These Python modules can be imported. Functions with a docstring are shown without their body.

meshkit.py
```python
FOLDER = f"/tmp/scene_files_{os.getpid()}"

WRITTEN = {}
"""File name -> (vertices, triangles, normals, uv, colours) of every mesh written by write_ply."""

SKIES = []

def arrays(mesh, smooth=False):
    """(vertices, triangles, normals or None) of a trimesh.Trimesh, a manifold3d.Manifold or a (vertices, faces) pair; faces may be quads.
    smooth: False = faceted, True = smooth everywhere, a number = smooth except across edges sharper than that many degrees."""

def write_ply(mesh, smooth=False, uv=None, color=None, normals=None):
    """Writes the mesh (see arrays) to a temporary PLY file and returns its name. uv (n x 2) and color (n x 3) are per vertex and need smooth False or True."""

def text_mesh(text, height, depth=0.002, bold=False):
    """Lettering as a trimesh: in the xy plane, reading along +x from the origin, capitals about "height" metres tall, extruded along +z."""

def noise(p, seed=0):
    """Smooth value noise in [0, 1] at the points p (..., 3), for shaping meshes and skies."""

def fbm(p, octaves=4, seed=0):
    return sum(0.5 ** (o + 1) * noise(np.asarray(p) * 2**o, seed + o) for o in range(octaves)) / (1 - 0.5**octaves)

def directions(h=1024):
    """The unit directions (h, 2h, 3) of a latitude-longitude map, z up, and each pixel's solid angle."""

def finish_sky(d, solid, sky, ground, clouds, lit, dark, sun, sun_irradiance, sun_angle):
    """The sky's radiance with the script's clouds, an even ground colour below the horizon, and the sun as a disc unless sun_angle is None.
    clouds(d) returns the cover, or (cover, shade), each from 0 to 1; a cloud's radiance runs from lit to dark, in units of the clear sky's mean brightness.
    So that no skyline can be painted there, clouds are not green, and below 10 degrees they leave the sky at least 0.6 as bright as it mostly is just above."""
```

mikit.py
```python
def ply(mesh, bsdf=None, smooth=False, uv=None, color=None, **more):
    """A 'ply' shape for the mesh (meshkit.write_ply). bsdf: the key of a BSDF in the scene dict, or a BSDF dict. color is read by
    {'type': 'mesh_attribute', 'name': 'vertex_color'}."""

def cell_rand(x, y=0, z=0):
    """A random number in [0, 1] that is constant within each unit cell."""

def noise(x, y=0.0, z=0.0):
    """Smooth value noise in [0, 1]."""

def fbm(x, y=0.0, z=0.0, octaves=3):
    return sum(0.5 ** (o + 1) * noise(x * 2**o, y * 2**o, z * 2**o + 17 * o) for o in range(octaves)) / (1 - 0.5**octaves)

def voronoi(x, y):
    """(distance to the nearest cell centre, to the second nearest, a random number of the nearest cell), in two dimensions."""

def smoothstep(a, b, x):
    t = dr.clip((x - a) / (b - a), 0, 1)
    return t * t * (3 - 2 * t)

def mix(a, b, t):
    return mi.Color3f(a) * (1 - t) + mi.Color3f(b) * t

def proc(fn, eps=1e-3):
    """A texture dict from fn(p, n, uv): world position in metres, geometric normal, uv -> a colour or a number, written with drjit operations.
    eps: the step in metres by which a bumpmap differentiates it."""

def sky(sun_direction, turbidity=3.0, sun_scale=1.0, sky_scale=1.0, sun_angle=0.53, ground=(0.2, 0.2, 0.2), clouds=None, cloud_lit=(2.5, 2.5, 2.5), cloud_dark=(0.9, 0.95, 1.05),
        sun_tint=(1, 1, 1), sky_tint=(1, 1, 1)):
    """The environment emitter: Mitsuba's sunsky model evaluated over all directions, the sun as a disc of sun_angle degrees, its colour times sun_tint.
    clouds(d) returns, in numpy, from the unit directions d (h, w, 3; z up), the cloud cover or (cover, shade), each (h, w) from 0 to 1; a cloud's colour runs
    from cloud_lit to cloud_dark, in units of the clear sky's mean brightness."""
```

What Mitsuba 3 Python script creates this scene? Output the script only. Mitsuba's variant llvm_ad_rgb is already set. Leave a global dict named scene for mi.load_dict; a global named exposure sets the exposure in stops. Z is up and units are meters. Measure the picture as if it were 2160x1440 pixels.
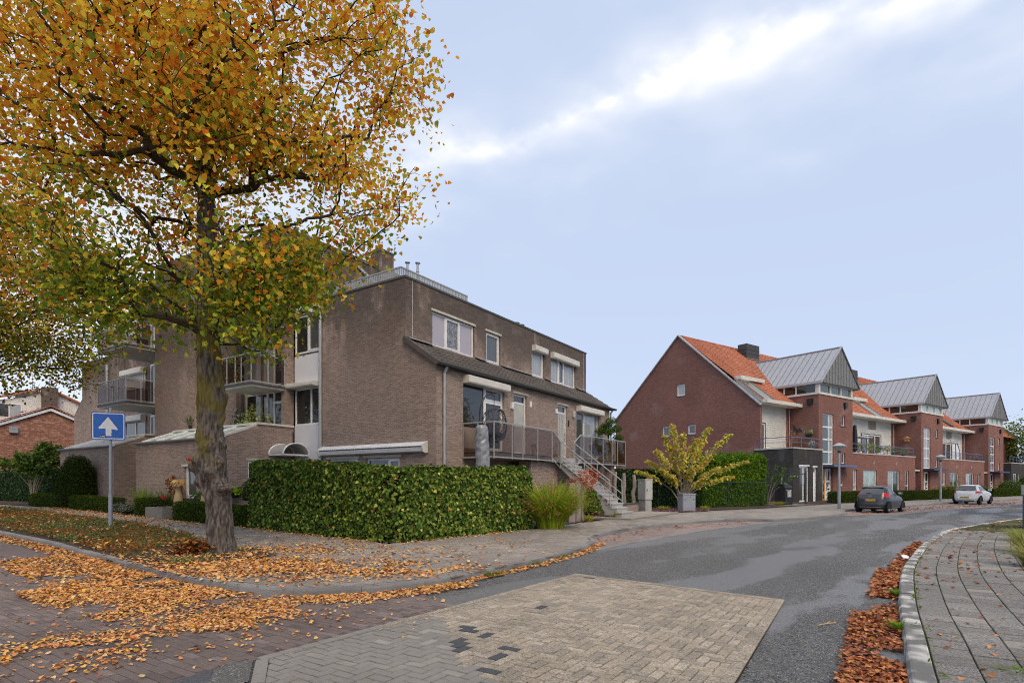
import math, random
import numpy as np, trimesh, mitsuba as mi, drjit as dr
import mikit, meshkit
from mikit import proc, noise, fbm, cell_rand, smoothstep, mix
from shapely.geometry import Polygon, MultiPolygon, box as sbox, LineString, Point
from shapely import affinity
import shapely

T = mi.ScalarTransform4f
PI = math.pi
# ------------------------------------------------------------------ camera, sky, exposure
camera = {'type': 'perspective', 'fov': 2 * math.degrees(math.atan(1080 / 1200)), 'fov_axis': 'x',
          'to_world': T().look_at(origin=[0, 0, 1.6], target=[0, 10, 1.6], up=[0, 0, 1]),
          'principal_point_offset_y': -300 / 1440, 'near_clip': 0.05, 'far_clip': 3000.0}


def clouds(d):
    z = np.maximum(d[..., 2], 0.03)
    p = d[..., :2] / z[..., None]
    q = np.concatenate([p * 2.2, np.zeros_like(z)[..., None]], -1)
    e, n = np.array([.835, -.55]), np.array([.55, .835])
    w = meshkit.fbm(q, 4, 3) - .5
    w2 = meshkit.fbm(q * 3.1 + 7, 4, 5)
    a, s = p @ e, p @ n
    t = a + 1.22
    s0 = 1.41 + .05 * t
    w3 = meshkit.fbm(q * np.array([7., 7, 1]) + 13, 4, 8) - .5
    x = (s - s0 + .34 * w + .10 * w3) / (.062 + .034 * np.clip(t, 0, 3))
    band = np.exp(-np.abs(x) ** 1.5) * (.25 + .75 * w2 + .9 * w3) * np.clip(1.1 - .45 * np.abs(t - .75), .0, 1) * np.clip((t + .42) / .6, 0, 1)
    haze = np.exp(-((s - s0 + .8 * w) / .34) ** 2) * .30 * w2 * 1.6
    far = np.clip(meshkit.fbm(q * np.array([.5, .25, 1]) + 31, 4, 9) - .42, 0, 1) * 1.1
    left = np.clip(-.25 - d[..., 0] / np.maximum(d[..., 1], .3), 0, .5) * (d[..., 1] > 0) * .9
    streak = np.clip(1.0 * band + 1.0 * haze + .12 * far + left, 0, 1)
    low = np.exp(-d[..., 2] / .16) * .06
    veil = np.clip(streak + low, 0, 1)
    return .90 + .10 * veil, 1 - veil


SUN = (.25, -.68, .66)
scene = {'type': 'scene', 'camera': camera,
         'sky_light': mikit.sky(SUN, turbidity=3.5, sun_scale=.26, sky_scale=1.0, sun_angle=34, clouds=clouds, ground=(.16, .15, .14),
                                cloud_lit=(2.15, 2.15, 2.2), cloud_dark=(1.18, 1.38, 1.78), sun_tint=(1.0, .97, .92))}
exposure = 2.5
labels = {}
rng = np.random.default_rng(11)


# ------------------------------------------------------------------ helpers
def C(r, g, b, k=1.0):
    f = lambda c: ((c / 255 + .055) / 1.055) ** 2.4 if c > 10 else c / 255 / 12.92
    return [min(.9, f(x) * k) for x in (r, g, b)]


def two(b): return {'type': 'twosided', 'b': b}
def rgbt(c): return {'type': 'rgb', 'value': [float(x) for x in c]}


def mat(name, color, rough=.6, spec=.4, metal=0.0, coat=0.0):
    tex = proc(color) if callable(color) else (color if isinstance(color, dict) else rgbt(color))
    rt = proc(rough) if callable(rough) else float(rough)
    d = {'type': 'principled', 'base_color': tex, 'roughness': rt, 'specular': spec, 'metallic': metal}
    if coat: d['clearcoat'] = coat; d['clearcoat_gloss'] = .9
    scene['mat_' + name] = two(d)
    return name


def numbered(k):
    if k not in scene and k not in labels: return k
    i = 1
    while f'{k}_{i:03d}' in scene or f'{k}_{i:03d}' in labels: i += 1
    return f'{k}_{i:03d}'


_count = {}
def fresh(k):
    n = _count.get(k, 0)
    _count[k] = n + 1
    return k if n == 0 else f'{k}_{n:03d}'


def tag(key, label=None, cat=None, group=None, kind=None):
    d = {}
    if label: d['label'] = label
    if cat: d['category'] = cat
    if group: d['group'] = group
    if kind: d['kind'] = kind
    if d: labels[key] = d
    return key


def thing(name, label, cat, group=None):
    return tag(fresh(name), label, cat, group)


def put(name, mb, m, parent=None, smooth=False, color=None, label=None, cat=None, group=None, kind=None):
    key = fresh(parent + '__' + name if parent else name)
    V, F = mb.mesh() if isinstance(mb, MB) else mb
    scene[key] = mikit.ply((V, F), 'mat_' + m, smooth=smooth, color=color)
    tag(key, label, cat, group, kind)
    return key


def frame(o, x, y, z=(0, 0, 1)):
    m = np.eye(4)
    m[:3, 0], m[:3, 1], m[:3, 2], m[:3, 3] = x, y, z, o
    return m


UA = np.array([0.55277565, 0.83333012, 0]); VA = np.array([-UA[1], UA[0], 0]); OA = np.array([-2.75931, 20.7, 0])
UB = np.array([0.81536021, 0.578954, 0]); VB = np.array([-UB[1], UB[0], 0]); OB = np.array([22.5, 45.5, 0])
FA, FB = frame(OA, UA, VA), frame(OB, UB, VB)


def wallf(F, face, c):
    m = {'v': [[1, 0, 0, 0], [0, -1, 0, c], [0, 0, 1, 0], [0, 0, 0, 1]], 'u': [[0, -1, 0, c], [1, 0, 0, 0], [0, 0, 1, 0], [0, 0, 0, 1]],
         'V': [[1, 0, 0, 0], [0, 1, 0, c], [0, 0, 1, 0], [0, 0, 0, 1]], 'U': [[0, 1, 0, c], [1, 0, 0, 0], [0, 0, 1, 0], [0, 0, 0, 1]]}[face]
    return F @ np.array(m, float)


def place(x, y, z=0, rot=0):
    c, s = math.cos(rot), math.sin(rot)
    return frame((x, y, z), (c, s, 0), (-s, c, 0))


def off(x, y):
    v = (np.asarray(x) - OA[0]) * VA[0] + (np.asarray(y) - OA[1]) * VA[1]
    ramp = lambda t: np.where(t < -3, 0., np.where(t > 3, t, (t + 3) ** 2 / 12))
    return .018 * (ramp(v - 4) - ramp(v - 20))


class MB:
    def __init__(s, F=None): s.V, s.F, s.n, s.M = [], [], 0, np.eye(4) if F is None else F

    def raw(s, v, f):
        v, f = np.asarray(v, float).reshape(-1, 3), np.asarray(f, int)
        if f.ndim == 2 and f.shape[1] == 4: f = np.vstack([f[:, [0, 1, 2]], f[:, [0, 2, 3]]])
        s.V.append(v); s.F.append(f + s.n); s.n += len(v)
        return s

    def box(s, a0, a1, b0, b1, c0, c1):
        a0, a1 = min(a0, a1), max(a0, a1); b0, b1 = min(b0, b1), max(b0, b1); c0, c1 = min(c0, c1), max(c0, c1)
        v = [(a, b, c) for c in (c0, c1) for b in (b0, b1) for a in (a0, a1)]
        return s.raw(v, [(0, 2, 3, 1), (4, 5, 7, 6), (0, 1, 5, 4), (2, 6, 7, 3), (0, 4, 6, 2), (1, 3, 7, 5)])

    def bar(s, p, q, w, h=None):
        p, q = np.array(p, float), np.array(q, float); d = q - p; L = np.linalg.norm(d); d /= L
        up = np.array([0, 0, 1.]) if abs(d[2]) < .95 else np.array([0, 1., 0])
        x = np.cross(d, up); x /= np.linalg.norm(x); y = np.cross(x, d); h = h or w
        v = [p + d * t + x * i * w / 2 + y * j * h / 2 for t in (0, L) for j in (-1, 1) for i in (-1, 1)]
        return s.raw(v, [(0, 1, 3, 2), (4, 6, 7, 5), (0, 4, 5, 1), (2, 3, 7, 6), (0, 2, 6, 4), (1, 5, 7, 3)])

    def tube(s, pts, r, n=8, caps=True):
        p = np.asarray(pts, float); r = np.broadcast_to(np.asarray(r, float), (len(p),))
        t = np.gradient(p, axis=0); t /= np.linalg.norm(t, axis=1, keepdims=True) + 1e-12
        ref = np.array([0, 0, 1.]) if abs(t[:, 2]).mean() < .8 else np.array([1., 0, 0])
        a = np.cross(t, ref); a /= np.linalg.norm(a, axis=1, keepdims=True) + 1e-9; b = np.cross(t, a)
        g = np.arange(n) * 2 * PI / n
        v = p[:, None] + r[:, None, None] * (np.cos(g)[None, :, None] * a[:, None] + np.sin(g)[None, :, None] * b[:, None])
        f = [(i * n + j, i * n + (j + 1) % n, (i + 1) * n + (j + 1) % n, (i + 1) * n + j) for i in range(len(p) - 1) for j in range(n)]
        s.raw(v.reshape(-1, 3), f)
        if caps:
            m = len(p) - 1
            s.raw(np.vstack([v[0], p[:1]]), [(j, n, (j + 1) % n) for j in range(n)])
            s.raw(np.vstack([v[m], p[m:]]), [(j, (j + 1) % n, n) for j in range(n)])
        return s

    def prism(s, poly, axis, d0, d1):
        poly = poly if hasattr(poly, 'geoms') or hasattr(poly, 'exterior') else Polygon(poly)
        for g in getattr(poly, 'geoms', [poly]):
            if g.area < 1e-7: continue
            m = trimesh.creation.extrude_polygon(g, d1 - d0, engine='earcut')
            v = np.array(m.vertices); v[:, 2] += d0; f = np.array(m.faces)
            if axis == 'b': v = v[:, [0, 2, 1]]; f = f[:, ::-1]
            if axis == 'a': v = v[:, [2, 0, 1]]
            s.raw(v, f)
        return s

    def lathe(s, prof, o=(0, 0, 0), n=20):
        pr = np.array(prof, float); g = np.arange(n) * 2 * PI / n
        v = np.stack([pr[:, None, 0] * np.cos(g) + o[0], pr[:, None, 0] * np.sin(g) + o[1], np.repeat(pr[:, 1:2], n, 1) + o[2]], -1)
        f = [(i * n + j, i * n + (j + 1) % n, (i + 1) * n + (j + 1) % n, (i + 1) * n + j) for i in range(len(pr) - 1) for j in range(n)]
        return s.raw(v.reshape(-1, 3), f)

    def mesh(s):
        V, F = np.vstack(s.V), np.vstack(s.F)
        V = V @ s.M[:3, :3].T + s.M[:3, 3]
        return V, (F[:, ::-1] if np.linalg.det(s.M[:3, :3]) < 0 else F)


# ---- leaves: many small faces with per-vertex colours
HEART = (np.array([(0, 0, 0), (.40, .10, .10), (.44, .45, .13), (0, 1, -.04), (-.44, .45, .13), (-.40, .10, .10)], float), np.array([(0, 1, 2), (0, 2, 3), (0, 3, 4), (0, 4, 5)]))
LANCE = (np.array([(0, 0, 0), (.17, .45, .05), (0, 1, -.06), (-.17, .45, .05)], float), np.array([(0, 1, 2), (0, 2, 3)]))
OVAL = (np.array([(0, 0, 0), (.3, .3, .06), (.26, .75, .04), (0, 1, -.03), (-.26, .75, .04), (-.3, .3, .06)], float), np.array([(0, 1, 2), (0, 2, 3), (0, 3, 4), (0, 4, 5)]))
BLADE = (np.array([(-.5, 0, 0), (.5, 0, 0), (.38, .55, .0), (-.38, .55, .0), (0, 1, 0)], float), np.array([(0, 1, 2), (0, 2, 3), (3, 2, 4)]))


def leaves(P, N, size, cols, shape=HEART, droop=None, r=None, curl=1.0, aspect=1.0):
    """Leaf faces at points P, facing N; cols (n,3) linear colours. Returns V, F, colours."""
    r = r or rng; n = len(P)
    N = N / (np.linalg.norm(N, axis=1, keepdims=True) + 1e-9)
    d = r.normal(size=(n, 3)) if droop is None else droop
    d = d - N * (d * N).sum(1, keepdims=True); d /= np.linalg.norm(d, axis=1, keepdims=True) + 1e-9
    x = np.cross(d, N)
    size = np.broadcast_to(size, (n,))
    t, f = shape
    cz = curl * (r.uniform(.4, 1.7, n) if np.isscalar(curl) else 1)
    V = P[:, None] + size[:, None, None] * (t[None, :, 0:1] * x[:, None] * aspect + t[None, :, 1:2] * d[:, None] + t[None, :, 2:3] * N[:, None] * cz[:, None, None])
    F = f[None] + (np.arange(n) * len(t))[:, None, None]
    c = np.repeat(np.asarray(cols)[:, None], len(t), 1)
    return V.reshape(-1, 3), F.reshape(-1, 3), c.reshape(-1, 3)


def join(*parts):
    V, F, K, n = [], [], [], 0
    for v, f, c in parts:
        V.append(v); F.append(f + n); K.append(c); n += len(v)
    return np.vstack(V), np.vstack(F), np.vstack(K)


def pick(pal, w, n, r=None, jit=.18):
    r = r or rng
    pal = np.array(pal); c = pal[r.choice(len(pal), n, p=np.array(w) / sum(w))]
    return np.clip(c * (1 + jit * r.normal(size=(n, 1))) * (1 + .06 * r.normal(size=(n, 3))), .004, .9)


def put_leaves(name, vfc, m, parent=None, **k):
    v, f, c = vfc
    if m in ('leaf', 'leaf_glossy'): c = np.clip(c * np.array([1.5, 1.42, 1.3] if m == 'leaf' else [1.5, 1.42, 1.5]), 0, .85)
    return put(name, (v, f), m, parent, color=c, **k)


# ------------------------------------------------------------------ materials
def brickf(U, V, base, base2, mortar, L=.215, H=.0625, stain=None, bond=.5, header=None):
    def fn(p, n, uv):
        nu = dr.abs(n.x * float(U[0]) + n.y * float(U[1]))
        al = dr.select(nu > .6, p.x * float(V[0]) + p.y * float(V[1]), p.x * float(U[0]) + p.y * float(U[1]))
        row = dr.floor(p.z / H); fz = p.z / H - row
        x = al / L + bond * (row - 2 * dr.floor(row / 2)) + 100
        ix = dr.floor(x); fx = x - ix
        k = cell_rand(ix, row, 3); k2 = cell_rand(ix, row, 8)
        c = mix(base, base2, .15 + .7 * smoothstep(.1, .95, k)) * (.88 + .24 * k2)
        c = c * (.9 + .2 * noise(al * 90, p.z * 90))
        if header is not None: c = mix(c, header, dr.select(k2 > .72, .5, 0.))
        edge = dr.minimum(dr.minimum(fx, 1 - fx) * L, dr.minimum(fz, 1 - fz) * H)
        c = mix(mi.Color3f(mortar) * (.9 + .2 * noise(al * 40, p.z * 40)), c, smoothstep(.0035, .0062, edge))
        if stain is not None: c = stain(c, p, al)
        return c
    return fn


def stainA(c, p, al):
    m = fbm(al * .9, p.z * .55, 4, octaves=4); s = fbm(al * 3.3, p.z * 1.3, 9)
    top = smoothstep(5.2, 9.2, p.z) * .75 + .1
    d = smoothstep(.36, .64, m * .75 + s * .35 + top * .26 - .06)
    e = smoothstep(.66, .8, fbm(al * 1.6 + 40, p.z * 2.2, 2))
    c = mix(c, mi.Color3f(.040, .034, .031), .85 * d * top)
    return mix(c, mi.Color3f(.34, .31, .28), .16 * e)


def stainB(c, p, al):
    e = smoothstep(.62, .85, fbm(al * .8 + 11, p.z * .9, 5))
    return mix(c * (.86 + .28 * fbm(al * .5, p.z * .5, 3)), mi.Color3f(.36, .30, .29), .22 * e)


mat('brick_brown', brickf(UA, VA, (.205, .144, .117), (.345, .255, .208), (.42, .375, .335), stain=stainA), .85, .25)
mat('brick_red', brickf(UB, VB, (.172, .072, .057), (.262, .120, .095), (.22, .155, .135), L=.21, stain=stainB), .85, .25)
mat('brick_black', brickf(UB, VB, (.030, .028, .029), (.062, .056, .055), (.050, .046, .044), stain=lambda c, p, al: mix(c, mi.Color3f(.2, .2, .2), .22 * smoothstep(.58, .8, fbm(al * 1.2, p.z * .5, 7)))), .8, .3)
UC = np.array([1220, 1200, 0]) / math.hypot(1220, 1200); VC = np.array([-UC[1], UC[0], 0])
mat('brick_orange', brickf(UC, VC, (.20, .075, .045), (.30, .125, .08), (.30, .22, .18), L=.22, H=.075, header=(.48, .30, .22)), .85, .25)


def speck(base, amp=.5, f=160., low=.25, lf=.8, tint=(1, 1, 1), bright=None):
    def fn(p, n, uv):
        s = noise(p.x * f, p.y * f, p.z * f); s2 = noise(p.x * f * 2.3, p.y * f * 2.3, p.z * f * 2.3 + 5)
        l = fbm(p.x * lf, p.y * lf, p.z * lf + 3)
        c = mi.Color3f(base) * (1 + amp * (s - .5) + amp * .9 * (s2 - .5)) * (1 + low * 2 * (l - .5))
        if bright is not None: c = mix(c, bright, smoothstep(.70, .86, s * .6 + s2 * .4) * .8)
        return c
    return fn


def asphalt_c(p, n, uv):
    s = noise(p.x * 42, p.y * 42); s2 = noise(p.x * 120, p.y * 120)
    a, q = p.x * .68 + p.y * .733, p.x * .733 - p.y * .68
    w = fbm(a * .35, q * 1.3, 2, octaves=4)
    return mi.Color3f(.085, .082, .077) * (1 + 1.0 * (s - .5) + 1.5 * (s2 - .5) + 2.2 * smoothstep(.72, .95, s2)) * (.80 + .4 * w)


def wet(p):
    a, q = p.x * .68 + p.y * .733, p.x * .733 - p.y * .68
    m = fbm(a * .30 + 3, q * 1.05, 1, octaves=5); k = fbm(a * 1.6, q * 3.4, 7, octaves=3)
    tr = .10 * dr.cos(q * 3.3 + .8)
    y = smoothstep(9., 13., dr.sqrt(p.x * p.x + p.y * p.y))
    return smoothstep(.50, .60, m * .72 + k * .28 + tr + .035 * y)


def asphalt_r(p, n, uv): return .74 - .32 * wet(p)
def asphalt_col(p, n, uv): return mix(asphalt_c(p, n, uv), mi.Color3f(.182, .180, .175) * (.72 + .56 * noise(p.x * 70, p.y * 70)), .60 * wet(p))


mat('asphalt', asphalt_col, asphalt_r, .3)
mat('asphalt_patch', speck((.07, .072, .076), .9, 110, .2), .7, .4)
mat('exposed_aggregate', speck((.10, .098, .09), .8, 70, .2, bright=(.62, .58, .52)), .7, .4)
mat('paver_tan', speck((.300, .254, .192), 1.0, 75, .22, 2.2, bright=(.50, .44, .36)), .8, .3)
mat('paver_tan_pale', speck((.345, .295, .228), 1.0, 75, .2, 2.2, bright=(.55, .49, .41)), .8, .3)
mat('paver_tan_dull', speck((.252, .217, .170), 1.0, 75, .2, 2.2, bright=(.40, .36, .30)), .8, .3)
mat('paver_grey', speck((.205, .19, .168), .22, 220, .22, 1.4), .8, .3)
mat('paver_grey_worn', speck((.245, .225, .195), .25, 220, .3, 3.0), .8, .3)
mat('paver_dark', speck((.062, .066, .07), .5, 150, .2), .75, .35)
mat('joint_sand', speck((.034, .031, .026), .4, 120, .3), .95, .1)
mat('joint_moss', speck((.060, .066, .030), .5, 60, .5), .95, .1)
mat('clinker', speck((.150, .116, .103), .4, 180, .30, .9), .62, .4)
mat('clinker_pale', speck((.190, .153, .138), .4, 180, .25, .9), .62, .4)
mat('clinker_dark', speck((.112, .086, .078), .4, 180, .25, .9), .62, .4)
mat('slab_brown', speck((.190, .166, .140), .35, 190, .30, .6), .8, .3)
mat('slab_brown_pale', speck((.225, .200, .172), .35, 190, .28, .6), .8, .3)
mat('slab_grey', speck((.158, .146, .128), 1.1, 80, .22, .8), .75, .35)
mat('slab_grey_pale', speck((.190, .176, .156), 1.1, 80, .22, .8), .75, .35)
mat('slab_sandy', speck((.235, .212, .178), .6, 100, .22, .8), .8, .3)


def kerb_c(p, n, uv):
    s = fbm(p.x * 5, p.y * 5, p.z * 9, octaves=4); k = noise(p.x * 140, p.y * 140, p.z * 140)
    return mix((.15, .145, .135), (.47, .45, .41), smoothstep(.38, .68, s)) * (.85 + .3 * k)


mat('kerb_worn', kerb_c, .8, .3)
mat('kerb_concrete', speck((.185, .180, .172), .4, 140, .4, 1.6), .8, .3)
mat('concrete', speck((.36, .355, .34), .2, 120, .25, 1.5), .8, .3)
mat('concrete_soffit', speck((.44, .43, .40), .12, 60, .15, .8), .85, .2)


def bay_c(p, n, uv):
    a, q = p.x * .6 + p.y * .8, p.x * .8 - p.y * .6
    r = dr.floor(a / .105); f = a / .105 - r; x = q / .21 + .5 * r; k = cell_rand(dr.floor(x), r); fx = x - dr.floor(x)
    c = mix((.185, .140, .125), (.28, .215, .19), k) * (.8 + .4 * fbm(p.x * .7, p.y * .7))
    return mix((.10, .085, .07), c, smoothstep(.02, .10, dr.minimum(f, 1 - f)) * smoothstep(.01, .05, dr.minimum(fx, 1 - fx)))


mat('bay_brick', bay_c, .75, .3)


def slabfar_c(p, n, uv):
    a, q = p.x * float(UA[0]) + p.y * float(UA[1]), p.x * float(VA[0]) + p.y * float(VA[1])
    ia, iq = dr.floor(a / .3), dr.floor(q / .3 + .5 * (dr.floor(a / .3) - 2 * dr.floor(a / .6)))
    k = cell_rand(ia, iq)
    return mix((.165, .148, .128), (.235, .212, .184), k) * (.75 + .5 * fbm(p.x * .5, p.y * .5))


mat('slab_far', slabfar_c, .8, .3)
mat('soil', speck((.055, .043, .033), .7, 60, .4, 1.2), .95, .1)
mat('ground_far', speck((.085, .080, .055), .5, 20, .4, .3), .95, .1)
mat('white_frame', speck((.74, .75, .76), .04, 30, .06, 2), .35, .4)
mat('cream_panel', speck((.62, .60, .55), .05, 30, .10, 1.5), .5, .4)
mat('white_panel', speck((.66, .67, .69), .03, 20, .08, 1.2), .45, .4)
mat('white_board', speck((.60, .605, .57), .05, 30, .16, 1.3), .55, .3)
mat('lintel_stone', speck((.50, .47, .40), .15, 50, .25, 2), .8, .2)
mat('zinc', speck((.40, .415, .435), .03, 12, .07, .5), .5, .5, .2)
mat('zinc_dark', speck((.20, .205, .205), .03, 12, .06, .5), .55, .4, .1)
mat('pipe_zinc', speck((.40, .42, .44), .06, 25, .18, 2), .42, .5, .3)
mat('rail_grey', (.36, .37, .36), .5, .4, .2)
mat('lead', speck((.36, .37, .385), .15, 18, .3, 3), .5, .4, .2)
mat('dark_trim', (.075, .078, .080), .6, .4)
mat('black_plastic', (.016, .016, .018), .45, .4)
mat('black_metal', (.030, .031, .033), .4, .5)
mat('blue_metal', (.10, .14, .27), .45, .5)
mat('blue_dark', (.035, .055, .13), .45, .5)
mat('green_fence', (.022, .05, .035), .5, .4)
mat('tile_dark', speck((.098, .085, .076), .35, 30, .35, 1.2), .8, .3)


def tile_orange_c(p, n, uv):
    a = p.x * float(UB[0]) + p.y * float(UB[1]); k = cell_rand(dr.floor(a / .24), dr.floor(p.z / .22))
    return mix((.33, .112, .058), (.44, .165, .09), k) * (.8 + .4 * fbm(a * .6, p.z * .6))


mat('tile_orange', tile_orange_c, .7, .35)
mat('slate_black', speck((.038, .039, .042), .3, 20, .2), .55, .4)
mat('chimney_dark', speck((.05, .05, .053), .4, 25, .2, 1), .6, .4)
mat('wood_grey', lambda p, n, uv: mix((.17, .145, .125), (.36, .325, .30), fbm(p.x * 38, p.y * 38, p.z * 2.0, octaves=4)), .85, .2)
mat('orange_paint', (.62, .26, .012), .45, .4)
mat('cabinet_pale', speck((.43, .43, .405), .06, 25, .2, 2.2), .6, .3)
mat('cabinet_grey', speck((.27, .285, .315), .05, 25, .12, 2), .5, .4)
mat('galvanised', speck((.36, .385, .41), .22, 60, .18, 3), .48, .5, .45)
mat('sign_blue', (.018, .115, .46), .3, .5)
mat('sign_white', (.70, .71, .72), .35, .4)
mat('umbrella_cover', speck((.27, .28, .30), .10, 12, .25, 6), .38, .5, .25)
mat('car_grey', (.048, .049, .056), .25, .5, .35, 1.0)
mat('car_white', (.70, .71, .70), .28, .5, 0, 1.0)
mat('tyre', (.018, .018, .019), .8, .2)
mat('rim_silver', (.42, .43, .45), .35, .5, .6)
mat('lamp_red', (.50, .014, .016), .2, .5, 0, 1.0)
mat('plate_yellow', (.72, .44, .03), .4, .4)
mat('plate_blue', (.02, .06, .35), .4, .4)
mat('print_black', (.015, .015, .015), .6, .2)
mat('terracotta', (.34, .10, .055), .7, .2)
mat('petal_white', (.75, .74, .72), .6, .2)
mat('petal_red', (.60, .012, .015), .6, .2)
mat('straw', speck((.45, .33, .17), .5, 60, .3), .85, .2)
mat('plum_gravel', speck((.13, .085, .085), .9, 28, .3), .85, .2)
mat('teal_cover', (.16, .36, .33), .6, .3)
mat('wicker', (.075, .072, .072), .55, .4)
mat('yellow_wood', (.52, .36, .10), .6, .3)
mat('bird_wood', (.46, .26, .13), .7, .2)


def bark_c(p, n, uv):
    a = fbm(p.x * 34, p.y * 34, p.z * 5, octaves=5); l = fbm(p.x * 3.1, p.y * 3.1, p.z * 1.7 + 2)
    li = smoothstep(.58, .80, fbm(p.x * 16, p.y * 16, p.z * 5 + 9, octaves=4))
    c = mix((.042, .034, .029), (.155, .134, .116), smoothstep(.28, .72, a))
    moss = smoothstep(1.7, 2.6, p.z) * (1 - smoothstep(4.6, 6.0, p.z)) * smoothstep(.34, .56, l)
    c = mix(c, mi.Color3f(.145, .118, .018) * (.5 + a), .72 * moss)
    c = mix(c, (.26, .255, .235), .28 * li * (1 - moss))
    return c


mat('bark', bark_c, .9, .2)
def bark_h(p, n, uv): return fbm(p.x * 30, p.y * 30, p.z * 5, octaves=4) * .7 + .3 * noise(p.x * 90, p.y * 90, p.z * 22)
scene['mat_bark'] = two({'type': 'bumpmap', 'height': proc(bark_h, 4e-3), 'scale': .028, 'b': scene['mat_bark']['b']})
mat('bark_dark', speck((.055, .043, .035), .6, 40, .3), .9, .2)
mat('stem_pale', speck((.30, .25, .19), .4, 40, .3), .85, .2)
VC_TEX = {'type': 'mesh_attribute', 'name': 'vertex_color'}
scene['mat_leaf'] = {'type': 'principledthin', 'base_color': VC_TEX, 'roughness': .55, 'diff_trans': .95, 'spec_trans': 0.0, 'eta': 1.4}
scene['mat_leaf_glossy'] = {'type': 'principledthin', 'base_color': VC_TEX, 'roughness': .42, 'diff_trans': .35, 'spec_trans': 0.0, 'eta': 1.45}
scene['mat_leaf_dry'] = two({'type': 'principled', 'base_color': VC_TEX, 'roughness': .7, 'specular': .25})
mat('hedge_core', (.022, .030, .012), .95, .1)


def pane(name, base, k=.0, ior=1.75, tint=1.0):
    scene['mat_' + name] = two({'type': 'plastic', 'diffuse_reflectance': proc(base) if callable(base) else rgbt(base), 'int_ior': ior, 'specular_reflectance': rgbt([tint] * 3)})
    return name


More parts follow.
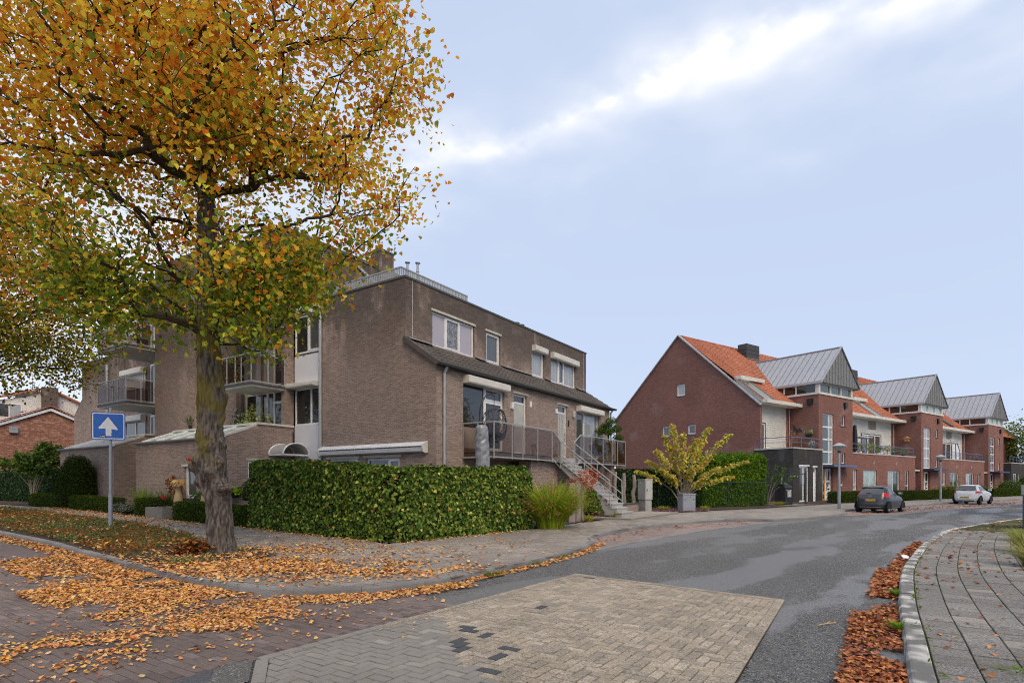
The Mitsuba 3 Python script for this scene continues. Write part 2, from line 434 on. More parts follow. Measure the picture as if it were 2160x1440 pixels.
pane('pane_dark', (.016, .018, .018))
pane('pane_mid', (.075, .08, .082))
pane('pane_curtain', lambda p, n, uv: mix((.25, .27, .28), (.40, .42, .43), noise((p.x * .8 + p.y * .6) * 26, 0)))
pane('pane_lilac', (.42, .38, .42))
pane('pane_pattern', lambda p, n, uv: mix((.10, .10, .11), (.26, .26, .27), smoothstep(.4, .6, fbm((p.x + p.y) * 14, p.z * 14))))
pane('pane_green', lambda p, n, uv: mix((.22, .36, .31), (.42, .52, .48), fbm(p.x * 2.2, p.y * 2.2, p.z * 2)))
pane('pane_pale', (.45, .50, .52))
pane('pane_hood', (.40, .39, .37), ior=1.35)
pane('pane_teal', (.055, .085, .078))
scene['mat_smoked_glass'] = {'type': 'thindielectric', 'int_ior': 1.5, 'specular_transmittance': rgbt((.46, .375, .335)), 'specular_reflectance': rgbt((.35, .33, .33))}
scene['mat_clear_hood'] = {'type': 'thindielectric', 'int_ior': 1.5, 'specular_transmittance': rgbt((.45, .45, .44))}


# ------------------------------------------------------------------ the ground
def spline(pts, step=.25):
    from scipy.interpolate import PchipInterpolator
    p = np.array(pts, float); s = np.r_[0, np.cumsum(np.linalg.norm(np.diff(p, axis=0), axis=1))]
    t = np.linspace(0, s[-1], max(2, int(s[-1] / step)))
    return np.stack([PchipInterpolator(s, p[:, k])(t) for k in (0, 1)], 1)


def sheet(poly, z, step=2.0, fine=None):
    """A level sheet over a polygon, following the rise of the land."""
    V, F, n = [], [], 0
    x0, y0, x1, y1 = poly.bounds
    for gx in np.arange(math.floor(x0 / step) * step, x1, step):
        col = poly.intersection(sbox(gx, y0 - 1, gx + step, y1 + 1))
        if col.is_empty: continue
        for gy in np.arange(math.floor(y0 / step) * step, y1, step):
            c = col.intersection(sbox(gx, gy, gx + step, gy + step))
            for g in getattr(c, 'geoms', [c]):
                if g.geom_type != 'Polygon' or g.area < 1e-5: continue
                if len(g.exterior.coords) == 5 and not g.interiors:
                    v = np.array(g.exterior.coords)[:4]; f = np.array([(0, 1, 2), (0, 2, 3)])
                else:
                    v, f = trimesh.creation.triangulate_polygon(g, engine='earcut')
                a, b, cc = v[f[:, 0]], v[f[:, 1]], v[f[:, 2]]
                sg = (b[:, 0] - a[:, 0]) * (cc[:, 1] - a[:, 1]) - (b[:, 1] - a[:, 1]) * (cc[:, 0] - a[:, 0])
                f = np.where(sg[:, None] < 0, f[:, ::-1], f)
                V.append(np.c_[v, z + off(v[:, 0], v[:, 1])]); F.append(f + n); n += len(v)
    return np.vstack(V), np.vstack(F)


def A2(u, v): return tuple((OA + u * UA + v * VA)[:2])
def B2(t, w): return tuple((OB + t * UB + w * VB)[:2])


K_pts = [(-60, 46.4), (-30, 26.5), (-15.01, 16.67), (-12.01, 14.6), (-8.8, 12.0), (-6.06, 9.75), (-4.52, 8.61), (-3.51, 8.12), (-2.85, 8.0), (-2.18, 8.15), (-1.62, 8.46), (-.98, 9.06), (-.25, 10.11), (.67, 11.5), (1.56, 13.15), (2.02, 14.4), (2.22, 15.1), (2.2, 15.6)]
BAY_pts = [(2.2, 15.6), (2.22, 16.0), (2.75, 17.2), (4.35, 19.7), (6.4, 21.9), (9.0, 23.75), (10.3, 24.2), (10.86, 23.85)]
K2_pts = [(10.86, 23.85), (12.84, 25.0), (16.24, 28.2), (17.2, 29.3), (18.9, 32.3), (21.3, 34.3), (24.5, 36.7), (31, 42.2), (36, 46.1), (45, 52.3), (80, 75)]
R_pts = [(-1.6, -3), (.2, 0), (1.9, 2.55), (3.17, 4.57), (3.93, 5.73), (4.58, 6.74), (5.67, 8.35), (6.92, 10.11), (8.4, 12.0), (10.88, 15.0), (14.43, 18.82), (18.61, 22.2), (21.95, 24.7), (30, 30), (80, 62)]
Kl, Bl, K2l, Rl = spline(K_pts), spline(BAY_pts), spline(K2_pts), spline(R_pts)
GL = [A2(-4.55, 62), A2(-4.55, 30), A2(-4.55, 4.1), (-8.76, 19.07), (-2.94, 14.21), (.62, 18.69), (2.2, 21.3), (4.52, 24.9), (7.16, 28.6), (9.95, 30.7), (14.8, 34.2), (18.6, 37.6), B2(.2, -3.25), B2(60, -3.25), B2(78, -3.25)]
pave_poly = Polygon([tuple(p) for p in np.vstack([Kl[::4], Bl[1::2], K2l[1::4]])] + GL[::-1]).buffer(0)
verge_poly = Polygon([(-60, 46.4), (-30, 26.5), (-15.01, 16.67), (-12.01, 14.6), (-8.8, 12.0), (-6.3, 9.95), (-5.3, 10.5), (-4.75, 11.6), (-5.7, 12.9), (-7.2, 13.9), (-8.02, 14.8), (-9.32, 16.5)] + [A2(-6.35, v) for v in (8, 12, 19, 40, 66)]).buffer(0).intersection(pave_poly.buffer(-.13))
verge_poly = max(getattr(verge_poly, 'geoms', [verge_poly]), key=lambda g: g.area)
garden_poly = Polygon(GL + [(200, 75), (200, 150), (-120, 150), (-120, 70)]).buffer(0)
rpave_poly = Polygon([tuple(p) for p in Rl[::3]] + [(80, -30), (10, -30)]).buffer(0)
clink_poly = Polygon([(-1.47, 8.42), (-.74, 7.44), (-2.37, 5.16), (-2.71, 4.57), (-4.0, 2.3), (-9, -4), (-70, 30), (-70, 60)] + [tuple(p) for p in Kl[::4] if p[0] < -1.4]).buffer(0)

g = MB(); g.raw([(-1500, -1500, -.06), (1500, -1500, -.06), (1500, 1500, -.06), (-1500, 1500, -.06)], [(0, 1, 2, 3)])
put('ground', g, 'ground_far', kind='structure')
put('road', sheet(sbox(-75, -14, 90, 75).difference(clink_poly.buffer(-.05)).difference(pave_poly.buffer(-.3)), 0.0, 2.0), 'asphalt', kind='structure')
put('gardens', sheet(garden_poly.intersection(sbox(-75, 8, 110, 110)), .125, 3.0), 'soil', kind='structure')


def pix_z0(px, py, z=0.0):
    t = (1.6 - z) * 1200 / (py - 1020)
    return (px - 1080) / 1200 * t, t


# ---- blocks laid one by one
def block(P, du, dv, hl, hw, z0, z1, ch=.004, tilt=0.0, r=None):
    """A paving stone with a small chamfer: top centre P, half length hl along du, half width hw along dv."""
    r = r or rng
    V = []
    tz = r.normal(0, tilt, 2) if tilt else (0, 0)
    for z, c in ((z0, 0), (z1 - ch, 0), (z1, ch)):
        for i, j in ((-1, -1), (1, -1), (1, 1), (-1, 1)):
            a, b = i * (hl - c), j * (hw - c)
            V.append((P[0] + a * du[0] + b * dv[0], P[1] + a * du[1] + b * dv[1], z + (tz[0] * a + tz[1] * b if z > z0 else 0)))
    F = [(8, 9, 10, 11)]
    for k in (0, 4):
        for j in range(4):
            F.append((k + j, k + (j + 1) % 4, k + 4 + (j + 1) % 4, k + 4 + j))
    return np.array(V), np.array(F)


def lay(holder, name, rest, stones, limit=300):
    """stones: (V, F, material); the ones that show largest are parts, the others one part."""
    def show(V):
        c = V.mean(0); inside = abs(c[0]) < .92 * c[1] and c[1] > 4.45
        return -np.ptp(V[8:, :2], axis=0).prod() / max(c[1], .1) ** 3 if inside else 1e3
    order = sorted(range(len(stones)), key=lambda i: show(stones[i][0]))
    for i in order[:limit]:
        put(name, MB().raw(*stones[i][:2]), stones[i][2], holder)
    left = {}
    for i in order[limit:]: left.setdefault(stones[i][2], MB()).raw(*stones[i][:2])
    for k, (m, mb) in enumerate(left.items()):
        put(rest, mb, m, holder, kind='stuff')


du, dv = UA[:2], VA[:2]
# ---- speed table: herringbone concrete pavers in the road
plat = Polygon([(1.12, 10.0), (3.71, 7.74), (1.81, 4.57), (.6, 2.6), (-3.3, 3.2), (-2.1, 4.57), (-2.32, 5.16)])
inner = Polygon([(1.12, 10.0), (3.71, 7.74), (1.81, 4.57), (.6, 2.6), (-3.3, 3.2), (-2.1, 4.57), (-2.32, 5.16)]).buffer(-.115, join_style=2)
table = put('paved_table', sheet(plat, .004, 2.0), 'joint_sand', kind='structure')
grey_poly = Polygon([A2(*p) for p in [(-12.7, -8.9), (-11.95, -8.9), (-10.67, -8.9), (-10.56, -9.26), (-10.95, -9.7), (-11.28, -10.2), (-11.69, -10.37), (-11.98, -11.12), (-14, -11.4), (-15, -8.5)]])
dark_at = np.array([A2(*p) for p in [(-10.75, -9.77), (-10.82, -10.02), (-10.89, -10.15), (-11.18, -10.12), (-11.29, -10.25), (-11.44, -10.34), (-11.24, -10.72), (-11.46, -10.83), (-11.8, -10.95), (-9.45, -10.09), (-6.98, -9.5)]])
L, Wd, gap = .212, .106, .011
r1 = np.random.default_rng(3)
stones = []
for i in range(-90, 90):
    for j in range(-90, 90):
        k = (i - j) % 4
        if k == 0: cx, cy, hor = (i + 1) * Wd, (j + .5) * Wd, True
        elif k == 3: cx, cy, hor = (i + .5) * Wd, (j + 1) * Wd, False
        else: continue
        P = np.array(A2(-10.6 + cx, -10.7 + cy))
        if not inner.buffer(.1).contains(Point(P)): continue
        hl, hw = (L / 2 - gap / 2 - r1.uniform(0, .0012), Wd / 2 - gap / 2 - r1.uniform(0, .0012))
        m = 'paver_grey' if grey_poly.contains(Point(P)) else r1.choice(['paver_tan', 'paver_tan', 'paver_tan_pale', 'paver_tan_dull'])
        if m == 'paver_grey' and r1.random() < .16: m = 'paver_grey_worn'
        bp = np.array([P + i * hl * (du if hor else dv) + j * hw * (dv if hor else -du) for i, j in ((-1, -1), (1, -1), (1, 1), (-1, 1))])
        bq = Polygon(bp)
        if inner.contains(bq): vf = block(P, du if hor else dv, dv if hor else -du, hl, hw, 0, .021 + r1.normal(0, .0014), .005, .014, r1)
        else:
            cq = bq.intersection(inner)
            if cq.geom_type != 'Polygon' or cq.area < .0008: continue
            mq = MB().prism(cq, 'c', 0, .0205).mesh(); vf = (np.vstack([mq[0], np.tile(mq[0][:1], (max(0, 12 - len(mq[0])), 1))]), mq[1])
        stones.append([*vf, m, P])
Ps = np.array([s[3] for s in stones])
for q in dark_at: stones[int(np.argmin(((Ps - q) ** 2).sum(1)))][2] = 'paver_dark'
clip = []
def border(p, q, inward, skip=0):
    p, q = np.array(p), np.array(q); d = q - p; Ln = np.linalg.norm(d); d /= Ln; nrm = np.array([-d[1], d[0]]) * inward
    for k in range(int(Ln / L)):
        c = p + d * (k + .5) * L + nrm * .055
        m = 'paver_grey' if grey_poly.buffer(.25).contains(Point(c)) and c[1] < 6.3 else r1.choice(['paver_tan', 'paver_tan_dull'])
        stones.append([*block(c, d, nrm, L / 2 - .004, .0525, 0, .0275 + r1.normal(0, .0006), .005, .004, r1), m, c])
border((1.12, 10.0), (3.71, 7.74), -1); border((3.71, 7.74), (.6, 2.6), -1); border((-2.32, 5.16), (1.12, 10.0), -1); border((-3.3, 3.2), (-2.1, 4.57), -1); border((-2.07, 4.50), (-2.32, 5.16), -1)
lay(table, 'paver', 'far_pavers', [tuple(s[:3]) for s in stones])

# ---- brick road on the left
brick_road = put('brick_road', sheet(clink_poly.intersection(sbox(-72, -14, 0, 60)), .003, 2.0), 'clinker_dark', kind='structure')
stones = []
cl = clink_poly.buffer(-.03)
bl, bw = .205, .092
near = cl.intersection(sbox(-13.5, 4.3, 0, 14.2))
for i in range(-40, 250):
    for j in range(-40, 60):
        uu, vv = -18.5 + i * bw, -10.2 + (j + .5 * (i % 2)) * bl
        P = A2(uu, vv)
        if P[1] < 4.4 or P[1] > 14 or abs(P[0]) > P[1] * .93: continue
        if not near.contains(Point(P)): continue
        m = r1.choice(['clinker', 'clinker', 'clinker', 'clinker_dark', 'clinker_pale'], p=[.3, .3, .2, .14, .06])
        h = .012 + r1.normal(0, .0014)
        V, F = block(P, dv, -du, bl / 2 - .004, bw / 2 - .0035, .003, h, .003, .008, r1)
        V[:, 2] += off(*P)
        stones.append((V, F, m))
lay(brick_road, 'clinker_brick', 'far_clinker_bricks', stones)
put('asphalt_patch', sheet(Polygon([(-2.50, 5.03), (-2.56, 4.87), (-2.43, 4.57), (-2.3, 4.0), (-3.4, 3.3), (-2.71, 4.57)]), .016, 1.0), 'asphalt_patch', kind='structure')
put('aggregate_patch', sheet(Polygon([(-2.335, 5.13), (-2.115, 4.57), (-2.5, 3.9), (-2.43, 4.57), (-2.55, 4.87), (-2.49, 5.03)]), .018, 1.0), 'exposed_aggregate', kind='structure')

# ---- pavement on the left, slabs and kerbstones
inset = pave_poly.buffer(-.125)
pavement = put('pavement', sheet(inset, .109, 2.0), 'slab_far', kind='structure')
walk = inset.difference(verge_poly.buffer(.02))
S = .30
stones = []
near = walk.intersection(sbox(-16, 7.5, 6, 22.5))
for i in range(-70, 40):
    for j in range(-60, 70):
        P = A2((i + .5) * S, (j + .5 + .5 * (i % 2)) * S)
        if abs(P[0]) > P[1] * .95 or P[1] > 22 or P[1] < 7.6: continue
        sq = Point(P)
        if not near.contains(sq): continue
        m = r1.choice(['slab_brown', 'slab_brown_pale', 'slab_sandy'], p=[.6, .28, .12])
        V, F = block(P, du, dv, S / 2 - .003, S / 2 - .003, .10, .120 + r1.normal(0, .0015), .003, .006, r1)
        V[:, 2] += off(*P)
        stones.append((V, F, m))
lay(pavement, 'slab', 'far_slabs', stones)


def kerb(line, holder, z0, h, w, mats, length=1.0, inward=1, start=0.0, stop=None):
    s = np.r_[0, np.cumsum(np.linalg.norm(np.diff(line, axis=0), axis=1))]
    at = lambda t: np.stack([np.interp(t, s, line[:, k]) for k in (0, 1)], -1)
    t = start; n = 0; far = MB()
    prof = np.array([(0, z0), (.012, h - .03), (.03, h - .006), (.05, h), (w - .01, h + .002), (w, h - .01), (w, z0)])
    while t + .2 < (stop or s[-1]):
        l = length if n % 3 else length * .96
        ts = np.linspace(t + .004, min(t + l - .004, s[-1]), 5); t += l; n += 1
        p = at(ts); d = np.gradient(p, axis=0); d /= np.linalg.norm(d, axis=1, keepdims=True)
        nr = np.stack([-d[:, 1], d[:, 0]], 1) * inward
        jz = r1.normal(0, .004)
        V = np.array([[*(p[i] + nr[i] * a), b + (jz if b > z0 else 0) + off(*p[i])] for i in range(5) for a, b in prof])
        m = len(prof)
        F = [(i * m + j, i * m + j + 1, (i + 1) * m + j + 1, (i + 1) * m + j) for i in range(4) for j in range(m - 1)]
        F = np.array(F) if inward < 0 else np.array(F)[:, ::-1]
        caps = np.array([(0, j, j + 1) for j in range(1, m - 1)])
        mb = MB().raw(V, F).raw(V[:m], caps).raw(V[-m:], caps[:, ::-1])
        c = p.mean(0)
        if abs(c[0]) < .95 * c[1] and c[1] < 27: put('kerbstone', mb, mats[n % len(mats)], holder)
        else: far.raw(*mb.mesh())
    if far.n: put('far_kerbstones', far, mats[0], holder, kind='stuff')


kerb(Kl[::-1][::1], pavement, -.03, .122, .135, ['kerb_concrete', 'kerb_concrete', 'kerb_concrete'], 1.0, -1)
kerb(np.vstack([Bl, K2l[1:]]), pavement, -.03, .122, .135, ['kerb_concrete'], 1.0, 1)
bay_poly = Polygon([(2.06, 13.75), (3.5, 15.7), (6.01, 18.8), (7.91, 20.75), (10.86, 23.6), (10.86, 23.85), (9.0, 23.9), (6.4, 22.1), (4.3, 19.8), (2.6, 17.2), (2.1, 16)])
put('parking_bay', sheet(bay_poly, .006, 2.0), 'bay_brick', kind='structure')
bay2 = Polygon([(16.24, 28.2), (20.18, 29.6), (26.76, 34.9), (38.4, 42.9), (80, 70), (80, 75), (45, 52.5), (36, 46.3), (31, 42.4), (24.5, 36.9), (21.2, 34.4), (18.8, 32.4), (17.1, 29.3)])
put('parking_bay', sheet(bay2, .006, 2.0), 'bay_brick', kind='structure')
g = MB()
for bp, q in (((3.5, 15.7), (2.06, 13.75)), ((6.01, 18.8), (3.5, 15.7)), ((7.91, 20.75), (6.01, 18.8)), ((10.86, 23.6), (7.91, 20.75))): g.bar((*bp, .004), (*q, .004), .11, .02)
put('gutter_strip', g, 'kerb_concrete', 'parking_bay')

# ---- right pavement
rin = rpave_poly.buffer(-.18)
rpave = put('near_pavement', sheet(rin.intersection(sbox(-10, -14, 60, 40)), .080, 2.0), 'joint_moss', kind='structure')
kerb(Rl, rpave, -.03, .10, .185, ['kerb_worn'], 1.0, -1, start=3.0)
s = np.r_[0, np.cumsum(np.linalg.norm(np.diff(Rl, axis=0), axis=1))]
stones = []
for rown in range(0, 22):
    o0 = .195 + rown * .302
    t = 3.0 + .15 * (rown % 2) + r1.uniform(0, .02)
    while t < 27:
        ln = .302 if rown < 16 else .302
        tc = t + ln / 2; t += ln
        p = np.array([np.interp(tc, s, Rl[:, k]) for k in (0, 1)]); d = np.array([np.interp(tc + .1, s, Rl[:, k]) - np.interp(tc - .1, s, Rl[:, k]) for k in (0, 1)]); d /= np.linalg.norm(d)
        nr = np.array([d[1], -d[0]])
        P = p + nr * (o0 + .15)
        if P[1] < 3.6 or P[0] > P[1] * .98: continue
        k = 1 - (o0 + .15) / 26
        band = 7.0 < tc < 7.55 or 5.1 < tc < 5.3
        m = r1.choice(['slab_grey', 'slab_grey_pale', 'slab_sandy'], p=[.66, .30, .04]) if not band or r1.random() < .3 else 'slab_sandy'
        V, F = block(P, d, -nr, ln / 2 * k - .003, .1445, .06, .096 + r1.normal(0, .0018), .004, .010, r1)
        stones.append((V, F, m))
lay(rpave, 'slab', 'far_slabs', stones)
g = MB(); c = pix_z0(1333, 1107, .12); q = np.array([c[0], c[1], .126])
for i, j, a, b in ((-.26, 0, .05, .2), (.26, 0, .05, .2), (0, -.17, .31, .04), (0, .17, .31, .04)):
    V, F = block((q[0] + i, q[1] + j), (1, 0), (0, 1), a, b, .10, .127, .002); g.raw(V, F)
t = thing('utility_cover', 'small pale framed utility cover set into the pavement before the stairs', 'utility cover')
put('frame', g, 'slab_sandy', t)
g = MB(); V, F = block((q[0], q[1]), (1, 0), (0, 1), .205, .125, .10, .1235, .002); g.raw(V, F); put('lid', g, 'dark_trim', t)


# ------------------------------------------------------------------ building pieces
def wall(W, outline, holes, thick=.3, mb=None):
    mb = mb or MB(W)
    P = Polygon(outline)
    for h in holes: P = P.difference(sbox(h[0], h[2], h[1], h[3]))
    return mb.prism(P, 'b', -thick, 0)


def window(W, parent, a0, a1, c0, c1, mull=(), fr=.075, rec=.10, panes='pane_dark', fm='white_frame', sash=(), transom=None, name='window', label=None):
    """A framed window standing back in its opening, each pane a sub-part. sash: indices of panes that have a frame of their own."""
    mb = MB(W); b0, b1 = -rec - .06, -rec + .01
    mb.box(a0, a1, b0, b1, c1 - fr, c1).box(a0, a1, b0, b1, c0, c0 + fr).box(a0, a0 + fr, b0, b1, c0 + fr, c1 - fr).box(a1 - fr, a1, b0, b1, c0 + fr, c1 - fr)
    ed = [a0 + fr / 2, *mull, a1 - fr / 2]
    for m in mull: mb.box(m - fr / 2, m + fr / 2, b0, b1, c0 + fr, c1 - fr)
    pl = []
    for i in range(len(ed) - 1):
        x0, x1, y0, y1 = ed[i] + fr / 2, ed[i + 1] - fr / 2, c0 + fr, c1 - fr
        cells = [(y0, y1)]
        if transom and i in transom[1]:
            zt = transom[0]; mb.box(x0, x1, b0, b1, zt - fr / 2, zt + fr / 2); cells = [(y0, zt - fr / 2), (zt + fr / 2, y1)]
        for q0, q1 in cells:
            ins = 0
            if i in sash:
                ins = .055
                mb.box(x0, x1, b0 + .02, b1 + .018, q1 - ins, q1).box(x0, x1, b0 + .02, b1 + .018, q0, q0 + ins).box(x0, x0 + ins, b0 + .02, b1 + .018, q0 + ins, q1 - ins).box(x1 - ins, x1, b0 + .02, b1 + .018, q0 + ins, q1 - ins)
            pl.append((x0 + ins, x1 - ins, q0 + ins, q1 - ins))
    key = put(name, mb, fm, parent, label=label)
    for i, (x0, x1, q0, q1) in enumerate(pl):
        pm = panes if isinstance(panes, str) else panes[min(i, len(panes) - 1)]
        put('pane', MB(W).box(x0, x1, b0 + .015, b0 + .03, q0, q1), pm, key)
    return key


def shutter_box(W, parent, a0, a1, c0, c1, d=.24, cheek=.0):
    mb = MB(W)
    mb.prism([(0, c0), (d - .03, c0 - .0), (d, c0 + .05), (d, c1 - .03), (d - .05, c1), (0, c1)], 'a', a0, a1)
    return put('shutter_box', mb, 'cream_panel', parent)


def glass_rail(F, parent, pts, z0, z1, holder='rail', posts=None, base=.06, first=True):
    """Posts, rails and smoked panels along pts (local a, b), each panel a sub-part of the balcony's rail."""
    mb = MB(F)
    for p, q in zip(pts[:-1], pts[1:]):
        mb.bar((*p, z1), (*q, z1), .042, .045).bar((*p, z0), (*q, z0), .04, .045)
    for p in pts: mb.bar((*p, z0 - .05), (*p, z1), .038, .038)
    key = put(holder, mb, 'rail_grey', parent)
    for p, q in zip(pts[:-1], pts[1:]):
        p, q = np.array(p), np.array(q); d = (q - p) / np.linalg.norm(q - p)
        p, q = p + d * .035, q - d * .035
        m = MB(F); m.raw([(*p, z0 + .04), (*q, z0 + .04), (*q, z1 - .05), (*p, z1 - .05)], [(0, 1, 2, 3)])
        put('glass_panel', m, 'smoked_glass', key)
    return key


def gutter(F, parent, p, q, r=.075, mtl='dark_trim'):
    """A half-round gutter with brackets between two points of the frame."""
    p, q = np.array(p, float), np.array(q, float); d = (q - p) / np.linalg.norm(q - p); n = np.cross(d, (0, 0, 1))
    ang = np.linspace(PI, 2 * PI, 9)
    prof = [(r * math.cos(t), r * math.sin(t)) for t in ang] + [((r - .012) * math.cos(t), (r - .012) * math.sin(t)) for t in ang[::-1]]
    V = np.array([e + n * a + np.array((0, 0, b)) for e in (p, q) for a, b in prof]); m = len(prof)
    mb = MB(F).raw(V, [(j, (j + 1) % m, m + (j + 1) % m, m + j) for j in range(m)])
    mb.raw(V[:m], [(j, j + 1, m - 2 - j, m - 1 - j) for j in range(8)]).raw(V[m:], [(j, m - 1 - j, m - 2 - j, j + 1) for j in range(8)])
    mb.bar(p + n * r + (0, 0, .008), q + n * r + (0, 0, .008), .022, .022)
    return put('gutter', mb, mtl, parent)


def downpipe(F, parent, a, b, z0, z1, r=.045, bend=None):
    mb = MB(F)
    z = np.arange(z0, z1, 1.35)
    for i, q in enumerate(z):
        top = min(q + 1.35, z1); mb.tube([(a, b, q), (a, b, top)], r, 10); mb.tube([(a, b, top - .03), (a, b, top + .015)], r * 1.18, 10)
    if bend: mb.tube([(a, b, z1), (a, b, z1 + .06), bend], r, 8)
    return put('downpipe', mb, 'pipe_zinc', parent, smooth=40)


# ------------------------------------------------------------------ the brown brick building in front
ab = thing('brick_apartment_house', 'brown brick corner building with glass balconies and flat upper storey behind the ivy hedge', 'building')
v1, Lf = 1.54, 15.4
SE, UP = wallf(FA, 'v', 0.0), wallf(FA, 'v', v1)
GA = wallf(FA, 'u', 0.0)
low_specs = [(1.57, 4.40), (5.14, 6.24), (9.11, 10.13), (11.14, 13.96)]
put('front_wall', wall(SE, [(0, -.3), (Lf, -.3), (Lf, 5.98), (0, 5.98)], [(1.57, 4.40, 2.95, 5.58), (5.14, 6.24, 2.93, 5.58), (9.11, 10.13, 2.93, 5.55), (11.14, 13.96, 2.95, 5.5), (5.0, 6.6, -.3, 2.3)]), 'brick_brown', ab)
put('upper_wall', wall(UP, [(.3, 6.6), (Lf, 6.6), (Lf, 9.42), (.3, 9.42)], [(1.53, 4.32, 7.15, 8.54), (5.19, 6.32, 7.14, 8.54), (9.16, 10.41, 7.14, 8.53), (11.12, 14.03, 7.13, 8.55)]), 'brick_brown', ab)
gable = [(0, -.3), (6.45, -.3), (6.45, 9.42), (v1, 9.42), (v1, 7.13), (.0, 6.05)]
put('gable_wall', wall(GA, gable, [(1.84, 3.69, 1.0, 2.6), (4.16, 5.95, 1.0, 2.62)]), 'brick_brown', ab)
g = MB(FA); g.prism(Polygon([(0, -.3), (6.4, -.3), (6.4, 9.42), (v1, 9.42), (v1, 7.13), (0, 6.05)]), 'a', Lf - .3, Lf - .002)
put('end_wall', g, 'brick_brown', ab)
g = MB(FA).box(.2, Lf, v1 + .1, 9.5, 9.28, 9.34); put('flat_roof', g, 'dark_trim', ab)
g = MB(FA).box(-.03, Lf + .03, v1 - .035, v1 + .28, 9.42, 9.50).box(-.035, .28, v1 + .281, 6.5, 9.42, 9.499); put('roof_edge', g, 'dark_trim', ab)
# the low fence of battens on the flat roof
rf = put('roof_fence', MB(FA).bar((.16, 1.92, 9.93), (4.3, 1.92, 9.93), .06, .05).bar((.16, 1.92, 9.93), (.16, 7.9, 9.93), .06, .05).bar((.16, 1.92, 9.52), (4.3, 1.92, 9.52), .05, .04).bar((.16, 1.92, 9.52), (.16, 7.9, 9.52), .05, .04), 'rail_grey', ab)
g = MB(FA)
for i in range(42):
    put('batten', MB(FA).box(.17 + i * .099, .225 + i * .099, 1.905, 1.93, 9.36, 9.92), 'rail_grey', rf)
for i in range(60):
    put('batten', MB(FA).box(.145, .17, 1.96 + i * .099, 2.015 + i * .099, 9.36, 9.92), 'rail_grey', rf)
for p in ((3.75, 4.4), (3.45, 4.75)):
    mb = MB(FA).tube([(p[0], p[1], 9.3), (p[0], p[1], 11.75)], .055, 10).tube([(p[0], p[1], 11.75), (p[0], p[1], 11.79)], .12, 12).tube([(p[0], p[1], 11.35), (p[0], p[1], 11.39)], .075, 10)
    put('flue_pipe', mb, 'pipe_zinc', ab, smooth=40)
for u in (8.3, 8.75):
    put('roof_vent', MB(FA).lathe([(.13, 9.34), (.13, 9.62), (.19, 9.63), (.19, 9.70), (0, 9.76)], (u, 1.95, 0), 14), 'dark_trim', ab)
# sloping roof with its tiles
rk = put('tiled_roof', MB(FA).raw([(-.02, -.13, 5.95), (Lf + .05, -.13, 5.95), (Lf + .05, v1, 7.06), (-.02, v1, 7.06), (-.02, -.13, 5.87), (Lf + .05, -.13, 5.87), (Lf + .05, v1, 6.98), (-.02, v1, 6.98)], [(0, 1, 2, 3), (0, 3, 7, 4), (1, 5, 6, 2), (4, 5, 1, 0)]), 'dark_trim', ab)
sl = math.atan2(7.06 - 5.95, v1 + .13); nrow, ncol = 5, 53
for rr in range(nrow):
    for cc in range(ncol):
        w = (Lf + .1) / ncol; u0 = -.05 + cc * w; s0 = rr * .395
        xs = np.linspace(0, 1, 9); hh = .045 + .032 * np.cos(2 * PI * xs * 1.0 + .6) * (1 - .25 * xs)
        V, F = [], []
        for e in (0, 1):
            for top in (1, 0):
                for x, h in zip(xs, hh):
                    s_ = s0 + e * .43; nn = (h + (.03 if e == 0 else .0) + r1.normal(0, .0015)) if top else (h - .012 + (.018 if e == 0 else 0))
                    V.append((u0 + x * w * 1.03, -.16 + s_ * math.cos(sl) - nn * math.sin(sl), 5.93 + s_ * math.sin(sl) + nn * math.cos(sl)))
        n = 9
        for j in range(n - 1): F += [(j, j + 1, 2 * n + j + 1, 2 * n + j), (j, n + j, n + j + 1, j + 1)]
        F += [(0, 2 * n, 3 * n, n), (n - 1, 2 * n - 1, 4 * n - 1, 3 * n - 1)]
        put('roof_tile', MB(FA).raw(V, F), 'tile_dark', rk, smooth=35)
g = MB(FA)
for i in range(5):
    a = np.array((-.06, -.17 + i * .345, 5.98 + i * .229)); b = a + np.array((0, .35, .232))
    put('verge_tile', MB(FA).bar(a + (0, 0, -.02 + .012), b + (0, 0, -.02), .14, .17), 'tile_dark', rk)
g = MB(FA).raw([(.0, v1 - .004, 7.24), (Lf, v1 - .004, 7.24), (Lf, v1 - .26, 7.045), (.0, v1 - .26, 7.045)], [(0, 3, 2, 1)])
g = MB(FA)
for a, b in ((0, 1.5), (4.35, 5.17), (6.35, 9.14), (10.43, 11.1), (14.05, Lf)):
    g.raw([(a, v1 - .006, 7.20), (b, v1 - .006, 7.20), (b, v1 - .24, 7.10), (a, v1 - .24, 7.10), (a, v1 - .24, 7.085), (b, v1 - .24, 7.085)], [(0, 3, 2, 1), (3, 4, 5, 2)])
put('lead_flashing', g, 'lead', rk)
gutter(FA, ab, (-.25, -.23, 5.98), (Lf + .35, -.23, 5.98), .085)
downpipe(FA, ab, .385, -.06, .1, 5.62, .055, bend=(.385, -.2, 5.9)); downpipe(FA, ab, Lf + .02, -.07, 2.4, 5.7, .05, bend=(Lf + .02, -.2, 5.9))
downpipe(FA, ab, -.07, 6.43, .1, 9.0, .07)
put('rain_hopper', MB(FA).box(-.19, .02, 6.31, 6.55, 9.0, 9.32), 'lintel_stone', ab)
for uu, ww in ((.27, UP), (14.95, UP)): put('joint_strip', MB(UP).box(uu + .1, uu + .115, 0, .004, 7.25, 9.4), 'white_frame', ab)
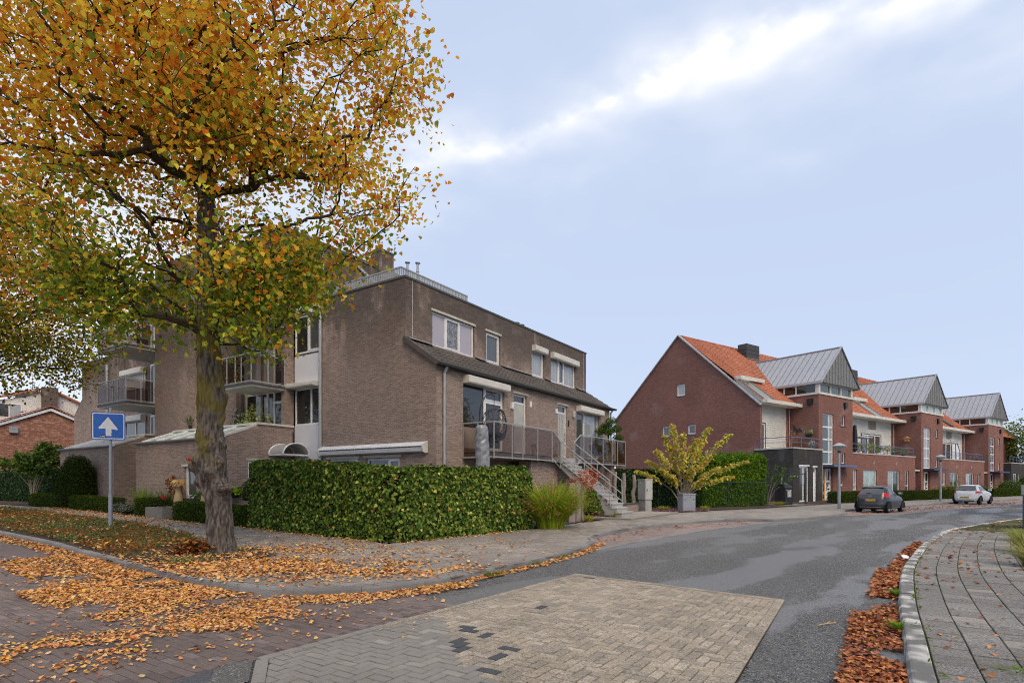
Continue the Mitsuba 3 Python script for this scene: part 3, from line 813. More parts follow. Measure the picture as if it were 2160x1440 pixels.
# windows of the street front
window(UP, ab, 1.53, 4.32, 7.15, 8.54, (2.43, 3.36), panes=['pane_lilac', 'pane_pattern', 'pane_lilac'], sash=(1,))
window(UP, ab, 5.19, 6.32, 7.14, 8.54, panes='pane_mid', sash=(0,))
window(UP, ab, 9.16, 10.41, 7.14, 8.53, panes='pane_curtain', sash=(0,))
window(UP, ab, 11.12, 14.03, 7.13, 8.55, (12.1, 12.75), panes=['pane_curtain', 'pane_mid', 'pane_curtain'], sash=(1,))
for a, b, c in ((1.47, 4.39, 8.54), (5.12, 6.40, 8.54)): put('lintel', MB(UP).box(a, b, -.05, .02, c + .002, c + .10), 'lintel_stone', ab)
shutter_box(UP, ab, 9.16, 10.46, 8.42, 8.72, .24); shutter_box(UP, ab, 11.1, 14.1, 8.40, 8.72, .24)
window(SE, ab, 1.57, 4.40, 2.95, 5.58, (3.10,), panes=['pane_dark', 'pane_dark'], rec=.12, name='window_door', sash=(1,), transom=(5.0, (1,)))
put('parapet_panel', MB(SE).box(1.66, 3.05, -.14, -.06, 3.0, 3.82), 'cream_panel', ab)
window(SE, ab, 5.14, 6.24, 2.93, 5.58, panes=['pane_pale', 'pane_dark'], rec=.12, transom=(5.2, (0,)), name='front_door_frame')
put('front_door', MB(SE).box(5.23, 6.15, -.15, -.115, 2.98, 5.15), 'cabinet_pale', ab, label='pale grey front door beside the hanging chair')
dk = window(SE, ab, 9.11, 10.13, 2.93, 5.55, panes=['pane_curtain', 'pane_mid'], rec=.12, transom=(5.17, (0,)), name='front_door_frame')
fd = put('front_door', MB(SE).box(9.19, 10.05, -.15, -.115, 2.97, 5.12), 'cabinet_pale', ab, label='pale grey front door at the head of the stairs')
put('letter_slot', MB(SE).box(9.4, 9.72, -.115, -.10, 3.72, 3.79), 'pipe_zinc', fd); put('handle', MB(SE).tube([(9.98, -.112, 3.85), (9.98, -.06, 3.85), (9.98, -.06, 4.15), (9.98, -.112, 4.15)], .012, 6), 'black_metal', fd)
for i in range(4): put('groove', MB(SE).box(9.3 + i * .18, 9.312 + i * .18, -.116, -.113, 4.0, 5.05), 'dark_trim', fd)
window(SE, ab, 11.14, 13.96, 2.95, 5.5, (12.25,), panes=['pane_mid', 'pane_curtain'], rec=.12, name='window_door', sash=(0,))
for a, b, c in ((5.07, 6.32, 5.58), (9.04, 10.21, 5.55)): put('lintel', MB(SE).box(a, b, -.05, .02, c + .002, c + .09), 'lintel_stone', ab)
shutter_box(SE, ab, 1.57, 4.46, 5.50, 5.80, .30); shutter_box(SE, ab, 11.1, 14.05, 5.42, 5.72, .30)
put('wall_lamp', MB(SE).box(4.86, 5.0, 0, .10, 4.86, 5.14), 'sign_white', ab); put('number_plate', MB(SE).box(6.45, 6.61, 0, .03, 5.12, 5.38), 'sign_white', ab)
put('number_plate', MB(SE).box(8.86, 9.06, 0, .03, 5.08, 5.3), 'sign_white', ab); put('wall_lamp', MB(SE).lathe([(0, -.2), (.09, -.15), (.10, 0), (.09, .15), (0, .2)], (10.72, .06, 5.2), 14), 'cabinet_pale', ab, smooth=40)
put('doorbell', MB(SE).box(10.17, 10.25, 0, .05, 4.55, 4.85), 'black_plastic', ab)
# balconies and landing of the street front
for s0, s1, cuts, nm in ((1.52, 5.88, (1.52, 2.73, 3.5, 4.66, 5.88), 'left'), (8.65, 14.13, (8.65, 9.79, 11.18, 12.32, 13.05, 14.13), 'right')):
    bal = put('balcony', MB(FA).box(s0 + .03, s1 - .03, -1.44, -.003, 2.60, 2.76), 'concrete', ab)
    pts = [(s0, -.03), (s0, -.75), (s0, -1.5)] + [(c, -1.5) for c in cuts[1:]] if nm == 'left' else [(s0, -1.5)] + [(c, -1.5) for c in cuts[1:]] + [(s1, -.75), (s1, -.03)]
    glass_rail(FA, bal, pts, 2.60, 3.92)
    put('deck', MB(FA).box(s0 + .05, s1 - .05, -1.45, -.02, 2.762, 2.80), 'dark_trim', bal)
put('pier', MB(FA).box(4.6, 6.9, -1.2, -.6, -.2, 2.55), 'brick_brown', ab); put('pier', MB(FA).box(9.6, 9.95, -1.3, -.9, -.2, 2.55), 'brick_brown', ab)
put('pier', MB(FA).box(12.7, 13.1, -1.3, -.9, -.2, 2.55), 'brick_brown', ab)
land = put('landing', MB(FA).box(5.9, 8.63, -1.5, -.003, 2.55, 2.77).box(6.6, 8.0, -1.56, -1.5, 2.5, 2.77), 'concrete', ab)
# stairs: fourteen blocks with proud treads
st = put('staircase', MB(FA).bar((6.75, -4.0, .25), (6.75, -1.5, 2.45), .12, .26).bar((7.82, -4.0, .25), (7.82, -1.5, 2.45), .12, .26), 'concrete', ab)
nst = 13
for i in range(nst):
    z = .22 + (i + 1) * (2.77 - .22) / (nst + 1); v0 = -4.42 + i * .225
    put('step', MB(FA).box(6.66, 7.9, v0, v0 + .30, z - .06, z).box(6.69, 7.87, v0 + .02, v0 + .30, z - .19 if i else .1, z - .06), 'concrete', st)
hr = MB(FA)
for u in (6.62, 7.94):
    top, bot = (u, -1.5, 3.49), (u, -3.88, 1.73)
    hr.tube([top, bot, (u, -3.9, .66)], .026, 8).tube([(u, -1.5, 2.9), (u, -3.88, 1.16)], .020, 8)
    for k in (0.02, .5): hr.tube([(u, -1.5 - 2.38 * k, 3.49 - 1.76 * k), (u, -1.5 - 2.38 * k, 2.55 - 1.85 * k)], .022, 8)
    hr.tube([(u, -1.62, 2.5), (u, -3.9, .82)], .024, 8)
put('handrail', hr, 'rail_grey', st, smooth=40)
for p, q, zq in (((5.88, -1.5), (6.62, -1.5), 3.49), ((8.65, -1.5), (7.94, -1.5), 3.49)):
    mb = MB(FA).tube([(*p, 3.92), (*q, zq)], .025, 8).tube([(*p, 2.68), (q[0], q[1], 2.3)], .022, 8).tube([(*q, zq), (*q, 2.3)], .022, 8)
    gr = put('landing_rail', mb, 'rail_grey', ab, smooth=40)
    put('glass_panel', MB(FA).raw([(p[0], p[1], 2.74), (q[0], q[1], 2.42), (q[0], q[1], zq - .05), (p[0], p[1], 3.87)], [(0, 1, 2, 3)]), 'smoked_glass', gr)
# gable: awning and windows behind the hedge
aw = put('awning_cassette', MB(GA).prism([(0, 2.80), (.10, 2.76), (.22, 2.80), (.25, 2.93), (.22, 3.02), (0, 3.16)], 'a', .45, 6.3), 'white_panel', ab, label='long closed white awning cassette on the gable')
for a in (.40, 6.3): put('end_cap', MB(GA).prism([(0, 2.76), (.11, 2.72), (.25, 2.77), (.285, 2.93), (.24, 3.06), (0, 3.19)], 'a', a, a + .06), 'cream_panel', aw)
put('front_bar', MB(GA).prism([(.215, 2.99), (.258, 2.95), (.262, 2.965), (.22, 3.005)], 'a', .46, 6.29), 'dark_trim', aw)
window(GA, ab, 1.84, 3.69, 1.0, 2.6, (2.5,), panes='pane_mid', sash=(0,)); window(GA, ab, 4.16, 5.95, 1.0, 2.62, (4.75,), panes='pane_mid', sash=(0,))
for a, b in ((1.76, 3.85), (4.08, 6.1)): put('lintel', MB(GA).box(a, b, -.05, .02, 2.62, 2.72), 'lintel_stone', ab)
# bay of white panels and tall windows beside the gable
BW = wallf(FA, 'u', .06)
for a, b, c, d in ((6.5, 8.36, -.2, 4.16), (6.5, 8.36, 5.95, 7.24), (6.5, 8.36, 9.04, 9.52)): put('bay_panel', MB(BW).box(a, b, -.08, 0, c, d), 'white_panel', ab)
put('bay_band', MB(BW).box(6.5, 8.36, -.12, -.02, 7.24, 7.33).box(6.5, 8.36, -.12, .01, 9.0, 9.04), 'dark_trim', ab)
put('bay_roof', MB(BW).box(6.42, 8.46, -.6, .08, 9.53, 9.70), 'dark_trim', ab)
window(BW, ab, 6.5, 8.36, 4.17, 5.80, (7.25,), panes='pane_dark', rec=.04); window(BW, ab, 6.5, 8.36, 7.33, 9.0, (7.45,), panes=['pane_mid', 'pane_dark'], rec=.04, sash=(0,))
shutter_box(wallf(FA, 'u', .04), ab, 6.58, 8.62, 5.78, 5.98, .42)
window(BW, ab, 6.7, 8.2, 1.0, 2.55, (7.3,), panes='pane_mid', rec=-.02)
# curved canopy over the entrance
cp = put('canopy', MB(FA).box(-1.2, .05, 7.35, 8.40, 2.80, 2.86), 'white_frame', ab)
arc = [(-.575 + .63 * math.cos(t), 2.86 + .46 * math.sin(t)) for t in np.linspace(0, PI, 15)]
for v in (7.35, 8.36): put('hoop', MB(FA).tube([(a, v, c) for a, c in arc], .035, 6), 'white_frame', cp, smooth=60)
g = MB(FA); V = [(a, v, c - .01) for v in (7.36, 8.35) for a, c in arc]; g.raw(V, [(j, j + 1, 16 + j, 15 + j) for j in range(14)]); put('hood', g, 'pane_hood', cp)
# upper set-back storey, chimney
UPR = wallf(FA, 'v', 8.41)
put('upper_storey', MB(FA).box(.05, 9.0, 8.41, 10.0, 9.3, 12.75).box(-.37, .05, 8.41, 8.72, 3.9, 12.75).box(.3, 9.0, 10.0, 24.0, 3.0, 12.7).box(2.5, 9, 24.0, 31.8, -.2, 9.4), 'brick_brown', ab)
put('upper_roof_edge', MB(FA).box(-.42, 9.05, 8.36, 24.1, 12.75, 12.9), 'dark_trim', ab)
ch = put('chimney', MB(FA).box(5.0, 5.86, 8.07, 8.9, 9.3, 13.62), 'brick_brown', ab)
put('chimney_cap', MB(FA).box(4.97, 5.89, 8.04, 8.93, 13.62, 13.72), 'dark_trim', ch); put('finial', MB(FA).lathe([(.10, 13.72), (.09, 13.8), (.04, 13.86), (.06, 13.95), (0, 14.3)], (5.2, 8.5, 0), 10), 'black_metal', ch)
put('flashing', MB(FA).bar((3.6, 8.39, 12.5), (5.0, 8.05, 11.6), .06, .12), 'zinc', ab)
put('joint_strip', MB(UPR).box(1.0, 1.02, 0, .006, 9.6, 12.6), 'white_frame', ab); downpipe(FA, ab, 1.6, 8.36, 9.5, 12.4, .05)
# recess with windows and a balcony, then the brick pier
RW = wallf(FA, 'u', -.30)
put('recess_wall', wall(wallf(FA, 'u', -.28), [(8.72, 2.4), (10.4, 2.4), (10.4, 12.7), (8.72, 12.7)], [(8.74, 10.3, 3.0, 5.75), (8.74, 10.3, 5.95, 8.5), (8.74, 10.3, 9.0, 11.4)]), 'brick_brown', ab)
W2 = wallf(FA, 'u', -.27)
window(W2, ab, 8.72, 11.66, 3.2, 5.78, (9.42, 9.92), panes=['pane_dark'], rec=.02, transom=(5.25, (0,)), fr=.09); window(W2, ab, 8.72, 11.66, 6.0, 8.5, (9.42, 9.92), panes=['pane_dark', 'pane_pale', 'pane_pale'], rec=.02, fr=.09)
window(W2, ab, 8.72, 11.66, 9.0, 11.5, (9.6, 10.5), panes=['pane_mid', 'pane_pale', 'pane_curtain'], rec=.02, fr=.09)
put('recess_backing', MB(FA).box(-.20, .28, 8.72, 13.6, 2.4, 12.7), 'brick_brown', ab)
put('pier', MB(FA).box(-.72, .3, 11.66, 13.9, 2.4, 12.7), 'brick_brown', ab); put('pier', MB(FA).box(-1.45, .3, 13.9, 17.82, -.2, 12.7), 'brick_brown', ab)
put('recess_pipe', MB(FA).tube([(-.45, 11.58, 3.0), (-.45, 11.58, 8.5)], .05, 8), 'dark_trim', ab)
for zf in (5.85, 8.60):
    b = put('balcony', MB(FA).box(-1.98, -.35, 8.42, 10.9, zf - .16, zf), 'concrete_soffit', ab)
    put('balcony_edge', MB(FA).box(-2.0, -1.98, 8.40, 10.92, zf - .10, zf).box(-2.0, -.37, 8.395, 8.42, zf - .10, zf), 'dark_trim', b)
    glass_rail(FA, b, [(-.4, 8.43), (-1.2, 8.43), (-1.97, 8.43), (-1.97, 9.15), (-1.97, 9.6), (-1.97, 10.25), (-1.97, 10.88), (-1.2, 10.88), (-.75, 10.88)], zf + .05, zf + 1.2)
for zf in (5.72, 8.58):
    b = put('balcony', MB(FA).box(-2.79, -1.2, 17.84, 21.08, zf - .16, zf).box(-1.2, .3, 18.2, 21.08, zf - .16, zf), 'concrete_soffit', ab)
    put('balcony_edge', MB(FA).box(-2.81, -2.79, 17.83, 21.1, zf - .10, zf).box(-2.81, -1.46, 17.815, 17.84, zf - .10, zf), 'dark_trim', b)
    glass_rail(FA, b, [(-1.5, 17.85), (-2.1, 17.85), (-2.78, 17.85), (-2.78, 18.7), (-2.78, 19.3), (-2.78, 19.9), (-2.78, 21.06), (-1.8, 21.06), (-.3, 21.06)], zf + .05, zf + 1.15)
    put('screen_panel', MB(FA).box(-.06, 0.0, 18.0, 19.6, zf + .02, zf + 1.0), 'cream_panel', b)
    for k, pp in enumerate(((-1.0, 18.3),) if zf < 6 else ()):
        pot = thing('potted_plant', 'grey-green plant in a terracotta pot on the lower left balcony', 'potted plant')
        put('pot', MB(FA).lathe([(0, zf), (.13, zf), (.17, zf + .28), (.14, zf + .28), (.13, zf + .24), (0, zf + .24)], (*pp, 0), 14), 'terracotta', pot)
        P = np.array([(FA @ (pp[0] + rng.normal(0, .17), pp[1] + rng.normal(0, .17), zf + .35 + .55 * rng.random(), 1))[:3] for _ in range(220)])
        put_leaves('foliage', leaves(P, rng.normal(size=(220, 3)) + (0, -.4, .6), .09, pick([C(120, 125, 100), C(90, 100, 70)], (1, 1), 220), OVAL), 'leaf', pot)
WL = wallf(FA, 'u', 0.0)
window(WL, ab, 18.2, 21.5, 2.9, 5.5, (19.0, 19.9, 20.6), panes=['pane_dark', 'pane_dark', 'pane_mid', 'pane_mid'], rec=-.02, fr=.09); window(WL, ab, 18.2, 21.5, 5.75, 8.4, (19.6, 20.3), panes=['pane_pale', 'pane_curtain', 'pane_mid'], rec=-.02, fr=.09)
window(WL, ab, 18.2, 21.5, 8.6, 11.4, (19.6, 20.3), panes=['pane_pale', 'pane_pale', 'pane_curtain'], rec=-.02, fr=.09)
window(WL, ab, 22.2, 24.7, 6.0, 8.1, (23.3,), panes='pane_mid', rec=-.02); window(WL, ab, 22.2, 24.7, 3.0, 5.3, (23.3,), panes='pane_mid', rec=-.02)
shutter_box(WL, ab, 22.1, 24.8, 8.0, 8.35, .3); shutter_box(WL, ab, 22.1, 24.8, 5.25, 5.6, .3)
put('roller_shutter', MB(WL).box(22.3, 24.6, .02, .05, 7.15, 8.02), 'white_board', ab)
put('left_gable', MB(WL).prism([(24.9, -.2), (32.3, -.2), (32.3, 6.1), (31.0, 7.1), (31.0, 9.5), (24.9, 9.5)], 'b', -.3, 0).box(21.5, 24.9, -.3, -.05, 2.4, 9.5), 'brick_brown', ab)
put('gable_edge', MB(WL).box(24.8, 31.05, -.35, .04, 9.5, 9.58).bar((32.42, -.1, 6.05), (31.0, -.1, 7.2), .14, .16), 'dark_trim', ab); downpipe(FA, ab, -.08, 27.0, 2.6, 9.0, .08)
put('rear_block', MB(FA).box(.4, 9.5, 6.5, 8.4, -.2, 9.28).box(.31, 9.5, 8.5, 31.9, -.2, 3.2), 'brick_brown', ab)
# single-storey extensions with glass roof lights
for n, (va, vb) in enumerate(((8.41, 15.98), (18.3, 25.05))):
    FW, SW = wallf(FA, 'u', -3.12), wallf(FA, 'v', va)
    holes = [(10.55, 11.55, 1.0, 2.32)] if n == 0 else []
    e = put('extension_wall', wall(FW, [(va, -.2), (vb, -.2), (vb, 3.45), (va, 3.45)], holes, .25), 'brick_brown', ab)
    side = [(-3.12 + .25, -.2), (-.02, -.2), (-.02, 4.1), (-1.66, 4.1), (-2.87, 3.55)]
    side = [(-3.12, -.2), (-.02, -.2), (-.02, 4.1), (-1.6, 4.1), (-3.12, 3.42)]
    put('extension_wall', wall(SW, side, [(-2.13, -.35, -.2, 2.55)] if n == 0 else [], .25), 'brick_brown', ab)
    if n == 0:
        window(SW, ab, -2.13, -.35, .35, 2.55, (-1.1,), panes='pane_dark', rec=.05, name='garden_door'); put('lintel', MB(SW).box(-2.2, -.28, -.04, .02, 2.56, 2.66), 'lintel_stone', ab)
        window(FW, ab, 10.55, 11.55, 1.0, 2.32, panes='pane_mid', sash=(0,)); put('lintel', MB(FW).box(10.4, 11.75, -.05, .03, 2.33, 2.43), 'lintel_stone', ab); put('sill', MB(FW).box(10.45, 11.7, -.1, .08, .90, .985), 'dark_trim', ab)
    put('extension_wall', MB(FA).box(-3.1, -.02, vb - .25, vb, -.2, 3.4), 'brick_brown', ab)
    put('parapet', MB(FA).box(-1.62, -1.35, va + .02, vb - .6, 3.45, 4.1), 'brick_brown', ab)
    put('coping', MB(FA).box(-1.72, -1.30, va - .06, vb - .5, 4.1, 4.19).box(-1.30, 0.02, va - .06, va + .3, 4.1, 4.188), 'cream_panel', ab)
    put('terrace_floor', MB(FA).box(-1.5, .3, va + .2, vb - .3, 2.8, 2.9), 'concrete', ab)
    gutter(FA, ab, (-3.2, va - .12, 3.52), (-3.2, vb + .15, 3.52), .08, 'pipe_zinc')
    sk = put('roof_light', MB(FA).bar((-3.12, va + .12, 3.53), (-1.66, va + .12, 4.10), .16, .10).bar((-3.12, vb - .55, 3.53), (-1.66, vb - .55, 4.10), .07, .09), 'cream_panel', ab)
    nb = 5
    for i in range(nb):
        w = (vb - .6 - va - .2) / nb; a = va + .2 + i * w
        put('glazing_bar', MB(FA).bar((-3.12, a + w, 3.55), (-1.68, a + w, 4.11), .05, .07), 'white_frame', sk)
        put('pane', MB(FA).raw([(-3.12, a, 3.53), (-1.66, a, 4.09), (-1.66, a + w, 4.09), (-3.12, a + w, 3.53)], [(0, 1, 2, 3)]), 'pane_green' if n == 0 else 'pane_pale', sk)
put('house_number', MB(wallf(FA, 'u', -3.12)).box(24.75, 24.87, 0, .02, 1.9, 2.15), 'sign_white', ab)


# ------------------------------------------------------------------ the red brick terrace with zinc-roofed towers
rb = thing('red_brick_terrace', 'long red brick row with orange tiled roof and three grey zinc-roofed towers along the street', 'building')
Tw, Per = wallf(FB, 'v', .8), 22.3
rz = lambda w: 8.55 + .834 * (w - 2.6)
GBW = wallf(FB, 'u', 0.0)
ghol = [(10.47, 11.47, 9.98, 11.11), (12.32, 13.2, 6.18, 7.22), (9.3, 10.2, 6.24, 7.16), (12.32, 13.2, 2.2, 3.24)]
put('gable_wall', wall(GBW, [(2.85, -.2), (19.5, -.2), (19.5, 8.35), (11.2, 15.72), (2.85, 8.1)], [(a, b, c, d) for a, b, c, d in ghol], .3), 'brick_red', rb)
for a, b, c, d in ghol: window(GBW, rb, a, b, c, d, panes='pane_curtain' if c > 9 else 'pane_mid', rec=.12, sash=(0,)); put('sill', MB(GBW).box(a - .05, b + .05, -.1, .03, c - .07, c - .003), 'dark_trim', rb)
put('gable_coping', MB(FB).bar((-.02, 2.72, 8.20), (-.02, 11.2, 15.80), .34, .10), 'lead', rb); put('gable_coping', MB(FB).bar((-.02, 19.62, 8.28), (-.02, 11.2, 15.80), .30, .09), 'lead', rb)
put('body', MB(FB).box(.3, 71, 3.6, 19.3, -.2, 8.5), 'brick_red', rb)
# orange tiles: one corrugated, stepped sheet over the whole front slope, cut where the roof is cut
recs = [(.3, 1.95), (Per - .9, Per + 1.1)]
def tiles(t0, t1, w0, w1, step=.36):
    ts = np.arange(t0, t1 + .04, .08); n = int((w1 - w0) / .834 * 1.08 / step) + 1
    V, F = [], []
    wv = .032 * np.cos(2 * PI * ts / .24) + .012 * np.cos(4 * PI * ts / .24 + 1)
    rows = []
    for i in range(n):
        for e, lift in ((0, .045), (1, .0)):
            w = w0 + (w1 - w0) * min(1, (i + e) / n)
            rows.append(np.c_[ts, np.full_like(ts, w - .02 * (1 - e)), rz(w) + .06 + lift + wv])
    V = np.vstack(rows); m = len(ts)
    F = [(i * m + j, i * m + j + 1, (i + 1) * m + j + 1, (i + 1) * m + j) for i in range(len(rows) - 1) for j in range(m - 1)]
    return V, np.array(F)
mb = MB(FB)
wr = (4.0, 5.3)
cuts = [.12]
for a, b in recs: cuts += [a, b]
cuts.append(71)
lo = .12
for a, b in recs:
    if a - lo > .1: mb.raw(*tiles(lo, a, 2.5, 11.2))
    mb.raw(*tiles(a, b, 5.3, 11.2)); lo = b
mb.raw(*tiles(lo, 71, 2.5, 11.2))
roofk = put('roof', MB(FB).raw([(.1, 5.3, rz(5.3)), (71, 5.3, rz(5.3)), (71, 11.2, rz(11.2)), (.1, 11.2, rz(11.2)), (71, 19.7, 8.3), (.1, 19.7, 8.3)], [(0, 1, 2, 3), (3, 2, 4, 5)]), 'tile_orange', rb)
put('roof_tiles', mb, 'tile_orange', roofk, kind='stuff')
g = MB(FB)
for i in range(196): g.tube([(.15 + i * .36, 11.2, rz(11.2) + .04), (.52 + i * .36, 11.2, rz(11.2) + .055)], .12, 7)
put('ridge_tiles', g, 'tile_orange', roofk, kind='stuff')
for a, b in recs:   # loggias cut into the slope
    key = put('roof_recess', MB(FB).box(a - .02, b + .02, 5.2, 5.3, 8.6, rz(5.3)).box(a, b, 2.9, 5.3, 8.6, 8.7), 'white_board', roofk)
    for q, d in ((a, -1), (b, 1)): put('cheek', MB(FB).prism([(2.75, 8.62), (5.3, 8.62), (5.3, rz(5.3) + .1), (2.75, rz(2.75) + .1)], 'a', q - .04, q + .04), 'white_board', roofk)
    for q in (a, b): put('cheek_trim', MB(FB).bar((q, 2.7, rz(2.7) + .16), (q, 5.35, rz(5.35) + .16), .10, .06), 'zinc_dark', roofk)
    put('recess_lintel', MB(FB).box(a - .1, b + 2.0 - .9 * (a > 2), 4.75, 5.4, 10.72, 11.05), 'cream_panel', roofk)
for c in (9.9, 32.2, 54.5):
    k = put('chimney', MB(FB).box(c - 1.15, c + 1.15, 9.6, 10.6, 13.8, 16.0), 'chimney_dark', rb)
    for i in range(3): put('chimney_band', MB(FB).box(c - 1.18, c + 1.18, 9.57, 10.63, 14.55 + i * .42, 14.62 + i * .42), 'slate_black', k)
    put('flashing', MB(FB).bar((c - 1.3, 9.5, rz(9.5) + .13), (c + 1.3, 9.5, rz(9.5) + .13), .25, .05), 'lead', k)


def boards(t0, t1, z0, z1, w, holes=()):
    """White weatherboards, cut around openings."""
    mb = MB(FB); z = z0
    while z < z1 - .02:
        zt = min(z + .185, z1)
        segs = [(t0, t1)]
        for a, b, c, d in holes:
            if z < d and zt > c: segs = [(p, q) for s0, s1 in segs for p, q in ((s0, min(s1, a)), (max(s0, b), s1)) if q - p > .03]
        for p, q in segs: mb.prism([(w, z), (w - .04, z + .004), (w - .012, zt - .03), (w, zt - .03)], 'a', p, q)
        z += .185
    return mb


def terrace_rail(pts, z, parent):
    mb = MB(FB)
    for p, q in zip(pts[:-1], pts[1:]):
        mb.bar((*p, z + .85), (*q, z + .85), .06, .05).bar((*p, z + .45), (*q, z + .45), .03, .03)
        n = max(1, int(np.linalg.norm(np.subtract(q, p)) / 1.5))
        for i in range(n + 1):
            c = np.array(p) + (np.array(q) - p) * i / n; mb.bar((*c, z), (*c, z + .85), .05, .05)
    return put('terrace_rail', mb, 'blue_metal', parent)


def tower(t0, k):
    c, hw = t0 + 3.4, 3.55
    holes = [(t0 + .68, t0 + 2.65, 3.3, 7.8), (t0 + 4.08, t0 + 4.83, 6.87, 7.8), (t0 + 4.08, t0 + 4.83, 3.46, 4.4), (t0 + .68, t0 + 2.6, .1, 2.95)]
    tk = put('tower', wall(Tw, [(t0, -.2), (t0 + 6.28, -.2), (t0 + 6.28, 9.4), (t0, 9.4)], holes, .3), 'brick_red', rb)
    put('side_wall', MB(FB).box(t0 + .002, t0 + .3, 1.1, 8.5, -.2, 9.4), 'brick_red', tk); put('side_wall', MB(FB).box(t0 + 5.98, t0 + 6.278, 1.1, 8.5, -.2, 9.4), 'brick_red', tk)
    put('floor', MB(FB).box(t0 + .3, t0 + 5.98, 1.0, 8.0, 3.0, 3.2).box(t0 + .3, t0 + 5.98, 1.3, 8, 9.2, 9.4), 'concrete', tk)
    pn = ['pane_teal', 'pane_curtain', 'pane_dark'][k]
    mbk = window(Tw, rb, t0 + .68, t0 + 2.65, 3.3, 7.8, (t0 + 1.9,), panes=[pn, 'pane_curtain' if k < 1 else pn], rec=.12, fr=.09)
    for z in (4.42, 5.52, 6.62): put('transom', MB(Tw).box(t0 + .7, t0 + 2.63, -.17, -.10, z - .06, z + .06), 'white_frame', mbk)
    for z0, z1 in ((6.87, 7.8), (3.46, 4.4)):
        window(Tw, rb, t0 + 4.08, t0 + 4.83, z0, z1, panes='pane_mid', rec=.12); put('sill', MB(Tw).box(t0 + 4.0, t0 + 4.95, -.1, .05, z0 - .09, z0 - .003), 'dark_trim', tk)
    # clerestory
    put('sill_band', MB(FB).box(t0 - .08, t0 + 6.36, .72, 5.2, 9.4, 9.58), 'cream_panel', tk)
    cl = put('clerestory', MB(FB).box(t0, t0 + .28, .8, 1.1, 9.58, 10.42).box(t0 + 6.0, t0 + 6.28, .8, 1.1, 9.58, 10.42).box(t0 + .28, t0 + 6.0, .82, .92, 10.30, 10.42).box(t0 + .02, t0 + .12, 1.1, 5.0, 10.30, 10.42), 'cream_panel', tk)
    for i in range(3):
        a = t0 + .28 + i * 1.907
        put('pane', MB(FB).box(a + .06, a + 1.85, .93, .95, 9.58, 10.3), 'pane_green' if k and i < 3 else 'pane_teal', cl)
        if i: put('mullion', MB(FB).box(a - .06, a + .06, .82, .97, 9.58, 10.3), 'cream_panel', cl)
    for i, (a, b) in enumerate(((1.1, 2.75), (2.9, 3.85), (3.95, 4.8))):
        put('pane', MB(FB).box(t0 + .06, t0 + .08, a, b, 9.58, 10.3), 'pane_dark', cl); put('mullion', MB(FB).box(t0 + .0, t0 + .12, b, b + .13, 9.58, 10.3), 'cream_panel', cl)
    put('clerestory_back', MB(FB).box(t0 + .2, t0 + 6.1, 1.2, 6.5, 9.58, 10.4), 'dark_trim', tk)
    # zinc roof
    wb = lambda z: 2.6 + (z - 8.55) / .834 + .15
    ze, zr = 10.45, 13.85
    rk = put('zinc_roof', MB(FB).raw([(c - hw, .5, ze), (c, .5, zr), (c, wb(zr), zr), (c - hw, wb(ze), ze), (c + hw, .5, ze), (c + hw, wb(ze), ze)], [(0, 1, 2, 3), (1, 4, 5, 2)]).raw([(c - hw, .5, ze - .02), (c + hw, .5, ze - .02), (c + hw, wb(ze), ze - .02), (c - hw, wb(ze), ze - .02)], [(0, 1, 2, 3)]), 'zinc', rb)
    for i in range(14):
        w = .62 + i * .58
        top = min(1.0, max(0.0, 1 - (w - wb(ze)) / (wb(zr) - wb(ze)))) if w > wb(ze) else 1.0
        f0 = 0.0 if w < wb(ze) else (w - wb(ze)) / (wb(zr) - wb(ze))
        if f0 > .97: continue
        for sg in (-1, 1):
            a = (c + sg * hw * (1 - f0), w, ze + (zr - ze) * f0 + .012); b = (c, w, zr + .012)
            put('standing_seam', MB(FB).bar(a, b, .035, .05), 'zinc_dark' if i else 'zinc', rk)
    put('ridge_cap', MB(FB).bar((c, .48, zr + .03), (c, wb(zr) + .1, zr + .03), .22, .07), 'zinc', rk)
    for sg in (-1, 1):
        put('eave_fascia', MB(FB).box(c + sg * hw - .06, c + sg * hw + .06, .46, wb(ze) - .05, ze - .14, ze + .06), 'zinc', rk)
        put('verge', MB(FB).bar((c + sg * (hw + .02), .49, ze - .02), (c, .49, zr + .04), .08, .16), 'zinc' if sg < 0 else 'dark_trim', rk)
        put('valley', MB(FB).bar((c + sg * (hw + .08), wb(ze) - .15, ze - .1), (c, wb(zr) - .05, zr - .02), .22, .05), 'lead', rk)
    put('gable_cladding', MB(FB).prism([(c - hw + .05, ze - .05), (c + hw - .05, ze - .05), (c, zr - .05)], 'b', .52, .58), 'zinc_dark', rk)
    for i in range(-6, 7):
        x = i * .53; put('cladding_seam', MB(FB).box(c + x - .018, c + x + .018, .478, .52, ze - .04, zr - .12 - (zr - ze) * abs(x) / hw), 'zinc_dark', rk)
    # lights, canopy and entrance door
    for p in ((c + 1.3, .8, 'f'), (t0, 1.6, 's')):
        mb = MB(FB)
        if p[2] == 'f': mb.prism([(p[0] - .22, 9.0), (p[0] + .22, 9.0), (p[0] + .16, 8.45), (p[0] - .16, 8.45)], 'b', .62, .8)
        else: mb.prism([(1.25, 9.05), (1.78, 9.05), (1.70, 8.5), (1.33, 8.5)], 'a', t0 - .2, t0 - .002)
        put('wall_box', mb, 'black_plastic', tk)
    put('entrance_canopy', MB(FB).box(t0 + .5, t0 + 4.9, -.25, .79, 3.06, 3.24), 'blue_dark' if k else 'blue_metal', tk)
    pk = put('entrance_panel', MB(FB).box(t0 + 1.6, t0 + 2.6, 1.05, 1.10, .1, 2.95), 'white_frame', tk, label='white entrance panel with dark number blocks')
    put('pane', MB(FB).box(t0 + 1.85, t0 + 2.35, 1.03, 1.05, 1.9, 2.75), 'pane_dark', pk)
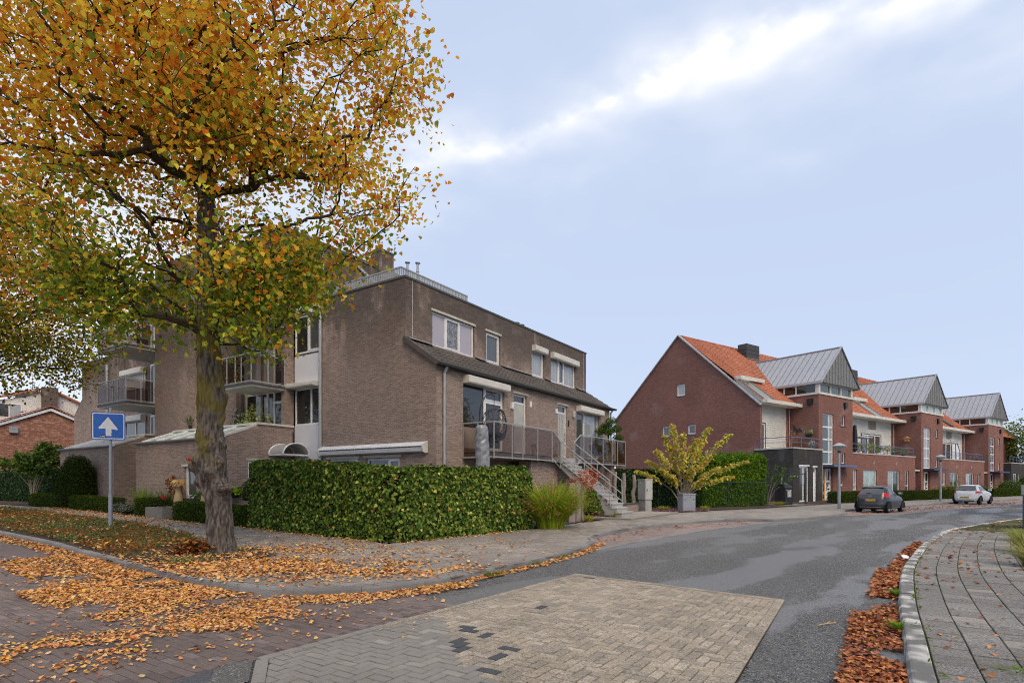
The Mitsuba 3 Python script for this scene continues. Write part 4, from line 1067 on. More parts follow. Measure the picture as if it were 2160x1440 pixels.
    for i, (a, b, z0, z1) in enumerate(((1.85, 2.0, .95, 1.75), (2.05, 2.2, 1.35, 1.75), (2.25, 2.42, 1.55, 1.75), (2.1, 2.4, 1.05, 1.2), (2.1, 2.4, .7, .85), (2.1, 2.4, .35, .5))):
        put('number_block', MB(FB).box(t0 + a, t0 + b, 1.04, 1.05, z0, z1), 'print_black', pk)
    dk = put('entrance_door', MB(FB).box(t0 + .68, t0 + .8, 1.05, 1.12, .1, 2.95).box(t0 + 1.45, t0 + 1.6, 1.05, 1.12, .1, 2.95).box(t0 + .8, t0 + 1.45, 1.05, 1.12, 2.8, 2.95).box(t0 + .8, t0 + 1.45, 1.05, 1.12, 1.65, 1.95).box(t0 + .8, t0 + 1.45, 1.05, 1.12, .65, .9).box(t0 + .8, t0 + 1.45, 1.05, 1.12, .1, .25), 'orange_paint', tk, label='orange framed entrance door')
    for z0, z1 in ((1.95, 2.8), (.9, 1.65), (.25, .65)): put('pane', MB(FB).box(t0 + .8, t0 + 1.45, 1.075, 1.095, z0, z1), 'pane_mid', dk)


for k in range(3): tower(5.66 + Per * k, k)


def plant(label, F, p, z, h, r, n, pal, wts, size, shape=OVAL, pot=None, name='potted_plant', cat='potted plant', group=None, seed=None):
    t = thing(name, label, cat, group)
    q = np.random.default_rng(seed or 5)
    b = z
    if pot: put('pot', MB(F).lathe([(0, z), (pot[0] * .8, z), (pot[0], z + pot[1]), (pot[0] * .85, z + pot[1]), (0, z + pot[1] * .85)], (*p, 0), 12), pot[2], t); b = z + pot[1]
    u = q.normal(size=(n, 3)); u /= np.linalg.norm(u, axis=1, keepdims=True); rad = q.random(n) ** .4
    L = np.c_[p[0] + u[:, 0] * r * rad, p[1] + u[:, 1] * r * rad, b + h / 2 + u[:, 2] * h / 2 * rad]
    P = L @ F[:3, :3].T + F[:3, 3]
    put_leaves('foliage', leaves(P, u @ F[:3, :3].T + q.normal(size=(n, 3)) * .6 + (0, 0, .3), size * q.uniform(.7, 1.3, n), pick(pal, wts, n, q), shape, r=q), 'leaf', t)
    g = MB(F)
    for i in range(5): g.tube([(p[0], p[1], b - .05), (p[0] + q.normal(0, r * .35), p[1] + q.normal(0, r * .35), b + h * .6)], [.012, .005], 4)
    put('stems', g, 'stem_pale', t)
    return t


# terraces between the towers
for k, (a, b, w0, dark) in enumerate(((-.03, 4.68, 0.0, True), (11.94, 26.3, .8, False), (34.24, 48.6, .8, False), (56.7, 72.0, 0.0, True))):
    m = 'brick_black' if dark else 'brick_red'
    Wk = wallf(FB, 'v', w0)
    if dark: hol = [(a + .92, a + 2.43, .12, 3.02), (a + 3.12, a + 3.71, .12, 2.97)]
    else: hol = [(a + .06, a + .90, 1.0, 2.92), (a + 2.19, a + 5.09, .25, 2.92), (a + 7.56, a + 10.4, .25, 2.92), (a + 11.72, a + 12.81, .6, 2.92)]
    tk = put('terrace_wall', wall(Wk, [(a, -.2), (b, -.2), (b, 4.42), (a, 4.42)], hol, .3), m, rb)
    put('side_wall', MB(FB).box(a, a + .3, w0 + .302, 3.4, -.2, 4.42), m, tk); put('side_wall', MB(FB).box(b - .3, b, w0 + .302, 3.4, -.2, 4.42), m, tk)
    put('deck', MB(FB).box(a + .3, b - .3, w0 + .3, 3.4, 4.2, 4.36), 'concrete', tk)
    put('coping', MB(FB).box(a - .05, b + .05, w0 - .05, w0 + .35, 4.42, 4.53).box(a - .048, a + .35, w0 + .35, 3.3, 4.42, 4.528), 'concrete_soffit', tk)
    pn = ['pane_curtain', 'pane_mid', 'pane_teal']
    if k == 0:
        window(Wk, rb, *hol[0], (a + 1.7,), panes=['pane_mid', 'pane_dark'], rec=.1, fr=.12, name='garden_door')
        dd = window(Wk, rb, *hol[1], panes='pane_mid', rec=.1, fr=.1, transom=(2.5, (0,)), name='side_door'); put('door_leaf', MB(Wk).box(a + 3.2, a + 3.62, -.13, -.10, .2, 2.45), 'white_frame', dd)
        for h in hol: put('lintel', MB(Wk).box(h[0] - .08, h[1] + .08, -.05, .03, h[3] + .002, h[3] + .12), 'white_frame', tk)
    elif k == 3:
        for h in hol: window(Wk, rb, *h, panes='pane_mid', rec=.1, fr=.12)
    else:
        window(Wk, rb, *hol[0], panes='pane_curtain', rec=.12, transom=(1.5, (0,))); window(Wk, rb, *hol[1], (a + 3.65,), panes=['pane_green', 'pane_green'] if k == 1 else ['pane_curtain', 'pane_teal'], rec=.12, fr=.1, transom=(.95, (0, 1)))
        window(Wk, rb, *hol[2], (a + 9.0,), panes=['pane_curtain', 'pane_teal'], rec=.12, fr=.1); window(Wk, rb, *hol[3], panes='pane_teal', rec=.12, transom=(1.4, (0,)))
        for x in (a + 4.4, a + 9.6): put('brick_emblem', MB(Wk).prism(Polygon([(x - .18, 3.55), (x - .05, 3.6), (x + .2, 3.85), (x + .06, 3.72), (x + .14, 3.5), (x, 3.64)]).buffer(.025), 'b', 0, .02), 'lintel_stone', tk)
    terrace_rail([(a + .05, 3.0), (a + .05, w0 + .15), (b - .1, w0 + .15)] if k != 3 else [(a, w0 + .15), (b, w0 + .15)], 4.52, rb)
    if k < 3:
        downpipe(FB, rb, b + .12, w0 + .1, .1, 3.2, .07); u0 = [.1, 11.95, 34.25][k]; u1 = u0 + ([4.96, 15.1, 15.1][k])
        hs = [[(.3, 1.6, 4.3, 6.8)], [(17.84, 18.75, 4.3, 6.7), (19.75, 24.3, 4.3, 6.85), (21.4, 23.2, 7.43, 8.3)], [(40.1, 41.1, 4.3, 6.7), (42.0, 46.6, 4.3, 6.85), (43.7, 45.5, 7.43, 8.3)]][k]
        hk = put('boarded_wall', MB(FB).box(u0, u1, 3.42, 3.6, 4.2, 8.5), 'white_board', rb)
        put('weatherboards', boards(u0, u1, 4.3, 8.42, 3.42, hs), 'white_board', hk, kind='stuff')
        put('brick_return', MB(FB).box(u1, u1 + 1.0, 3.38, 3.6, 4.2, 8.5), 'brick_red', rb)
        W3 = wallf(FB, 'v', 3.40)
        for i, h in enumerate(hs):
            if h[2] > 7: put('window_shutter', MB(W3).box(h[0], h[1], 0, .03, h[2], h[3]), 'wood_grey', hk); continue
            window(W3, rb, *h, [h[0] + (h[1] - h[0]) * f for f in (.33, .7)] if h[1] - h[0] > 2 else (), panes='pane_mid', rec=-.02, fr=.12)
            put('opening_trim', MB(W3).box(h[0] - .07, h[0], 0, .08, h[2], h[3] + .07).box(h[1], h[1] + .07, 0, .08, h[2], h[3] + .07).box(h[0], h[1], 0, .08, h[3], h[3] + .07), 'dark_trim', hk)
        downpipe(FB, rb, u1 + .3, 3.25, 4.5, 8.2, .05)
        put('eave_gutter', MB(FB).box(max(u0 - .1, -.3), u1 + .9, 2.2, 2.45, 8.38, 8.66).box(u0, u1 + .9, 2.45, 3.5, 8.38, 8.46), 'cream_panel', rb)
        put('porch_roof', MB(FB).box(b + .05, b + 1.62, .9, 2.5, 2.98, 3.12), 'cream_panel', rb); put('porch_wall', MB(FB).box(b + .0, b + 1.63, 2.5, 2.7, -.2, 4.4), 'brick_red', rb)
put('party_wall', MB(FB).prism([(2.9, -.2), (10, -.2), (10, 15.2), (2.9, 8.9)], 'a', 71.6, 72.0), 'brick_red', rb); put('party_coping', MB(FB).bar((71.8, 2.8, 8.95), (71.8, 10, 15.3), .4, .1), 'lead', rb)
put('terrace_screen', MB(FB).box(66, 71, .3, .34, 4.6, 6.6), 'pane_pale', rb)
put('roof_window', MB(FB).bar((44.3, 2.9, rz(2.9) + .25), (44.3, 4.0, rz(4.0) + .25), 1.1, .1), 'dark_trim', roofk)
put('wall_plate', MB(GBW).box(-.34, .25, 0, .03, 2.1, 2.25), 'sign_white', rb)
put('wall_ornament', MB(wallf(FB, 'u', 5.66)).prism(Polygon([(2.2, 6.2), (2.45, 6.6), (2.7, 6.45), (3.0, 6.9), (3.05, 6.4), (2.85, 6.3), (2.75, 6.0), (2.6, 6.25)]), 'b', 0, .03), 'black_metal', rb)
# things on the terraces
GR = [C(70, 95, 45), C(95, 120, 55), C(120, 140, 75)]
plant('hanging basket of white flowers on the first tower side wall', FB, (5.35, 1.5), 5.75, .45, .38, 160, GR + [[.7, .7, .68]], (2, 2, 1, 3), .13, pot=(.28, .16, 'black_plastic'), name='hanging_basket', cat='flower basket', seed=21)
plant('leafless brown potted shrub on the dark brick terrace', FB, (2.6, 1.6), 4.36, 1.6, .5, 130, [C(130, 105, 85), C(150, 120, 95)], (1, 1), .10, pot=(.25, .35, 'petal_red'), seed=22)
plant('white flowering box behind the rail of the dark brick terrace', FB, (3.9, .5), 4.5, .5, .35, 140, GR + [[.7, .7, .68]], (2, 1, 1, 3), .11, pot=(.25, .25, 'blue_dark'), seed=23)
plant('yellow-green plant at the right end of the dark brick terrace rail', FB, (4.4, .75), 4.45, .5, .3, 120, [C(140, 150, 50), C(110, 130, 50)], (1, 1), .11, pot=(.2, .2, 'blue_dark'), seed=24)
for i, (t_, h, r, lab, pal, pot) in enumerate(((14.6, .9, .5, 'leafy green plant with red flowers at the left of the middle terrace', GR + [C(170, 60, 60)], 'white_panel'), (17.0, 1.1, .55, 'bushy yellow-green plant in the centre of the middle terrace', [C(150, 150, 60), C(110, 130, 60)], 'terracotta'), (18.6, .7, .45, 'pale plant in a white pot right of the yellow-green plant', GR, 'white_panel'), (20.4, .9, .5, 'thin grey plant in a white pot on the middle terrace', [C(130, 135, 110), C(150, 150, 120)], 'white_panel'), (22.3, .8, .5, 'grey-green pot plant beside the glazed wall of the middle terrace', [C(110, 120, 90)], 'black_plastic'), (24.6, .6, .5, 'dark green plant at the right end of the middle terrace', GR, 'black_plastic'))):
    plant(lab, FB, (t_, 1.35), 4.36, h, r, 160, pal, [1] * len(pal), .13, pot=(.22, .35, pot), seed=30 + i)
t = thing('parasol', 'closed black parasol standing on the middle terrace', 'parasol'); put('cover', MB(FB).lathe([(.03, 4.36), (.03, 4.7), (.22, 4.75), (.24, 5.6), (.16, 7.2), (.05, 7.3), (0, 7.3)], (14.2, 1.6, 0), 12), 'black_plastic', t)
t = thing('awning_frame', 'pale garden seat canopy in front of the middle terrace window', 'garden seat'); put('frame', MB(FB).bar((15.6, 2.2, 4.4), (15.6, 2.2, 6.2), .1).bar((18.2, 2.2, 4.4), (18.2, 2.2, 6.2), .1).bar((15.5, 2.2, 6.2), (18.4, 2.2, 6.2), .12), 'cabinet_grey', t); put('canopy', MB(FB).bar((15.8, 2.1, 6.25), (18.2, 2.1, 6.25), .9, .06), 'white_panel', t)
t = thing('bird_house', 'small wooden bird house on the second tower side wall', 'bird house'); put('box', MB(FB).box(27.6, 27.94, 1.9, 2.3, 6.3, 6.65), 'bird_wood', t); put('roof', MB(FB).prism([(1.78, 6.63), (2.42, 6.63), (2.1, 6.85)], 'a', 27.5, 27.945), 'bird_wood', t)
t = thing('parasol', 'closed pale yellow parasol leaning on the far terrace', 'parasol'); put('cover', MB(FB).tube([(42.4, 1.6, 4.5), (41.9, 1.8, 5.2), (41.2, 2.2, 7.2)], [.3, .26, .05], 8), 'cream_panel', t)
t = thing('garden_screen', 'white panelled screen in a dark frame on the far terrace', 'screen'); put('panel', MB(FB).prism([(38.6, 4.5), (41.0, 4.5), (41.0, 5.6), (40.2, 6.5), (38.6, 6.5)], 'b', 1.2, 1.24), 'white_panel', t); put('frame', MB(FB).bar((38.6, 1.19, 6.5), (40.2, 1.19, 6.5), .08).bar((40.2, 1.19, 6.5), (41.0, 1.19, 5.6), .08).bar((41, 1.19, 5.6), (41, 1.19, 4.5), .08).bar((39.6, 1.19, 4.5), (39.6, 1.19, 6.5), .08), 'blue_dark', t)

# ------------------------------------------------------------------ the orange-red house at the far left
FC = frame((-43.75, 50, .3), UC, VC)
oh = thing('orange_brick_house', 'orange-red brick house with low tiled gable and white dormer at the far left', 'house')
HW = wallf(FC, 'v', 0)
put('gable_wall', wall(HW, [(-6.0, -.5), (8.2, -.5), (8.2, 5.4), (2.5, 8.05), (-6, 4.05)], [(.55, 2.1, .3, 2.3), (5.4, 6.6, 1.6, 2.6)]), 'brick_orange', oh)
put('soldier_course', MB(HW).box(-6, 8.2, 0, .02, 5.95, 6.12), 'brick_orange', oh)
for a, b, c in ((-6.3, 3.95, 0), (8.5, 5.25, 0)):
    put('barge_board', MB(FC).bar((a, -.2, b + .08), (2.5, -.2, 8.02), .12, .22), 'white_frame', oh)
rk = put('roof', MB(FC).raw([(-6.5, -.35, 4.05), (2.5, -.35, 8.25), (2.5, 9, 8.25), (-6.5, 9, 4.05), (8.7, -.35, 5.3), (8.7, 9, 5.3)], [(0, 1, 2, 3), (1, 4, 5, 2)]), 'tile_orange', oh)
g = MB(FC)
for s in (-1, 1):
    x1, z1 = (-6.5, 4.05) if s < 0 else (8.7, 5.3)
    for i in range(26):
        f0, f1 = i / 26, (i + 1.15) / 26
        g.bar((2.5 + (x1 - 2.5) * f0, -.3, 8.31 + (z1 - 8.25) * f0), (2.5 + (x1 - 2.5) * f1, -.3, 8.36 + (z1 - 8.25) * f1), .26, .07)
put('verge_tiles', g, 'tile_orange', rk, kind='stuff')
put('side_wall', MB(FC).box(-6, 8.2, .3, 8.8, -.5, 4.0), 'brick_orange', oh)
dm = put('dormer', MB(FC).prism([(-1.4, 5.6), (1.0, 5.6), (6.0, 5.6), (6.0, 8.6), (4.3, 9.4), (2.6, 10.1), (.9, 9.25), (-1.4, 8.75)], 'b', 2.6, 8.5), 'white_board', oh)
put('dormer_roof', MB(FC).bar((-1.7, 2.5, 8.85), (2.7, 2.5, 10.3), .5, .16).bar((6.3, 2.5, 8.45), (3.1, 2.5, 10.0), .5, .16), 'tile_orange', dm)
window(wallf(FC, 'v', 2.58), oh, -1.2, .7, 7.3, 8.6, (-.2,), panes=['pane_dark', 'pane_curtain'], rec=-.02)
put('chimney', MB(FC).box(2.05, 3.25, 1.9, 2.9, 7.6, 10.3), 'brick_brown', oh); put('chimney', MB(FC).box(.4, 2.2, 5.0, 6.0, 8.6, 10.2), 'chimney_dark', oh)
window(HW, oh, .55, 2.1, .3, 2.3, (1.1,), panes=['pane_curtain', 'pane_mid'], fr=.14); window(HW, oh, 5.4, 6.6, 1.6, 2.6, panes='pane_mid')
put('wall_lantern', MB(HW).box(-.35, .25, .02, .35, 5.75, 6.3), 'cabinet_grey', oh)


# ------------------------------------------------------------------ plants
def gz(x, y): return .12 + float(off(x, y))


def hedge(label, path, thick, z0s, z1s, size, dens, pal, wts, name='hedge', shape=OVAL, m='leaf', down=.5, rough=.10, seed=1, group=None, round_=.12, backs=.35):
    """A clipped hedge along a ground path (its middle line): dark core and many leaf faces over its surface."""
    q = np.random.default_rng(seed); path = np.array(path, float)
    s = np.r_[0, np.cumsum(np.linalg.norm(np.diff(path, axis=0), axis=1))]; Ls = s[-1]
    z0s, z1s = np.broadcast_to(z0s, len(path)), np.broadcast_to(z1s, len(path))
    def at(t):
        c = np.stack([np.interp(t, s, path[:, k]) for k in (0, 1)], -1); e = .15
        d = np.stack([np.interp(np.clip(t + e, 0, Ls), s, path[:, k]) - np.interp(np.clip(t - e, 0, Ls), s, path[:, k]) for k in (0, 1)], -1)
        d /= np.linalg.norm(d, axis=-1, keepdims=True) + 1e-9
        return c, d, np.stack([d[..., 1], -d[..., 0]], -1), np.interp(t, s, z0s), np.interp(t, s, z1s)
    key = thing(name, label, 'hedge' if 'hedge' in name else 'shrub', group)
    n = max(2, int(Ls / .4)); t = np.linspace(0, Ls, n + 1); c, d, nr, a0, a1 = at(t)
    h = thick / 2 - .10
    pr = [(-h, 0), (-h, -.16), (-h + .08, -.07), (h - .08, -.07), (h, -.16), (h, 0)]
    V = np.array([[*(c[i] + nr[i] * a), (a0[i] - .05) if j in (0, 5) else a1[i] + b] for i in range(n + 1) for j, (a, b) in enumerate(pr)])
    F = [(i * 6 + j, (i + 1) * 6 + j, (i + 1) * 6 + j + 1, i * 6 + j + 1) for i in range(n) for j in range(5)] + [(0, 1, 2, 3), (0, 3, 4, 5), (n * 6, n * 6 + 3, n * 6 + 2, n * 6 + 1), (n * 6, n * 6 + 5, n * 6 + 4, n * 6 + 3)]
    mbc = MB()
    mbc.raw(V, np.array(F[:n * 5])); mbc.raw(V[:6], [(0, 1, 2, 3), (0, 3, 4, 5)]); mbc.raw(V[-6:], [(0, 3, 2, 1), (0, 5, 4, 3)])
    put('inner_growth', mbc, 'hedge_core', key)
    H = (z1s - z0s).mean()
    per = 2 * H + thick; N = int(dens * (Ls * per + thick * H * 2))
    tt = q.uniform(0, Ls, N); ww = q.choice(4, N, p=np.array([H * 1.0, thick, H * backs, thick * H * 2 / Ls + 1e-6]) / (H + thick + H * backs + thick * H * 2 / Ls + 1e-6))
    fr = q.random(N); c, d, nr, a0, a1 = at(tt)
    end = ww == 3; tt2 = np.where(q.random(N) < .5, 0, Ls); c2, d2, nr2, b0, b1 = at(tt2)
    c = np.where(end[:, None], c2, c); d = np.where(end[:, None], d2, d); nr = np.where(end[:, None], nr2, nr); a0 = np.where(end, b0, a0); a1 = np.where(end, b1, a1)
    side = np.select([ww == 0, ww == 1, ww == 2, ww == 3], [np.ones(N), fr * 2 - 1, -np.ones(N), fr * 2 - 1])
    fz = np.where(ww == 1, 1.0, q.random(N)); sgn = np.where(tt2 == 0, -1, 1)
    P = np.c_[c + nr * (side * thick / 2)[:, None], a0 + (a1 - a0) * fz]
    Nn = np.select([(ww == 0)[:, None], (ww == 1)[:, None], (ww == 2)[:, None], end[:, None]], [np.c_[nr, np.zeros(N)], np.tile([0, 0, 1.], (N, 1)), np.c_[-nr, np.zeros(N)], np.c_[d * sgn[:, None], np.zeros(N)]])
    e = np.clip((a1 - P[:, 2]) / round_, 0, 1); P[:, :2] -= (nr * side[:, None]) * (round_ * (1 - e) ** 2)[:, None] * (ww != 1)[:, None]
    edge = np.clip((1 - np.abs(side)) * thick / 2 / round_, 0, 1); P[:, 2] -= np.where(ww == 1, round_ * (1 - edge) ** 2, 0)
    bump = (meshkit.fbm(P * 2.3, 3, seed) - .5) * 2 * rough + q.normal(0, rough * .35, N)
    P += Nn * bump[:, None]
    P[:, 2] = np.maximum(P[:, 2], a0 + .01)
    nn = Nn + q.normal(0, .45, (N, 3)); dr_ = q.normal(0, .6, (N, 3)) + np.array([0, 0, -down])
    put_leaves('leaves', leaves(P, nn, size * q.uniform(.65, 1.25, N), pick(pal, wts, N, q), shape, droop=dr_, r=q), m, key, kind='stuff')
    return key


def bush(label, p, r, h, size, n, pal, wts, name='shrub', cat='shrub', shape=OVAL, m='leaf', z=None, power=2.2, up=0.0, seed=1, group=None, taper=0.0, fuzz=.10, frame_=None):
    q = np.random.default_rng(seed); key = thing(name, label, cat, group)
    z = gz(*p) if z is None else z
    th, ph = q.uniform(0, 2 * PI, n), np.arccos(1 - q.random(n) * 1.25) 
    rr = np.sin(ph) ** (2 / power); zz = np.sign(np.cos(ph)) * np.abs(np.cos(ph)) ** (2 / power)
    hz = np.where(zz > 0, .62, .38) * h; lump = 1 + (meshkit.fbm(np.c_[np.cos(th) * 1.4, np.sin(th) * 1.4, zz * 1.6] + seed, 3, seed) - .5) * .5
    sh = q.uniform(1 - fuzz * 3, 1 + fuzz, n) * lump; tp = 1 - taper * np.clip(zz, 0, 1)
    P = np.c_[p[0] + r * rr * np.cos(th) * sh * tp, p[1] + r * rr * np.sin(th) * sh * tp, z + .40 * h + hz * zz * sh]
    P[:, 2] = np.maximum(P[:, 2], z + .01)
    N = np.c_[np.cos(th) * rr, np.sin(th) * rr, zz + .15] + q.normal(0, .5, (n, 3))
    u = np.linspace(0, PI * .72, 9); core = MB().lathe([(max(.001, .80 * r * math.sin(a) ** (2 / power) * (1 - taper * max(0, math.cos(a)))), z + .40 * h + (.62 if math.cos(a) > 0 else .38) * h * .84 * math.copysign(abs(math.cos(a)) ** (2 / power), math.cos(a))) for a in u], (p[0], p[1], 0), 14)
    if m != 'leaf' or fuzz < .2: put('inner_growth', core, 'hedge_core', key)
    put_leaves('leaves', leaves(P, N, size * q.uniform(.6, 1.3, n), pick(pal, wts, n, q), shape, droop=q.normal(0, .8, (n, 3)) + (0, 0, up), r=q), m, key, kind='stuff')
    return key


def tuft(label, p, n, h, spread, pal, wts, width=.012, name='grass_clump', cat='ornamental grass', seed=1, z=None, plumes=None, group=None, lean=.55):
    """A clump of arching blades."""
    q = np.random.default_rng(seed); key = thing(name, label, cat, group); z = gz(*p) if z is None else z
    a = q.uniform(0, 2 * PI, n); hh = h * q.uniform(.55, 1.05, n); sp = spread * q.random(n) ** .6
    base = np.c_[p[0] + np.cos(a) * sp * .38, p[1] + np.sin(a) * sp * .38, np.full(n, z)]
    t = np.linspace(0, 1, 6); col = pick(pal, wts, n, q)
    droop = q.uniform(.1, 1.0, n) * lean
    pts = base[:, None] + np.stack([np.cos(a)[:, None] * sp[:, None] * t ** 1.8, np.sin(a)[:, None] * sp[:, None] * t ** 1.8, hh[:, None] * (t - droop[:, None] * .55 * t ** 3.2)], -1)
    side = np.c_[-np.sin(a + q.normal(0, .5, n)), np.cos(a), np.zeros(n)]; w = width * (1 - t ** 2 * .9)[None, :, None]
    V = np.stack([pts - side[:, None] * w, pts + side[:, None] * w], 2).reshape(n, 12, 3)
    f = np.array([(2 * i, 2 * i + 1, 2 * i + 3, 2 * i + 2) for i in range(5)]); f = np.vstack([f[:, [0, 1, 2]], f[:, [0, 2, 3]]])
    F = (f[None] + (np.arange(n) * 12)[:, None, None]).reshape(-1, 3)
    put_leaves('blades', (V.reshape(-1, 3), F, np.repeat(col, 12, 0)), 'leaf', key, kind='stuff')
    if plumes:
        k, pp, pw = plumes; idx = q.choice(n, k); tip = pts[idx, -1]; d = pts[idx, -1] - pts[idx, -2]
        m = 14; P = (tip[:, None] + d[:, None] * q.uniform(-.9, 1.1, (k, m, 1)) + q.normal(0, .025, (k, m, 3))).reshape(-1, 3)
        put_leaves('plumes', leaves(P, q.normal(size=(k * m, 3)), .07, pick(pp, pw, k * m, q), LANCE, droop=np.repeat(d, m, 0) + q.normal(0, .03, (k * m, 3)), r=q), 'leaf', key, kind='stuff')
    return key


IVY = [C(62, 84, 34), C(86, 110, 44), C(112, 132, 58), C(44, 62, 30), C(156, 158, 82), C(150, 100, 56)]
IVYW = (4, 5, 3.6, 3.4, 1.0, .3)
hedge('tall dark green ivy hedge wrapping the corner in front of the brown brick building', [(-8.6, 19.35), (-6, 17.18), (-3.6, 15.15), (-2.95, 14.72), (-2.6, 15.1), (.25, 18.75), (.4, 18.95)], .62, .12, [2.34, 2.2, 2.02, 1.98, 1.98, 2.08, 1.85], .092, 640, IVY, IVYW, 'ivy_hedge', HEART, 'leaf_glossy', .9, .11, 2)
BOX = [C(48, 66, 24), C(66, 86, 30), C(86, 104, 38), C(34, 46, 22)]
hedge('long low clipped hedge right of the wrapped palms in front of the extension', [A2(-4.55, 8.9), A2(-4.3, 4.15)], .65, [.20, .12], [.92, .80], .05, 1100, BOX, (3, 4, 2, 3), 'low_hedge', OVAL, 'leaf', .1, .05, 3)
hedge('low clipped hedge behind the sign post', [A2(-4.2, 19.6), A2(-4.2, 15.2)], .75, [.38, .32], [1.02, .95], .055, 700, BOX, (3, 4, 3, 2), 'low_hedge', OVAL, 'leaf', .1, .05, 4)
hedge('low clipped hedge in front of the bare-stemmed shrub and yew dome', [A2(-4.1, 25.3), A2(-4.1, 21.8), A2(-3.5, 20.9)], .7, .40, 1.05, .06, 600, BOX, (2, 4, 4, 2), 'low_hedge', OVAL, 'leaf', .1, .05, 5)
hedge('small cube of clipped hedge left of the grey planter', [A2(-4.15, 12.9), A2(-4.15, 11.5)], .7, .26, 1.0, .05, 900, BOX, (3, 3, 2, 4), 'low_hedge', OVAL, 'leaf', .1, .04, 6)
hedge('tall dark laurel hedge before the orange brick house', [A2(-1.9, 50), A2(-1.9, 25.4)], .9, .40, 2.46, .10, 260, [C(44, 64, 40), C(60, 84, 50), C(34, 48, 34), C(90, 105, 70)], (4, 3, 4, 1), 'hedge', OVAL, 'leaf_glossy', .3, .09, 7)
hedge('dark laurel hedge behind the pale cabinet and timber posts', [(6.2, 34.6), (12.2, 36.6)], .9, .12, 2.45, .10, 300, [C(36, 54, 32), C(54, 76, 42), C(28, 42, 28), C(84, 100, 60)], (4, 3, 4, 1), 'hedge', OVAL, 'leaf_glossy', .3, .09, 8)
CON = [C(70, 104, 30), C(98, 132, 40), C(120, 148, 52), C(44, 70, 26)]
hedge('tall bright green conifer hedge behind the green wire fence', [(11.6, 36.4), (14, 37.4), (16.7, 38.9)], 1.5, .12, [3.2, 3.45, 3.5], .16, 460, CON, (4, 4, 2, 3), 'conifer_hedge', LANCE, 'leaf', -.5, .22, 9, round_=.35)
hedge('long low clipped hedge along the red brick row before the first tower', [B2(.35, -2.85), B2(14.8, -2.85), B2(33.5, -2.85)], .85, .12, .96, .07, 520, [C(46, 64, 28), C(66, 84, 34), C(88, 100, 44), C(34, 44, 22)], (4, 4, 2, 3), 'low_hedge', OVAL, 'leaf', .1, .05, 10)
hedge('low clipped hedge behind the white car', [B2(36.5, -2.85), B2(62, -2.85)], .85, .12, 1.0, .09, 260, BOX, (4, 4, 2, 3), 'low_hedge', OVAL, 'leaf', .1, .05, 12)
bush('dark clipped yew dome beside the brick extension', A2(-3.85, 20.7), .92, 2.5, .085, 13000, [C(44, 60, 22), C(58, 76, 26), C(76, 92, 34), C(30, 42, 18)], (4, 4, 2, 3), 'yew_dome', shape=LANCE, power=2.6, taper=.25, seed=3, m='leaf_glossy', fuzz=.05)
def branchy(label, p, stems, n, size, pal, wts, name, cat, seed, z=None, leaf_from=.55, spread=.35, hang=-.2, thick=.035, m='leaf', group=None):
    """A small tree or shrub: stems run to the given tips, leaves along their outer part."""
    q = np.random.default_rng(seed); key = thing(name, label, cat, group); z = gz(*p) if z is None else z
    P, N = [], []
    for tip in stems:
        b = np.array([p[0] + q.normal(0, .06), p[1] + q.normal(0, .06), z]); tip = np.array(tip, float); d = tip - b
        t = np.linspace(0, 1, 7); arch = np.array([0, 0, 1.]) * np.linalg.norm(d[:2]) * .28
        c = b + d * np.c_[t ** 1.35, t ** 1.35, t ** .8] + arch * (t * (1 - t))[:, None] + q.normal(0, .03, (7, 3)) * (t * (1 - t) * 3)[:, None]
        put('stem', MB().tube(c, thick * (1 - .8 * t), 6), 'stem_pale', key, smooth=60)
        k = int(n / len(stems)); tt = leaf_from + (1.02 - leaf_from) * q.random(k) ** .8
        base = np.stack([np.interp(tt, t, c[:, i]) for i in range(3)], 1)
        w = spread * np.clip(1.25 - tt, .25, 1)
        P.append(base + q.normal(0, 1, (k, 3)) * (w[:, None] * np.array([1, 1, .45]))); N.append(q.normal(0, .6, (k, 3)) + np.array([0, -.5, .6]))
    P, N = np.vstack(P), np.vstack(N)
    put_leaves('leaves', leaves(P, N, size * q.uniform(.6, 1.25, len(P)), pick(pal, wts, len(P), q), OVAL, droop=q.normal(0, .6, (len(P), 3)) + (0, 0, hang), r=q), m, key, kind='stuff')
    return key


pS = A2(-3.7, 27.2); q = np.random.default_rng(5)
branchy('tall green shrub with pale bare stems beside the yew dome', pS, [(pS[0] + a, pS[1] + b, c) for a, b, c in ((-1.7, -.2, 2.9), (-1.1, .3, 3.3), (-.4, 0, 2.6), (-.6, .2, 3.2), (.2, .2, 3.3), (.6, .1, 3.9), (1.1, .2, 3.7), (1.4, 0, 3.0), (.9, -.3, 2.6))], 3400, .17, [C(70, 96, 42), C(96, 120, 56), C(52, 74, 38), C(120, 138, 80)], (4, 3, 4, 1), 'tall_shrub', 'shrub', 6, leaf_from=.72, spread=.55)
def at_px(px, py, D): return ((px - 1080) / 1200 * D, D, 1.6 + (1020 - py) / 1200 * D)
pT = (10.2, 34.0)
tips = [(1417, 895, 34), (1440, 915, 33.2), (1402, 918, 34.4), (1470, 925, 33.5), (1495, 902, 34.5), (1540, 916, 33.6), (1385, 950, 33.4), (1366, 972, 34.2), (1342, 993, 33.3), (1395, 990, 33.0), (1498, 962, 33.2), (1575, 972, 33.4), (1546, 1004, 33.2), (1488, 1008, 32.8), (1440, 955, 33), (1460, 985, 32.9), (1415, 1003, 33), (1420, 965, 34.6), (1475, 950, 34.6), (1515, 985, 34.4)]
